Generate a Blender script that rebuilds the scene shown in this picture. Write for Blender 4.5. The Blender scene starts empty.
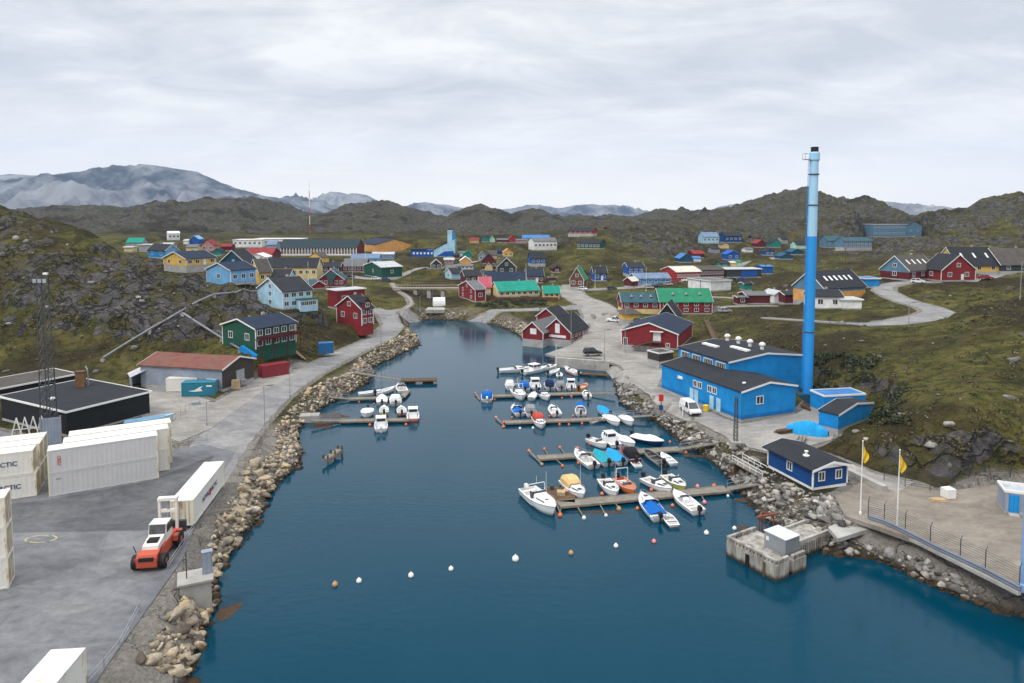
import bpy, bmesh, math, random
import numpy as np
from mathutils import Vector, Matrix
random.seed(7)
SC = bpy.context.scene
COL = SC.collection
R = math.radians
# ------------------------------------------------------------------ camera
CAMH, FPX, PITCH, PPY = 38.0, 683.0, R(4.0), 263.0
cam_d = bpy.data.cameras.new('camera'); cam = bpy.data.objects.new('camera', cam_d); COL.objects.link(cam)
cam.location = (0, 0, CAMH); cam.rotation_euler = (math.pi/2 - PITCH, 0, 0)
cam_d.sensor_width = 36.0; cam_d.lens = 36.0*FPX/1024.0
cam_d.shift_y = (PPY - 341.5)/1024.0
cam_d.clip_start = 1.0; cam_d.clip_end = 30000
SC.camera = cam
# ------------------------------------------------------------------ sky, sun, exposure
SUN_EL, SUN_AZ = 48.0, -128.0        # azimuth measured from +Y towards +X (the sun stands behind, to the left)
world = bpy.data.worlds.new('World'); SC.world = world; world.use_nodes = True
def build_world():
    nt = world.node_tree; N = nt.nodes; L = nt.links; N.clear()
    out = N.new('ShaderNodeOutputWorld'); bg = N.new('ShaderNodeBackground'); bg.inputs['Strength'].default_value = 0.1
    sky = N.new('ShaderNodeTexSky'); sky.sky_type = 'NISHITA'; sky.sun_disc = False
    sky.sun_elevation = R(SUN_EL); sky.sun_rotation = R(SUN_AZ)
    tc = N.new('ShaderNodeTexCoord'); sep = N.new('ShaderNodeSeparateXYZ'); L.new(tc.outputs['Generated'], sep.inputs[0])
    zc = N.new('ShaderNodeMath'); zc.operation = 'MAXIMUM'; zc.inputs[1].default_value = 0.0; L.new(sep.outputs['Z'], zc.inputs[0])
    za = N.new('ShaderNodeMath'); za.operation = 'ADD'; za.inputs[1].default_value = 0.20; L.new(zc.outputs[0], za.inputs[0])
    dx = N.new('ShaderNodeMath'); dx.operation = 'DIVIDE'; L.new(sep.outputs['X'], dx.inputs[0]); L.new(za.outputs[0], dx.inputs[1])
    dy = N.new('ShaderNodeMath'); dy.operation = 'DIVIDE'; L.new(sep.outputs['Y'], dy.inputs[0]); L.new(za.outputs[0], dy.inputs[1])
    cmb = N.new('ShaderNodeCombineXYZ'); L.new(dx.outputs[0], cmb.inputs[0]); L.new(dy.outputs[0], cmb.inputs[1])
    def noise(scale, detail, rough, dist, sx=1, sy=1, off=(0, 0, 0)):
        mp = N.new('ShaderNodeMapping'); mp.inputs['Scale'].default_value = (sx, sy, 1); mp.inputs['Location'].default_value = off
        L.new(cmb.outputs[0], mp.inputs[0])
        n = N.new('ShaderNodeTexNoise'); n.inputs['Scale'].default_value = scale; n.inputs['Detail'].default_value = detail
        n.inputs['Roughness'].default_value = rough; n.inputs['Distortion'].default_value = dist
        L.new(mp.outputs[0], n.inputs['Vector']); return n
    n1 = noise(0.9, 7, 0.55, 0.5, 0.8, 1.0); n2 = noise(2.6, 6, 0.6, 0.6, 0.7, 1.2, (3, 1, 0))
    mx = N.new('ShaderNodeMath'); mx.operation = 'MULTIPLY_ADD'; mx.inputs[1].default_value = 0.40
    L.new(n2.outputs[0], mx.inputs[0])
    m1 = N.new('ShaderNodeMath'); m1.operation = 'MULTIPLY'; m1.inputs[1].default_value = 0.60; L.new(n1.outputs[0], m1.inputs[0])
    L.new(m1.outputs[0], mx.inputs[2])
    rmp = N.new('ShaderNodeValToRGB'); e = rmp.color_ramp.elements
    e[0].position = 0.42; e[0].color = (6.3, 6.45, 6.7, 1)
    e[1].position = 0.585; e[1].color = (9.9, 9.7, 9.4, 1)
    e2 = rmp.color_ramp.elements.new(0.5); e2.color = (7.9, 7.9, 8.0, 1)
    L.new(mx.outputs[0], rmp.inputs[0])
    # paler, warmer cloud bank towards the horizon (a gradient over elevation)
    hz = N.new('ShaderNodeMapRange'); hz.inputs['From Min'].default_value = 0.0; hz.inputs['From Max'].default_value = 0.20
    hz.inputs['To Min'].default_value = 0.92; hz.inputs['To Max'].default_value = 0.0; hz.interpolation_type = 'SMOOTHSTEP'
    L.new(zc.outputs[0], hz.inputs[0])
    mh = N.new('ShaderNodeMix'); mh.data_type = 'RGBA'; L.new(hz.outputs[0], mh.inputs['Factor'])
    L.new(rmp.outputs[0], mh.inputs['A']); mh.inputs['B'].default_value = (13.2, 12.0, 10.7, 1)
    # an overcast sky is up to three times brighter overhead than near the horizon
    zen = N.new('ShaderNodeMapRange'); zen.interpolation_type = 'SMOOTHSTEP'
    for k, v in (('From Min', 0.58), ('From Max', 0.92), ('To Min', 1.0), ('To Max', 2.9)): zen.inputs[k].default_value = v
    L.new(zc.outputs[0], zen.inputs[0])
    mz = N.new('ShaderNodeMix'); mz.data_type = 'RGBA'; mz.blend_type = 'MULTIPLY'; mz.inputs['Factor'].default_value = 1
    L.new(mh.outputs['Result'], mz.inputs['A']); L.new(zen.outputs[0], mz.inputs['B']); mh = mz
    # overcast: the cloud sheet covers nearly all of the clear sky
    mix = N.new('ShaderNodeMix'); mix.data_type = 'RGBA'; mix.inputs['Factor'].default_value = 0.95
    L.new(sky.outputs[0], mix.inputs['A']); L.new(mh.outputs['Result'], mix.inputs['B'])
    L.new(mix.outputs['Result'], bg.inputs[0]); L.new(bg.outputs[0], out.inputs[0])
build_world()
sun_d = bpy.data.lights.new('sun', 'SUN'); sun = bpy.data.objects.new('sun', sun_d); COL.objects.link(sun)
sun_d.energy = 1.5; sun_d.angle = R(14); sun_d.color = (1.0, 0.96, 0.9)
_az, _el = R(SUN_AZ), R(SUN_EL)
_sd = Vector((math.sin(_az)*math.cos(_el), math.cos(_az)*math.cos(_el), math.sin(_el)))
sun.rotation_euler = (-_sd).to_track_quat('-Z', 'Y').to_euler(); sun.location = (-200, -200, 300)
vs = SC.view_settings; vs.view_transform = 'Standard'; vs.look = 'None'; vs.gamma = 1.0; vs.use_curve_mapping = False
vs.exposure = 0.24
SC.cycles.volume_bounces = 0; SC.cycles.max_bounces = 6; SC.cycles.diffuse_bounces = 3; SC.cycles.glossy_bounces = 3
SC.cycles.transparent_max_bounces = 8; SC.cycles.caustics_reflective = False; SC.cycles.caustics_refractive = False

# ------------------------------------------------------------------ picture measurements -> world points
_ct, _st = math.cos(PITCH), math.sin(PITCH)
def ray(px, py):
    x = (px - 512.0)/FPX; y = -(py - PPY)/FPX
    return Vector((x, _ct + y*_st, -_st + y*_ct))
def at(px, py, z):                     # the point of height z seen at that place of the photograph
    d = ray(px, py); t = (z - CAMH)/d.z
    return Vector((d.x*t, d.y*t, z))
def atY(px, py, Y):
    d = ray(px, py); t = Y/d.y
    return Vector((d.x*t, Y, CAMH + d.z*t))
def proj(P):
    dx, dy, dz = P[0], P[1], P[2] - CAMH
    f = dy*_ct - dz*_st; u = dy*_st + dz*_ct
    return 512 + FPX*dx/f, PPY - FPX*u/f
_zc_y = [235, 240, 245, 250, 255, 260, 270, 280, 290, 300, 315]
_zc_z = [19.5, 17.5, 16, 14.5, 13, 12, 10, 8, 6.5, 5.5, 4.2]
def zc(py): return float(np.interp(py, _zc_y, _zc_z))

# ------------------------------------------------------------------ numpy noise
def _hash(ix, iy, seed):
    h = (ix.astype(np.int64)*374761393 + iy.astype(np.int64)*668265263 + seed*974634777) & 0xffffffff
    h = ((h ^ (h >> 13))*1274126177) & 0xffffffff
    h = h ^ (h >> 16)
    return (h & 0xffff)/65535.0
def vnoise(x, y, seed=0):
    ix = np.floor(x); iy = np.floor(y); fx = x - ix; fy = y - iy
    fx = fx*fx*fx*(fx*(fx*6 - 15) + 10); fy = fy*fy*fy*(fy*(fy*6 - 15) + 10)
    a = _hash(ix, iy, seed); b = _hash(ix+1, iy, seed); c = _hash(ix, iy+1, seed); d = _hash(ix+1, iy+1, seed)
    return (a*(1-fx) + b*fx)*(1-fy) + (c*(1-fx) + d*fx)*fy
def fbm(x, y, oct=4, seed=0, gain=0.5, lac=2.03):
    s = 0; a = 1; t = 0
    for o in range(oct):
        s = s + a*vnoise(x, y, seed + o*17); t += a; a *= gain; x, y = x*lac*0.8 - y*lac*0.6, x*lac*0.6 + y*lac*0.8
    return s/t
def ridged(x, y, oct=4, seed=0, gain=0.5):
    s = 0; a = 1; t = 0
    for o in range(oct):
        n = 1 - np.abs(2*vnoise(x, y, seed + o*31) - 1); s = s + a*n*n; t += a; a *= gain
        x, y = (x*0.8 - y*0.6)*2.07, (x*0.6 + y*0.8)*2.07
    return s/t
def smooth(a, b, x):
    t = np.clip((x - a)/(b - a), 0, 1); return t*t*(3 - 2*t)

# ------------------------------------------------------------------ materials
MATS = {}
def nodes_of(m):
    m.use_nodes = True; nt = m.node_tree; b = nt.nodes.get('Principled BSDF'); return nt, nt.nodes, nt.links, b
def mat(key, col, rough=0.6, var=0.15, scale=0.6, planks=0.0, pdir=0, bump=0.0, metal=0.0, spec=0.3, dirt=0.0, dirtcol=(0.2, 0.12, 0.06)):
    """painted / weathered surface: mottled colour, optional boards or corrugation as bump, optional rust or dirt patches"""
    if key in MATS: return MATS[key]
    m = bpy.data.materials.new(key); nt, N, L, b = nodes_of(m)
    b.inputs['Roughness'].default_value = rough; b.inputs['Metallic'].default_value = metal
    b.inputs['Specular IOR Level'].default_value = spec
    tc = N.new('ShaderNodeTexCoord')
    n = N.new('ShaderNodeTexNoise'); n.inputs['Scale'].default_value = scale; n.inputs['Detail'].default_value = 6; n.inputs['Roughness'].default_value = 0.65
    L.new(tc.outputs['Object'], n.inputs['Vector'])
    mr = N.new('ShaderNodeMapRange'); mr.inputs['From Min'].default_value = 0.3; mr.inputs['From Max'].default_value = 0.7
    mr.inputs['To Min'].default_value = 1 - var; mr.inputs['To Max'].default_value = 1 + var; L.new(n.outputs[0], mr.inputs[0])
    mul = N.new('ShaderNodeMix'); mul.data_type = 'RGBA'; mul.blend_type = 'MULTIPLY'; mul.inputs['Factor'].default_value = 1
    mul.inputs['A'].default_value = (*col, 1); L.new(mr.outputs[0], mul.inputs['B'])
    cur = mul.outputs['Result']
    if dirt > 0:
        n2 = N.new('ShaderNodeTexNoise'); n2.inputs['Scale'].default_value = scale*1.7; n2.inputs['Detail'].default_value = 8; n2.inputs['Roughness'].default_value = 0.7
        mp = N.new('ShaderNodeMapping'); mp.inputs['Scale'].default_value = (1, 1, 0.35); mp.inputs['Location'].default_value = (5, 3, 1)
        L.new(tc.outputs['Object'], mp.inputs[0]); L.new(mp.outputs[0], n2.inputs['Vector'])
        m2 = N.new('ShaderNodeMapRange'); m2.inputs['From Min'].default_value = 0.72 - dirt*0.4; m2.inputs['From Max'].default_value = 0.80 - dirt*0.25
        L.new(n2.outputs[0], m2.inputs[0])
        mx = N.new('ShaderNodeMix'); mx.data_type = 'RGBA'; L.new(m2.outputs[0], mx.inputs['Factor']); L.new(cur, mx.inputs['A']); mx.inputs['B'].default_value = (*dirtcol, 1)
        cur = mx.outputs['Result']
    hgt = None
    if planks > 0:
        w = N.new('ShaderNodeTexWave'); w.wave_type = 'BANDS'; w.bands_direction = 'XYZ'[pdir] if pdir < 3 else 'DIAGONAL'
        w.wave_profile = 'SAW'; w.inputs['Scale'].default_value = planks
        wm = N.new('ShaderNodeMapping'); wm.inputs['Scale'].default_value = (1, 1, 0) if pdir == 3 else (1, 1, 1)
        L.new(tc.outputs['Object'], wm.inputs[0]); L.new(wm.outputs[0], w.inputs['Vector']); hgt = w.outputs['Fac']
        wr = N.new('ShaderNodeMapRange'); wr.inputs['From Min'].default_value = 0.0; wr.inputs['From Max'].default_value = 0.25; wr.inputs['To Min'].default_value = 0.72; L.new(hgt, wr.inputs[0])   # shade lines of the board grooves, put into the colour
        wx = N.new('ShaderNodeMix'); wx.data_type = 'RGBA'; wx.blend_type = 'MULTIPLY'; wx.inputs['Factor'].default_value = 1; L.new(cur, wx.inputs['A']); L.new(wr.outputs[0], wx.inputs['B']); cur = wx.outputs['Result']
    L.new(cur, b.inputs['Base Color'])
    if hgt is not None or bump > 0:
        bp = N.new('ShaderNodeBump'); bp.inputs['Strength'].default_value = 0.5 if hgt is not None else bump; bp.inputs['Distance'].default_value = 0.04
        L.new(hgt if hgt is not None else n.outputs[0], bp.inputs['Height']); L.new(bp.outputs[0], b.inputs['Normal'])
    MATS[key] = m; return m
def glass(key='glass', col=(0.02, 0.025, 0.03)):
    if key in MATS: return MATS[key]
    m = bpy.data.materials.new(key); nt, N, L, b = nodes_of(m)
    b.inputs['Base Color'].default_value = (*col, 1); b.inputs['Roughness'].default_value = 0.08; b.inputs['Specular IOR Level'].default_value = 0.6
    tc = N.new('ShaderNodeTexCoord'); n = N.new('ShaderNodeTexNoise'); n.inputs['Scale'].default_value = 2; L.new(tc.outputs['Object'], n.inputs['Vector'])
    r = N.new('ShaderNodeValToRGB'); r.color_ramp.elements[0].position = 0.35; r.color_ramp.elements[1].position = 0.7
    r.color_ramp.elements[0].color = (*col, 1); r.color_ramp.elements[1].color = (*(c*2.5 for c in col), 1)
    L.new(n.outputs[0], r.inputs[0]); L.new(r.outputs[0], b.inputs['Base Color'])
    MATS[key] = m; return m

# ------------------------------------------------------------------ mesh builder
class MB:
    def __init__(s): s.v = []; s.f = []
    def add(s, vs, fs):
        o = len(s.v); s.v += [tuple(v) for v in vs]; s.f += [tuple(i + o for i in f) for f in fs]; return s
    def box(s, x0, x1, y0, y1, z0, z1):
        return s.add([(x0,y0,z0),(x1,y0,z0),(x1,y1,z0),(x0,y1,z0),(x0,y0,z1),(x1,y0,z1),(x1,y1,z1),(x0,y1,z1)],
              [(0,3,2,1),(4,5,6,7),(0,1,5,4),(1,2,6,5),(2,3,7,6),(3,0,4,7)])
    def bar(s, p, q, w, h=None, up=(0, 0, 1)):            # a rectangular bar from p to q
        h = h or w; p = Vector(p); q = Vector(q); d = (q - p).normalized(); u = Vector(up)
        if abs(d.dot(u)) > 0.98: u = Vector((0, 1, 0))
        sx = d.cross(u).normalized()*(w/2); sz = sx.cross(d).normalized()*(h/2)
        vs = [p-sx-sz, p+sx-sz, p+sx+sz, p-sx+sz, q-sx-sz, q+sx-sz, q+sx+sz, q-sx+sz]
        return s.add(vs, [(0,3,2,1),(4,5,6,7),(0,1,5,4),(1,2,6,5),(2,3,7,6),(3,0,4,7)])
    def tube(s, p, q, r0, r1=None, n=8, caps=True):
        r1 = r0 if r1 is None else r1; p = Vector(p); q = Vector(q); d = (q - p).normalized()
        u = Vector((0, 0, 1)) if abs(d.z) < 0.95 else Vector((1, 0, 0))
        a = d.cross(u).normalized(); b = d.cross(a)
        vs = []
        for c, r in ((p, r0), (q, r1)):
            for k in range(n):
                t = 2*math.pi*k/n; vs.append(c + a*(r*math.cos(t)) + b*(r*math.sin(t)))
        fs = [(k, n+k, n+(k+1) % n, (k+1) % n) for k in range(n)]
        if caps: fs += [tuple(range(n)), tuple(range(2*n-1, n-1, -1))]
        return s.add(vs, fs)
    def path(s, pts, r, n=6):
        for a, b in zip(pts, pts[1:]): s.tube(a, b, r, r, n)
        return s
    def lathe(s, prof, c=(0, 0, 0), n=14):               # profile of (radius, z)
        vs = []; fs = []
        for r, z in prof:
            for k in range(n):
                t = 2*math.pi*k/n; vs.append((c[0] + r*math.cos(t), c[1] + r*math.sin(t), c[2] + z))
        for j in range(len(prof)-1):
            for k in range(n): fs.append((j*n+k, j*n+(k+1) % n, (j+1)*n+(k+1) % n, (j+1)*n+k))
        fs += [tuple(range(n-1, -1, -1)), tuple(range((len(prof)-1)*n, len(prof)*n))]
        return s.add(vs, fs)
    def prism(s, poly, z0, z1):                           # polygon (counter-clockwise) extruded upwards
        n = len(poly); vs = [(p[0], p[1], z0) for p in poly] + [(p[0], p[1], z1) for p in poly]
        return s.add(vs, [tuple(range(n-1, -1, -1)), tuple(range(n, 2*n))] + [(k, (k+1) % n, n+(k+1) % n, n+k) for k in range(n)])
    def extr(s, prof, axis, a, b):                        # 2-D profile swept along x (axis 0: prof=(y,z)) or y (axis 1: prof=(x,z))
        n = len(prof)
        f = (lambda p, t: (t, p[0], p[1])) if axis == 0 else (lambda p, t: (p[0], t, p[1]))
        vs = [f(p, a) for p in prof] + [f(p, b) for p in prof]
        return s.add(vs, [tuple(range(n)), tuple(range(2*n-1, n-1, -1))] + [(k, n+k, n+(k+1) % n, (k+1) % n) for k in range(n)])
    def loft(s, rings, closed=True, caps=True):
        n = len(rings[0]); vs = [p for r in rings for p in r]; fs = []
        for j in range(len(rings)-1):
            for k in range(n if closed else n-1): fs.append((j*n+k, j*n+(k+1) % n, (j+1)*n+(k+1) % n, (j+1)*n+k))
        if caps: fs += [tuple(range(n-1, -1, -1)), tuple(range((len(rings)-1)*n, len(rings)*n))]
        return s.add(vs, fs)
    def mesh(s, name, fix=True):
        me = bpy.data.meshes.new(name); me.from_pydata(s.v, [], s.f); me.update()
        if fix:
            bm = bmesh.new(); bm.from_mesh(me); bmesh.ops.recalc_face_normals(bm, faces=bm.faces); bm.to_mesh(me); bm.free()
        return me
    def build(s, name, m=None, parent=None, smooth=False, loc=None, rz=None, fix=True):
        me = s.mesh(name, fix)
        if smooth:
            me.polygons.foreach_set('use_smooth', [True]*len(me.polygons))
        return link(name, me, m, parent, loc, rz)
def link(name, me, m=None, parent=None, loc=None, rz=None):
    o = bpy.data.objects.new(name, me); COL.objects.link(o)
    if m is not None:
        if len(me.materials) == 0: me.materials.append(m)
    if parent is not None: o.parent = parent
    if loc is not None: o.location = loc
    if rz is not None: o.rotation_euler = (0, 0, rz)
    return o
def tag(o, label, cat, group=None, kind=None):
    if label: o['label'] = label
    if cat: o['category'] = cat
    if group: o['group'] = group
    if kind: o['kind'] = kind
    return o
def thing(name, label, cat, loc, rz=0, group=None):
    o = bpy.data.objects.new(name, None); COL.objects.link(o); o.location = loc; o.rotation_euler = (0, 0, rz)
    o.empty_display_size = 0.5
    return tag(o, label, cat, group)
def copy_tree(o, parent=None):
    c = o.copy(); COL.objects.link(c)
    if parent is not None: c.parent = parent
    for ch in list(o.children): copy_tree(ch, c)
    return c

# palette (real-world base colours)
def wallmat(key, col): return mat('wall_'+key, col, 0.7, 0.20, 0.45, planks=1.6, pdir=3, dirt=0.12, dirtcol=tuple(c*0.45+0.05 for c in col))
def roofmat(key, col, dirt=0.0, dc=(0.1, 0.06, 0.04), spec=0.2): return mat('roof_'+key, col, 0.8, 0.22, 0.45, bump=0.3, spec=spec, dirt=dirt, dirtcol=dc)
W = {k: wallmat(k, c) for k, c in dict(
    red=(0.205, 0.018, 0.022), maroon=(0.105, 0.013, 0.017), brightred=(0.34, 0.03, 0.025), blue=(0.006, 0.225, 0.56), royal=(0.008, 0.085, 0.36), navy=(0.005, 0.055, 0.21),
    lightblue=(0.36, 0.58, 0.72), sky=(0.17, 0.40, 0.68), white=(0.74, 0.75, 0.76), yellow=(0.66, 0.43, 0.09), cream=(0.66, 0.53, 0.26), orange=(0.66, 0.34, 0.11),
    green=(0.012, 0.075, 0.05), darkteal=(0.012, 0.07, 0.125), black=(0.012, 0.013, 0.015), grey=(0.32, 0.33, 0.35), bluegrey=(0.10, 0.20, 0.30), teal=(0.02, 0.20, 0.17),
    pink=(0.45, 0.25, 0.24), mint=(0.40, 0.62, 0.50), darkgrey=(0.035, 0.045, 0.05), brown=(0.14, 0.055, 0.03), wood=(0.05, 0.04, 0.035), slate=(0.25, 0.29, 0.36)).items()}
RF = {k: roofmat(k, *c) for k, c in dict(
    dark=((0.022, 0.025, 0.03),), navy=((0.016, 0.026, 0.05),), grey=((0.13, 0.135, 0.14), 0.3, (0.07, 0.07, 0.07)), teal=((0.012, 0.225, 0.165),), green=((0.022, 0.185, 0.10),),
    slateteal=((0.035, 0.085, 0.105),), white=((0.68, 0.69, 0.70),), cream=((0.55, 0.52, 0.45), 0.3, (0.3, 0.25, 0.18)), red=((0.22, 0.03, 0.03),), blue=((0.05, 0.17, 0.40),), brown=((0.075, 0.068, 0.062),),
    bluegrey=((0.14, 0.20, 0.30),), pink=((0.42, 0.10, 0.13),), rust=((0.175, 0.048, 0.045), 0.85, (0.15, 0.085, 0.06)), palegrey=((0.42, 0.44, 0.46), 0.4, (0.25, 0.24, 0.22))).items()}
M = dict(
    trim=mat('white_trim', (0.72, 0.72, 0.71), 0.5, 0.06), concrete=mat('concrete', (0.33, 0.32, 0.30), 0.85, 0.25, 0.4, bump=0.3, dirt=0.35, dirtcol=(0.14, 0.12, 0.10)),
    steel=mat('galvanised_steel', (0.30, 0.32, 0.34), 0.5, 0.2, 1.0, metal=0.3), darksteel=mat('dark_steel', (0.05, 0.055, 0.06), 0.5, 0.2, 1.0),
    wood=mat('grey_timber', (0.20, 0.18, 0.15), 0.85, 0.3, 1.2, planks=1.5, pdir=0), freshwood=mat('pale_timber', (0.40, 0.30, 0.18), 0.8, 0.25, 1.2), browntimber=mat('brown_timber', (0.10, 0.06, 0.035), 0.8, 0.3, 1.2),
    black=mat('black_rubber', (0.012, 0.012, 0.013), 0.6, 0.2), gel=mat('white_gelcoat', (0.76, 0.77, 0.78), 0.25, 0.05, spec=0.5), foundation=mat('foundation', (0.36, 0.36, 0.36), 0.9, 0.2, 0.5),
    glass=glass(), yellow=mat('yellow_plastic', (0.75, 0.50, 0.03), 0.45, 0.08), orange=mat('orange_plastic', (0.75, 0.17, 0.05), 0.45, 0.1), whitebuoy=mat('white_plastic', (0.75, 0.74, 0.70), 0.4, 0.08),
    redpaint=mat('red_paint', (0.55, 0.03, 0.02), 0.4, 0.1, dirt=0.2), )
# ------------------------------------------------------------------ shoreline, yards, roads (measured), house table comes from p3
_SHORE_PX = [(187,683),(197,650),(211,605),(217,575),(226,560),(241,540),(256,522),(266,500),(276,484),(297,468),(303,452),(296,440),(299,428),(312,415),(327,405),
 (345,396),(366,384),(374,374),(371,368),(386,361),(405,352),(419,345),(416,336),(407,329),(409,323),(430,319.5),(455,320),(480,322),(498,326),(512,331),(520,336),(524,340.5),(545,343),(568,344.5),(569,348),(557,354),
 (556,362),(598,363),(606,370),(613,379),(617,393),(621,404),(640,414),(654,421),(668,431),(683,444),(702,455),(722,470),(737,486),(750,503),(764,518),(786,534),(815,549),(845,556),(880,561),(910,575),(945,592),(981,606),(1024,618)]
SHORE = [at(x, y, 0).xy for x, y in _SHORE_PX]
SHORE_VIS = list(SHORE)
SHORE += [Vector(p) for p in ((62, 58), (90, 44), (140, 30), (420, 10), (420, -220), (-60, -220), (-27, -40), (-24, 20), (-24.5, 42))]
SHORE = np.array([(p[0], p[1]) for p in SHORE])
def polydist(X, Y, P):                 # signed distance: positive outside the polygon
    sh = X.shape; X = X.ravel(); Y = Y.ravel(); best = np.full(X.shape, 1e18); inside = np.zeros(X.shape, bool)
    n = len(P)
    for i in range(n):
        ax, ay = P[i]; bx, by = P[(i+1) % n]; ex, ey = bx-ax, by-ay
        t = np.clip(((X-ax)*ex + (Y-ay)*ey)/(ex*ex + ey*ey + 1e-9), 0, 1)
        best = np.minimum(best, (X-ax-t*ex)**2 + (Y-ay-t*ey)**2)
        if ay != by:
            c = ((ay > Y) != (by > Y)) & (X < (bx-ax)*(Y-ay)/(by-ay) + ax); inside ^= c
    d = np.sqrt(best); return np.where(inside, -d, d).reshape(sh)
def linedist(X, Y, P, Z, Wd):          # distance to a polyline, with height and half width there
    best = np.full(X.shape, 1e18); zz = np.zeros(X.shape); ww = np.zeros(X.shape)
    for i in range(len(P)-1):
        ax, ay = P[i]; bx, by = P[i+1]; ex, ey = bx-ax, by-ay
        t = np.clip(((X-ax)*ex + (Y-ay)*ey)/(ex*ex + ey*ey + 1e-9), 0, 1)
        d = (X-ax-t*ex)**2 + (Y-ay-t*ey)**2; m = d < best
        best = np.where(m, d, best); zz = np.where(m, Z[i] + t*(Z[i+1]-Z[i]), zz); ww = np.where(m, Wd[i] + t*(Wd[i+1]-Wd[i]), ww)
    return np.sqrt(best), zz, ww
# roads: (kind, [(px, py, z, half width)])
ROADS = [
 ('shore_road', 'asphalt', [(118,560,3,5),(175,500,3,5),(205,462,3,4.6),(232,432,3,4.2),(268,398,3,3.9),(305,374,3,3.7),(345,354,3,3.6),(380,338,3,3.4),(393,325,3.2,3.2),(386,314,3.5,3.2),(372,309,3.8,3)]),
 ('head_road', 'asphalt', [(376,311,3.7,2.6),(410,311.5,3.8,2.5),(450,311,4,2.5),(490,310.5,4.2,2.5),(530,309.5,4.2,2.8),(565,308,4.2,4),(592,307,4.2,5)]),
 ('junction_road', 'gravel', [(600,350,2.35,5.5),(603,340,2.5,6),(606,326,3.2,7),(603,314,3.9,7),(592,304,4.6,6),(576,297,5.3,5),(570,290,6,4),(568,285,6.8,2.2)]),
 ('town_road', 'asphalt', [(572,290.5,6,3),(600,289,6.5,3),(630,287.5,6.8,3),(660,284,7.4,3.4),(690,278,8.4,3.4),(720,270,10,3),(745,263,11.3,2.6),(775,258,12.4,2.4),(790,256.5,12.7,2)]),
 ('quay_road', 'gravel', [(606,349,2.4,4),(619,360,3,3.4),(634,374,3.2,2.8),(651,387,3.2,2.6),(673,401,3.2,2.6),(699,414,3.2,2.7),(731,429,3.2,3.2),(764,443,3.3,3.4),(797,451,3.4,2.6),(830,462,3.4,2.2),(868,477,3.3,2),(905,488,3.3,3)]),
 ('hill_road', 'asphalt', [(770,318,9.6,1.6),(800,320,10.6,1.6),(835,322.5,11.6,1.7),(868,324,12.4,2.4),(900,321.5,13,3.4),(928,317,13.4,3.6),(938,312,13.6,3.4),(926,306.5,13.9,3.2),(908,302,14.2,3),(895,297,14.6,2.8),(884,291,15,2.8),(885,286,15.4,2.7),(904,282.5,15.7,2.5),(932,281.8,15.8,2.2)]),
 ('plateau_road', 'asphalt', [(974,282,15.9,1.8),(990,277.5,16.4,2),(1010,271.5,17,2.2),(1050,266,17.5,2.2)]),
 ('green_lane', 'gravel', [(706,296.5,6.5,1.5),(735,298,7,1.3),(770,302.5,8,1.3)]),
 ('field_lane', 'gravel', [(716,306.5,6.2,1.5),(745,306,7,1.4),(772,305.5,8,1.4)]),
 ('school_road', 'gravel', [(793,262,11.6,1.6),(818,256,12.8,1.6),(838,250.5,14.2,1.8),(870,244,16.2,2),(900,238,18.2,2)]),
 ('field_path', 'gravel', [(400,312,4,0.5),(411,304,5,0.5),(408,297,5.8,0.5),(397,290,6.5,0.5),(392,283,7.4,0.6)]),
 ('town_lane', 'gravel', [(345,276,8.8,3),(372,279,8.2,3.5),(392,279,8.2,2),(420,268,10.4,1.3),(440,267.5,10.5,1.2),(470,262.5,11.5,1.6),(500,258,12.4,1.6)]),
]
# flat ground: (name, material, z, polygon in photo pixels on that height, blend metres)
def P3(l, z): return [tuple(at(x, y, z).xy) for x, y in l]
YARDS = [
 ('container_yard', 'yard', 3.0, P3([(-260,400),(-120,400),(60,446),(170,440),(205,445),(236,452),(205,500),(182,560),(150,605),(105,668),(60,740),(-300,900)], 3.0), 5),
 ('harbour_yard', 'sand', 3.3, P3([(835,497),(862,482),(905,484),(945,492),(1000,484),(1040,488),(1200,560),(1180,640),(1040,594),(980,568),(930,545),(880,527),(845,516)], 3.3), 2.5),
 ('gravel_yard', 'gravel', 2.3, P3([(545,354),(572,345),(592,331),(600,318),(622,320),(622,349),(650,352),(664,372),(655,392),(640,385),(622,366),(598,358.5),(557,356.5)], 2.3), 2.0),
 ('works_yard', 'gravel', 3.4, P3([(742,424),(796,414),(812,404),(838,424),(832,440),(800,448),(770,440)], 3.4), 2),
 ('shed_yard', 'gravel', 3.4, P3([(150,432),(128,392),(165,386),(215,402),(262,376),(300,362),(312,366),(262,392),(212,428),(180,442)], 3.4), 3),
]
# ground control points: (px, py, z) seen on the surface, or (px, py, None, Y) at a distance
CTRL = []
def cz(*l):
    for x, y, z in l: CTRL.append(tuple(at(x, y, z)))
def cy(*l):
    for x, y, Y in l: CTRL.append(tuple(atY(x, y, Y)))
cz((130,400,3.4),(160,405,3.4),(250,400,3.2),(300,365,4),(330,356,3.6))
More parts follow.
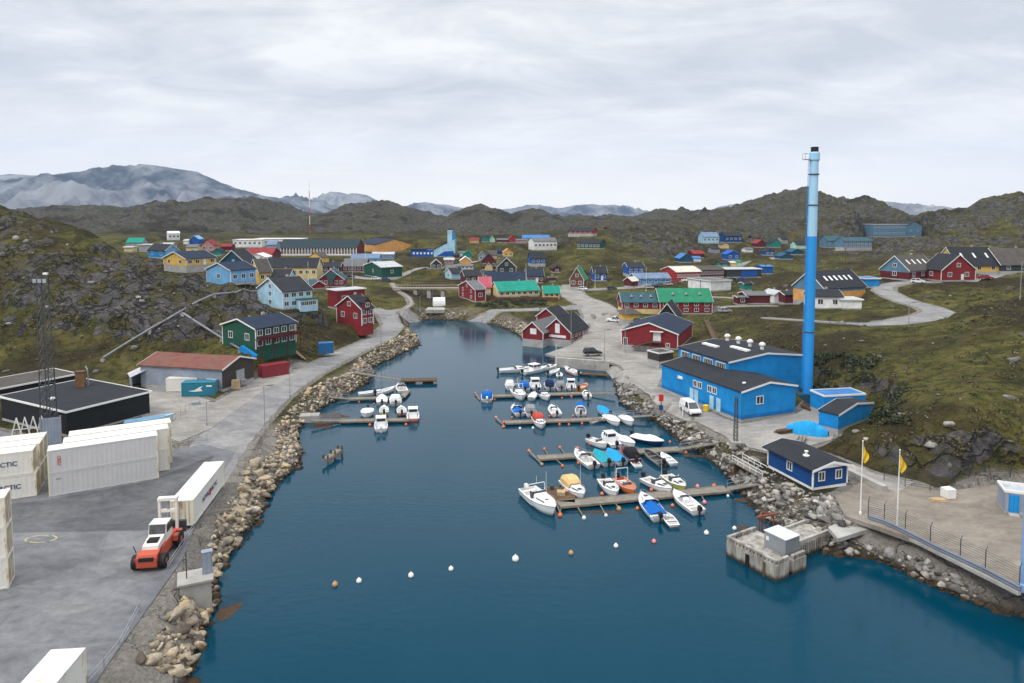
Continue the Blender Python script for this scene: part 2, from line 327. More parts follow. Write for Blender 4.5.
# left rocky hill
cy((-200,372,140),(-100,366,142),(0,360,146),(60,358,148),(110,352,152),(150,346,154),(200,340,156))
cy((-250,300,165),(-120,300,160),(0,300,162),(50,300,162),(100,305,164),(150,318,160),(190,318,160),(225,316,168),(215,330,160))
cy((-250,240,195),(-120,240,185),(0,250,182),(60,258,180),(110,275,176),(150,292,172),(185,302,172))
cy((-260,205,225),(-120,210,215),(0,217,208),(30,219,205),(60,225.5,202),(90,236,198),(120,250,192),(150,266,186),(175,281,182),(205,290,185),(240,298,186),(255,314,176))
cy((-260,214,300),(-100,222,290),(0,226,280),(60,240,262),(110,256,250),(150,270,235))
cz((300,336,6.5),(320,335,5.5),(312,320,9),(325,312,8.5),(372,330,4.2),(300,322,10),(385,322,3.6),(250,335,9),(240,345,8),(225,352,7))
cz((380,300,6),(400,295,6),(440,300,3),(432,308,2.6),(470,306,4.4),(500,305,4.6),(540,303,4.8),(430,285,7.2),(460,285,7.4),(400,275,9),(430,272,9.4),(350,296,7.6),(370,290,7.4))
for _x in range(270, 800, 50):
    for _y in (275, 262, 250, 243, 238):
        if not (550 < _x < 740 and _y < 265): cz((_x, _y, zc(_y)))
for _x in range(100, 300, 50):
    for _y in (255, 248, 242, 238): cz((_x, _y, zc(_y)+1.5))
# rocky knoll above the town
cy((600,262,388),(640,258,392),(675,255,400),(690,262,370),(590,248,420),(620,240,440),(650,240,445),(680,240,450),(560,247,430))
cy((575,232,400),(600,232,450),(630,226,480),(660,226,490),(690,228,500),(560,238,470),(600,222,520),(640,219,540),(680,220,560),(720,226,560))
cz((630,296,6),(600,297,5.4),(640,282,8),(730,300,6.8),(690,300,6),(715,320,6),(740,330,7.6),(705,340,5),(690,345,4.2),(735,345,7),(770,330,9.5),(720,315,6.2))
cz((800,330,10.6),(850,332,11.8),(900,334,12.4),(780,340,9.6),(830,345,11),(880,348,11.4),(930,335,13.4),(800,360,8.6),(850,365,9.6),(900,365,10.8))
cz((815,385,6),(850,385,7.8),(860,400,7),(900,395,9.6),(940,380,11.4),(980,360,13.4),(1024,340,16),(1100,330,18),(970,330,14.6),(1000,310,16.6),(1060,300,19),(960,300,15.2),(990,293,16.6))
cz((870,430,6.4),(885,440,6.2),(900,425,8.6),(940,425,9.8),(980,425,10.6),(1024,430,11),(1100,430,13),(1000,400,12.2),(950,400,11.4))
cz((880,466,3.6),(915,476,3.8),(955,482,3.9),(1000,480,4),(1060,480,4.2),(1120,500,4.2),(840,452,4.2),(815,432,4.0))
cz((700,400,3.3),(660,385,3.3),(640,370,3.2),(765,455,3.2),(800,490,3.2),(770,480,2.8))
cz((860,300,13),(870,310,12.6),(840,312,11.8),(800,310,10),(775,322,9),(850,290,14),(870,282,15))
for _x in (830, 880, 930, 980, 1040, 1100): cz((_x, 262, 15.6 if _x < 900 else 17.5), (_x, 250, 15.2 if _x < 900 else 18))
cz((800,270,10.6),(780,262,11.6),(810,262,12.2),(840,270,14),(800,285,9.6),(770,275,9.6),(750,285,8.4))
cy((920,230,470),(960,226,460),(1000,220,450),(1060,214,440),(1150,205,430),(940,240,400),(1000,238,370),(1060,236,350),(1150,225,330))
for _u in (-1.3, -0.9, -0.6, -0.3, 0, 0.3, 0.6, 0.9, 1.3):
    for _Y in (650, 1000, 2000, 8000): CTRL.append((_u*_Y, _Y, {650: 21, 1000: 18, 2000: 10, 8000: 5}[_Y]))
    CTRL.append((_u*20, 20, 3))
CTRL += [(-60, 40, 3), (-90, 60, 3), (-110, 90, 3.2), (-130, 110, 4), (-160, 60, 4), (60, 45, 3), (90, 70, 4), (120, 80, 8), (80, 60, 3.3)]
# ------------------------------------------------------------------ houses (measured): corner nearest the camera, its height, turn of the right-hand face, picture columns of
# the left and right ends (or ('m', metres)), picture rows of eave and ridge, ridge along the right ('r') or the left ('l') face
HOUSES = []
def H(name, label, C, z, a, L, Rr, eave, ridge, axis, wall, roof, **k):
    if z is None: z = zc(C[1])
    c = at(C[0], C[1], z); a = R(a); d1 = Vector((math.cos(a), math.sin(a), 0)); d2 = Vector((-math.sin(a), math.cos(a), 0))
    def run(px, d):
        if isinstance(px, tuple): return px[1]
        kk = (px - 512)/FPX; return (kk*(c.y*_ct - (z-CAMH)*_st) - c.x)/(d.x - kk*d.y*_ct)
    def zat(p, py):
        v = (PPY - py)/FPX; return CAMH + p.y*(v*_ct - _st)/(_ct + v*_st)
    lr, ll = run(Rr, d1), run(L, d2)
    h = zat(c, eave) - z
    mid = c + (d2*(ll/2) if axis == 'r' else d1*(lr/2))
    rise = max(0.05, zat(mid, ridge) - z - h) if ridge is not None else 0.25
    HOUSES.append(dict(name=name, label=label, c=c, a=a, lr=lr, ll=ll, h=h, rise=rise, axis=axis, wall=wall, roof=roof, **k))
    if not k.get('overwater'):
        CTRL.append(tuple(c)); m = c + d1*(lr/2) + d2*(ll/2); CTRL.append((m.x, m.y, z))
m_ = lambda v: ('m', v)
# --- left shore and the slope above it
H('workshop','low black harbour workshop with a broad flat dark roof behind the white containers',(68,437),3.2,62,2,150,412.5,411,'l','black','dark',flat=1,cat='workshop',oh=.35)
H('shed','long black shed with a lean roof under the rocky slope behind the workshop',(-60,412),4.5,60,m_(9),77,401,398,'r','black','brown',flat=1,oh=.3)
H('warehouse','weathered warehouse with a rusty red corrugated roof beside the shore road',(222.5,391),3.8,77,141,254,369.5,356.6,'l','slate','rust',cat='warehouse',door_r=.55,rwall='wood')
H('house','dark green two storey house with white windows and a balcony above the shore road',(256,351),8.5,57,223,296,329,319,'r','green','navy',wr=(5,2),wl=(2,1),tr=1,balc=1,basec='green')
H('house','pale blue two storey house with a steep dark roof on the left slope',(283,310),12.5,45,258.5,312,292,278.5,'r','lightblue','dark',wr=(4,2),wl=(1,2),tr=1,g=1,balc=2)
H('house','red gabled house with white windows standing on a rock above the shore road bend',(362,327),6.5,52,337,373.5,309,296,'r','red','dark',wr=(2,2),wl=(2,1),tr=1,g=1,dormer=1,basec='red')
H('house','red flat roofed house with pale roof stripes right behind the red gabled house',(337,309),7.5,42,328,365,291,290,'l','red','palegrey',flat=1,wr=(2,1))
H('house','yellow house with a dark roof and a grey basement on the crest at left',(186.5,272.5),19.0,58,164,216,259,252,'r','yellow','navy',wr=(4,1),wl=(2,1),tr=1,base=2.2)
H('house','light blue house with a wide gable and a timber deck on posts at left',(231,286),16.2,58,207,256,270.5,263,'r','sky','navy',wr=(3,1),wl=(1,1),tr=1,deck=1)
H('hall','dark teal gabled hall behind the light blue house with the deck',(219,274),16.5,3,m_(14),246,263,250.6,'l','darkteal','dark',cat='hall')
H('house','bright blue house with a dark roof and a pale gable at the far left',(165.5,258.5),18.5,58,148,179,250.5,244.5,'l','blue','dark',wl=(2,1),rwall='sky')
H('building','long pale grey building with a teal roof at the far left of the town',(126,246.5),17.5,3,m_(9),142,242.8,238,'r','grey','teal')
H('house','plain white two storey house standing alone at the foot of the dark hills',(168.5,240.5),19,35,167,180,233.5,231.5,'r','white','white',wr=(3,1))
H('house','small blue gabled house between the white house and the pink house',(190,244.5),18.5,6,m_(9),199,239.3,236,'l','royal','sky')
H('house','pink house with red roof edges above the yellow house',(201,251),17.6,4,m_(9),214,245.5,240.2,'l','pink','red',wr=(2,1))
H('house','flat grey house left of the bright blue house at the far left',(139,251.5),19.5,3,m_(8),156,245,244.5,'r','grey','palegrey',flat=1)
H('shed','small cream shed at the far left end of the town',(124,252),20.5,3,m_(5),132,247.5,246.5,'r','cream','palegrey')
# --- left town rows
H('house','yellow house with a dark steep roof tucked behind the pale blue house',(259.5,284.5),14.5,45,250,271.5,272,259.5,'r','yellow','brown',wr=(2,1))
H('building','long maroon building with a red roof beside the dark school',(243,260),15.5,2,m_(16),271.5,255,248.3,'r','maroon','red',wr=(4,1))
H('hall','small white hall with a curved white gable in front of the maroon building',(248,262.5),15,3,m_(10),266,257.5,254,'l','white','white')
H('building','long white flat roofed block at the far left edge of the town plain',(233,247.5),17,2,m_(14),262,240,239,'r','white','white',flat=1,wr=(6,1))
H('building','longest low white building in front of the dark hills',(255,247),17,1,m_(14),302,239,237.4,'r','white','white',wr=(10,1),flat=1)
H('building','blue and white block at the left end of the dark school',(266.5,256.5),13.5,4,m_(10),276,245,241,'r','slate','bluegrey',wr=(2,1))
H('school_building','long dark roofed school with maroon walls and rows of pale columns',(278,255.5),13,1.5,m_(26),356.5,248.3,239.6,'r','maroon','schoolroof',wr=(24,1),cat='school',cols=26)
H('hall','orange sports hall with a dark roof and a broad gable beside the school',(376,252.5),13.8,35,357,412,245,239.4,'l','orange','navy',cat='sports hall',rwall='orange')
H('house','small yellow house with a dark roof in front of the long school',(321.5,263),12,55,309,329,257.5,252.7,'r','yellow','brown')
H('building','long white and yellow building with a dark hipped roof left of the red houses',(266,279.5),11.5,2,m_(10),317,267,258,'r','cream','dark',wr=(8,1))
H('house','yellow block at the right end of the dark hipped roof building',(290,280.5),10.5,4,m_(5),313,270,269.4,'r','yellow','palegrey',wr=(3,1),flat=1)
H('house','pale house with a dark round topped roof just above the pale blue house',(271.5,288),13,4,m_(9),289,276.5,269.5,'r','lightblue','dark',wr=(3,1))
H('house','maroon row house with a dark roof and small gable behind the teal roofed red house',(317,273),10.5,4,m_(9),340,267,262.4,'r','maroon','dark',wr=(4,1))
H('house','red house with a big teal roof face and rows of white windows',(318.5,287),8.2,6,m_(9),344,279.5,269.5,'l','red','slateteal',wr=(5,1),tealtri=1)
H('house','small red gabled annexe with a teal roof beside the teal roofed red house',(312,289.5),8.8,45,303,325,285.5,281,'l','red','slateteal')
H('building','long maroon building with a grey roof behind the flagpoles at left',(343,272),10,3,m_(11),366,266.5,259,'r','maroon','grey',wr=(5,1))
H('house','light blue house with a small gable behind the green hall',(351,264),11.8,4,m_(9),379,258.6,254.2,'r','sky','bluegrey',wr=(4,1))
H('building','pale blue low building with a row of windows right of the small gable',(372,259),12.4,4,m_(8),394,254.5,252.3,'r','blue','palegrey',wr=(8,1))
H('hall','dark green gabled hall with a pale grey striped roof and side',(382,278.3),8.6,36,364.5,402,267.5,262,'r','green','palegrey',cat='hall',wl=(1,1),wr=(1,1),wide=1)
H('house','small dark green gabled house with white edges on the grass field',(431,269),10,8,m_(7),441.5,264.3,259.6,'l','darkgrey','grey',tr=1,wr=(2,1))
H('house','small red house with white windows left of the orange white house',(444,264),11.3,4,m_(7),454,260,258,'r','red','palegrey',wr=(3,1))
H('house','orange and white house with a pale curved roof in the middle of town',(460,265),11.1,5,m_(7),471,261,257,'l','orange','white')
H('house','small teal gabled house behind the orange and white house',(463,258),12.5,5,m_(8),472,254.5,250.8,'l','teal','teal')
H('house','pale blue house with two white gables and a dark roof in the town middle',(452,279.5),8.2,25,445,464,273.5,268.3,'r','lightblue','dark',wl=(1,1))
H('house','maroon house with a wide dark gable and a cream porch behind the red house',(482,269.5),10.1,4,m_(9),496,261.5,254,'l','maroon','dark',wr=(3,1))
H('house','small cream gabled house in front of the wide maroon gable',(485,270.5),9.8,4,m_(6),492.5,266,262,'l','cream','brown',g=1)
H('house','dark slate house with a steep white edged gable in the town middle',(497,274.5),9,4,m_(9),516,267,258,'l','darkgrey','dark',tr=1,wr=(2,1),g=1)
H('house','yellow house with an orange gable on the rise in the town middle',(504,256.5),12.9,8,m_(8),513,252.5,249.2,'l','yellow','orange2',wr=(2,1))
H('house','small navy house left of the yellow house on the rise',(497,255),13.2,8,m_(8),504,251.5,248.8,'r','navy','navy')
H('building','long cream building under a navy roof behind the teal roofed house',(485,289.5),6.6,3,m_(12),526,282,272,'r','cream','navy',wr=(4,1))
H('house','red gabled house with white windows by the footbridge',(475.3,302.2),5.3,24,459,485.5,290,281,'r','red','grey',wl=(2,2),wr=(1,1),tr=1,g=1)
H('house','maroon house with a dark roof behind the red house by the footbridge',(465,284),7.4,15,460.5,482,276.5,270.3,'r','maroon','dark',wr=(3,1))
H('house','narrow cream house with a pink roof squeezed between red and teal roofs',(480,294),6.2,8,m_(7),491,287,277,'r','cream','pink')
H('house','yellow house with a bright teal roof above the head of the bay',(499,297.5),5.6,18,490.5,539,291.5,282,'r','cream','teal',wr=(7,1),tr=1)
H('house','small yellow shop with a bright teal roof by the road junction',(544,299),5.5,4,m_(6),559.5,293,286,'r','yellow','teal',wr=(3,1))
H('house','maroon house with a navy roof behind the bright teal roof',(526.5,283),7.5,3,m_(9),543.5,276,269,'r','maroon','navy',wr=(4,1))
H('house','bright blue house with white base below the white hall on the slope',(531,266.5),10.6,10,m_(8),545.5,258.6,252,'r','royal','dark',wr=(3,1),base=1.6)
H('hall','white hall with a grey roof on the slope left of the rocky knoll',(534,250.5),14.3,17,528.5,557,241.3,238,'r','white','grey',cat='hall',wr=(6,1))
H('house','far dark green gabled house at the left end of the distant row',(482,242),17,5,m_(9),489,238.5,235.7,'l','teal','dark')
H('house','far light green gabled house second in the distant row',(490,242.3),16.9,5,m_(9),495,239,236,'l','mint','teal')
H('building','far long red building in the middle of the distant row',(497,242.6),16.8,3,m_(9),508,240,238.7,'r','maroon','grey')
H('house','far bright red house with a gable in the distant row',(509,242.8),16.7,5,m_(10),516,239,235.8,'l','brightred','red')
H('building','far low pink building at the right end of the distant row',(516,243.2),16.6,3,m_(9),527,240.5,239.2,'r','pink','grey')
H('building','far pale building with a light blue roof behind the white hall',(523,242),17,3,m_(16),550,238.5,235.2,'r','grey','blue')
H('house','red house with a white base on top of the rocky knoll',(592.5,236.2),24.5,66,568,597.3,231.3,227.8,'l','brightred','dark',wl=(5,1),base=1.6)
H('building','dark green building with a row of windows below the red house on the knoll',(600,249),19.5,62,577,605.5,243.5,239.6,'l','green','dark',wl=(6,1))
H('house','small brown gabled house with green roof edges facing the road junction',(583.6,288),6.8,70,570,587,279.3,267.5,'r','brown','green',g=1,wl=(2,1),tr=1)
H('house','blue house with a dark roof beside the brown gabled house',(594,281),8,4,m_(8),607,273.3,266.8,'r','royal','dark',wr=(2,1))
H('house','tall bright blue house with two gables at the foot of the knoll',(628,277),9,6,m_(9),644,267,262.5,'r','royal','dark',wr=(3,2),base=1.4)
H('building','long light blue building with a grey roof below the tall blue house',(636,284.3),7.3,8,m_(10),670,278.6,273.3,'r','blue','bluegrey',wr=(6,1))
H('shed','small brown gabled shed with a cream roof left of the light blue building',(632,287),7,40,624,638,281,277.2,'r','maroon','cream')
H('warehouse','red warehouse with a flat cream roof beside the town road',(677,281.5),8,14,661,700.5,272.2,266.5,'r','brightred','cream',cat='warehouse',wr=(9,1))
H('building','long reddish building with a brown roof behind the red warehouse',(701,277.5),8.8,20,m_(9),724,270.3,266.3,'r','maroon','brown',wr=(8,1))
H('house','low house with a rounded blue roof at the foot of the far slope',(680,262.5),11.2,4,m_(10),692.5,258.6,254,'l','darkteal','blue')
H('house','small maroon house right of the rounded blue roof',(693,258),12.3,10,m_(8),704,254,250.6,'r','maroon','red')
H('house','small white house on the slope right of the rounded blue roof',(694,262),11.5,5,m_(6),701,258.5,256.5,'r','white','blue')
H('building','white building with dark patchy flat roofs behind the green roofed house',(711,291.5),6.3,25,688,731,281.5,280,'r','white','grey',flat=1,cat='building')
H('shed','long grey shed with blue doors and a pale flat roof by the town road',(727,277.5),8.4,6,m_(10),761,269.5,267.3,'r','darkgrey','palegrey',flat=1,bluedoors=1)
H('shed','small blue and white shed at the right end of the long grey shed',(762,274),9.2,6,m_(7),773,267,265.3,'r','royal','blue')
H('house','bright blue house with a rounded roof beyond the long grey shed',(727,260),11.8,6,m_(8),740,254.5,251,'l','royal','royal2',wr=(2,1))
H('house','small teal house in the row of three beyond the long grey shed',(720.5,267),10.4,5,m_(6),729,263.5,261.5,'r','teal','dark',wr=(1,1))
H('house','small yellow house in the row of three beyond the long grey shed',(731,267),10.4,5,m_(6),736.5,263,261.5,'r','cream','cream')
H('house','small mint house in the row of three beyond the long grey shed',(737,267),10.4,5,m_(6),742,262,260.5,'r','mint','green')
H('house','light blue house with a white base on the far slope right of the knoll',(703,243.5),17,6,m_(10),719,237,232.5,'r','lightblue','bluegrey',wr=(4,1))
H('house','dark navy house on the far slope right of the light blue house',(725,242.5),17.2,6,m_(10),742,236,232.5,'r','navy','dark',wr=(4,1))
H('house','small red gabled house on the far slope left of the chimney',(757,247.5),15.4,8,m_(8),766,243.5,240,'l','maroon','red')
H('house','dark green gabled house on the far slope left of the chimney',(771.5,247.5),15.4,8,m_(8),781,243,238.8,'l','teal','dark')
H('house','grey house with two pale chimneys beyond the dark green gabled house',(782,243.5),16.6,8,m_(8),788,239.5,236.5,'r','grey','dark')
H('house','pale mint house close beside the tall chimney on the far slope',(796.5,249),15,8,m_(8),807,245,241,'r','mint','dark')
H('shed','first dark blue round roofed shed left of the tall chimney',(781,259.3),12.5,6,m_(8),793,256.5,253.3,'l','darkteal','darkteal2')
H('shed','second dark blue round roofed shed nearer the tall chimney',(791.5,254.8),13.4,6,m_(8),803,252,249.2,'l','darkteal','darkteal2')
H('shed','tiny dark green shed with white door on the grass below the grey shed',(744.5,290.5),6.9,6,m_(5),752,284,282,'r','teal','dark')
H('building','long low dark red building with a grey roof beyond the grass slope',(747,304),6.5,2,m_(8),772.5,295.5,291.5,'r','maroon','grey')
H('house','white ended house with a dark roof joined to the dark red building',(774,304),6.8,10,m_(7),785,294.5,291,'l','white','palegrey')
H('house','small dark red house left of the tall chimney',(785,304),7.4,4,m_(7),796,295,291.5,'r','maroon','dark')
H('shed','tiny red hut at the left end of the long dark red building',(738,304.8),6.4,4,m_(4),747,297.5,296,'r','maroon','grey',wr=(1,1))
# --- more of the far rows
H('house','small beige house among grey rocks left of the pink house',(186,251.5),17.8,5,m_(7),197,247.5,245,'r','cream','grey')
H('house','tiny white house beside the small blue gabled house',(183.5,244.5),18.6,5,m_(6),188.5,240.8,239.5,'r','white','palegrey')
H('house','small maroon house left of the long white flat roofed block',(221,251),16.8,5,m_(8),231,246.8,244,'r','maroon','red')
H('house','pale grey house below the plain white two storey house',(160,248.5),18.8,5,m_(8),172,244.5,243,'r','grey','palegrey')
H('house','small green house between the pink house and the dark teal hall',(213,255.5),16.8,8,m_(7),221,251.5,249,'l','teal','dark')
H('house','grey gabled house just behind the wide maroon gable',(479,260.5),12,6,m_(8),487,256,252,'l','slate','grey',wr=(2,1))
H('house','house with a brown pink roof behind the wide maroon gable',(488,258.5),12.5,6,m_(8),497,255,250.5,'r','pink','brown')
H('house','small white house on the field right of the blue church',(458,256.3),13,6,m_(6),464.5,253,251.3,'r','white','grey')
H('house','small dark red house beside the foot of the blue church',(453.5,258.5),12.4,6,m_(6),459.5,255.5,253.8,'r','maroon','dark')
H('house','small pale green house above the white gabled pale blue house',(446,272.5),9.6,8,m_(7),455.5,268.5,265.5,'r','mint','grey',wr=(2,1))
H('house','long low white house with a grey roof above the pale blue gables',(457,269.5),10.1,6,m_(7),473,266.5,264.5,'r','white','grey',wr=(4,1))
H('house','small red house on the slope between the knoll and the bright blue house',(553,272.5),9.8,8,m_(7),561,268.8,266.2,'l','maroon','dark',wr=(1,1))
H('house','small brown house on the slope right of the maroon navy roofed house',(549,281.5),8,8,m_(5),556,278.5,276.8,'r','brown','brown')
H('house','small orange red house left of the far long red building',(470,243),16.8,6,m_(9),479,240,238,'r','orange','red')
H('house','small white house on the far slope above the long grey shed',(746,252.5),13.9,6,m_(7),753,249.5,247.8,'r','white','grey')
H('house','small yellow house on the far slope left of the dark navy house',(722,248.5),15,6,m_(7),729,245,242.8,'l','cream','brown')
H('house','small grey house below the light blue house on the far slope',(712,252.5),14,6,m_(7),720,249,247,'r','slate','dark')
H('house','small blue house left of the dark green gabled house on the far slope',(765.5,255.5),13,6,m_(7),774,252,249.5,'l','royal','dark',wr=(2,1))
# --- right plateau
H('building','blue gabled house with orange lower walls and a long dark roof behind the tall chimney',(824,305),11,24,793,865,288.5,271.5,'r','bluegrey','dark',lower='orange',sky=6,cat='house')
H('house','white bungalow with a dark low roof just right of the tall chimney',(813,309),12,-6,m_(8),842,296.5,289.5,'r','white','dark',wr=(2,1))
H('shed','white annexe at the right end of the white bungalow',(842.5,309.5),12.2,-4,m_(6),861.5,300,299,'r','white','palegrey',flat=1)
H('shed','bright blue flat shed left of the grey brown roofed house',(864,287.5),15,4,m_(6),879,279,278,'r','blue','blue',flat=1)
H('house','house with a grey brown roof, blue gable and dark red lower wall on the plateau',(909,280.5),16,28,880,936,270.5,256,'r','bluegrey','brown',lower='maroon',sky=4,wl=(1,1),g=1,wr=(3,1))
H('house','red gabled house with white edges and white windows at the plateau road',(941,281.3),15.9,8,m_(9),975,270,255,'l','red','dark',tr=1,wr=(2,1),g=1,wl=(1,1),wide=1)
H('house','long house with a dark roof and yellow wall behind the red plateau house',(958,273),17.3,6,m_(12),1000,265.5,247.5,'r','yellow','dark',sky=3,wr=(3,1))
H('house','dark roofed house at the right edge behind the plateau road',(1001,272),17.6,4,m_(12),1046,264.5,248.5,'r','darkgrey','brown',wr=(3,1))
H('school_building','long blue school with pale window bands on the right hillside',(873,237),18.7,3,m_(16),912,224.5,222.5,'r','bluegrey','dark',cat='school',wr=(14,2),flat=1)
H('school_building','blue gabled wing at the right end of the hillside school',(907,237),18.7,6,m_(14),921.5,225.5,221.7,'l','bluegrey','dark',cat='school',wr=(2,1))
H('building','blue and white row building below the hillside school',(844,250.5),14.4,8,m_(10),872,241.5,237.5,'r','bluegrey','slateteal',wr=(7,2),base=2)
H('building','blue building with two small gables left of the blue and white row',(827,247.5),15,8,m_(10),843,241,236,'r','bluegrey','slateteal',wr=(3,1))
# --- middle, right shore
H('building','long dark red building with a slate teal roof and yellow base by the gravel yard',(622,313.5),4.3,0,m_(9),659.5,302,292.5,'r','red','slateteal',wr=(4,1),wide=1,base=1.6,basec='cream',tr=1,cat='building',roofwin=3)
H('building','long two storey dark red building with a bright green roof by the gravel yard',(660,314),4.3,0,m_(11),712,301.7,288.5,'r','red','green',wr=(5,2),wide=1,tr=1,cat='building',roofwin=3)
H('hut','small yellow hut with a grey hipped roof in front of the slate teal roof',(623,321),4,2,m_(7),640,313.5,307.6,'r','yellow','brown',hip=1,cat='hut')
H('shed','dark shed with a steep grey gable roof behind the big red warehouse',(657,324),4,-20,m_(11),677,316,303.5,'l','black','dark')
H('warehouse','big red warehouse with a dark roof and a white upper door with outside stairs',(677.5,350),3.4,65,621.5,692,334.3,323,'r','red','navy',cat='warehouse',tr=1,stairs=1,wl=(1,1))
H('boathouse','red waterside boathouse with a tall white door and a blank white sign board',(571,341.5),1.9,62,543,588,333,318.5,'r','red','dark',cat='boathouse',tr=1,wr=(5,1),overwater=1,sign=1)
H('boathouse','red waterside boathouse half with a plain white square window and grey roof',(543,341.5),1.9,62,522.5,m_(14),332.8,322,'r','red','grey',cat='boathouse',tr=1,overwater=1,square=1)
H('boathouse','smaller red boathouse with a dark roof at the back of the waterside pair',(556,328),2.6,62,537,m_(9),317,308.5,'r','red','dark',cat='boathouse',tr=1)
H('shed','small grey shed with a pale lean roof between the big red warehouse and the works',(659,363),3.6,30,m_(4),673,354,352.5,'r','wood','brown',flat=1,oh=.08)
H('works_hall','long lower hall of the bright blue waste works with a dark flat roof',(741,421.5),3.4,22,661.6,795,392.3,382.5,'l','blue','dark',cat='works hall',works=1,oh=.25)
H('works_hall','upper hall of the bright blue waste works with a band of clerestory windows',(728,403),3.4,22,678,802,362.6,353.5,'l','blue','dark',cat='works hall',clere=1,oh=.25)
H('office','navy harbour office with white trim and a dark roof on the quay',(812.5,490.5),3.3,18,768,846.5,469,461.4,'l','navy','dark',cat='office',wr=(2,1),wl=(1,1),win=(.75,1.0),tr=1,oh=.6,whitegable=1,base=.35,basec='white')
H('shed','blue shed with a dark sloping roof beside the cliff right of the works',(838,431.5),4,38,818.5,872,415.5,404,'l','blue','dark',oh=.15)
H('shed','taller blue box shed behind the dark sloping shed roof by the cliff',(824,414),4,10,m_(4),865,397,394.5,'r','blue','blue',flat=1,oh=.05)
H('hut','grey metal hut with a blue door at the right edge of the harbour yard',(1004,513),3.3,-22,m_(3),1036,492,491,'r','slate','palegrey',flat=1,oh=.05,cat='hut',bluedoor=1)
# ------------------------------------------------------------------ terrain: smooth surface through the control points, then ridges, rock relief, roads and banks
def _uv(x, y): return x/(y + 0.0), np.log(y)*1.0
_c = np.array(CTRL); _c = _c[_c[:, 1] > 15]
_cu, _cv = _c[:, 0]/_c[:, 1], np.log(_c[:, 1])
_K = np.sqrt((_cu[:, None]-_cu[None])**2 + (_cv[:, None]-_cv[None])**2 + 0.03**2)
_n = len(_c)
_A = np.zeros((_n+3, _n+3)); _A[:_n, :_n] = _K - 0.012*np.eye(_n); _P = np.stack([np.ones(_n), _cu, _cv], 1); _A[:_n, _n:] = _P; _A[_n:, :_n] = _P.T
_w = np.linalg.lstsq(_A, np.concatenate([_c[:, 2], np.zeros(3)]), rcond=None)[0]
def E0(X, Y):
    sh = X.shape; u = (X/Y).ravel(); v = np.log(Y).ravel(); out = np.empty(u.shape)
    for i in range(0, len(u), 20000):
        k = np.sqrt((u[i:i+20000, None]-_cu)**2 + (v[i:i+20000, None]-_cv)**2 + 0.03**2)
        out[i:i+20000] = k @ _w[:_n] + _w[_n] + _w[_n+1]*u[i:i+20000] + _w[_n+2]*v[i:i+20000]
    return out.reshape(sh)
RIDGES = [   # (distance, front width, back width, silhouette in the photograph)
 (1050, 330, 300, [(-500,204),(-300,212),(-150,206),(0,210),(45,209),(82,208.5),(120,209),(150,210),(172,204),(195,206),(212,203),(221,197.5),(230,201),(250,200.5),(266,197),(281,204),(301,213),(320,216),(338,215),(353,210),(366,204),(381,201.5),(401,207),(416,211),(431,217),(451,219),(463,211),(481,207),(496,211),(512,216),(519,212),(542,212),(557,216),(590,216),(620,218),(647,214.5),(659,210),(667,208.5),(682,214),(702,211),(732,210),(752,208),(800,214),(1000,222),(1400,214)]),
 (760, 200, 250, [(640,232),(682,217),(702,212.5),(732,211),(748,206),(768,196.5),(782,195),(795,190),(808,195),(818,199),(825,200),(842,193.5),(853,201),(864,212),(873,220.5),(884,229),(900,240)]),
 (500, 120, 260, [(880,236),(905,226),(923,220),(940,215),(953,212.5),(968,214),(983,207),(1003,202),(1024,199),(1060,192),(1120,188),(1300,194),(1600,205)]),
]
def ridge_h(X, Y):
    out = np.full(X.shape, -50.0)
    for Yc, wf, wb, pts in RIDGES:
        p = np.array(pts, float); xs = (p[:, 0]-512)/FPX*Yc; zs = np.array([atY(a, b, Yc).z for a, b in pts])
        z = np.interp(X, xs, zs, left=zs[0], right=zs[-1]); d = Y - Yc - 40*(fbm(X/160, Y*0, 2, 5) - 0.5)
        f = np.where(d < 0, np.exp(-(d/wf)**2), np.exp(-(d/wb)**2))
        out = np.maximum(out, np.where(d < 0, 10 + (z-10)*f, 10 + (z-10)*f))
    return out
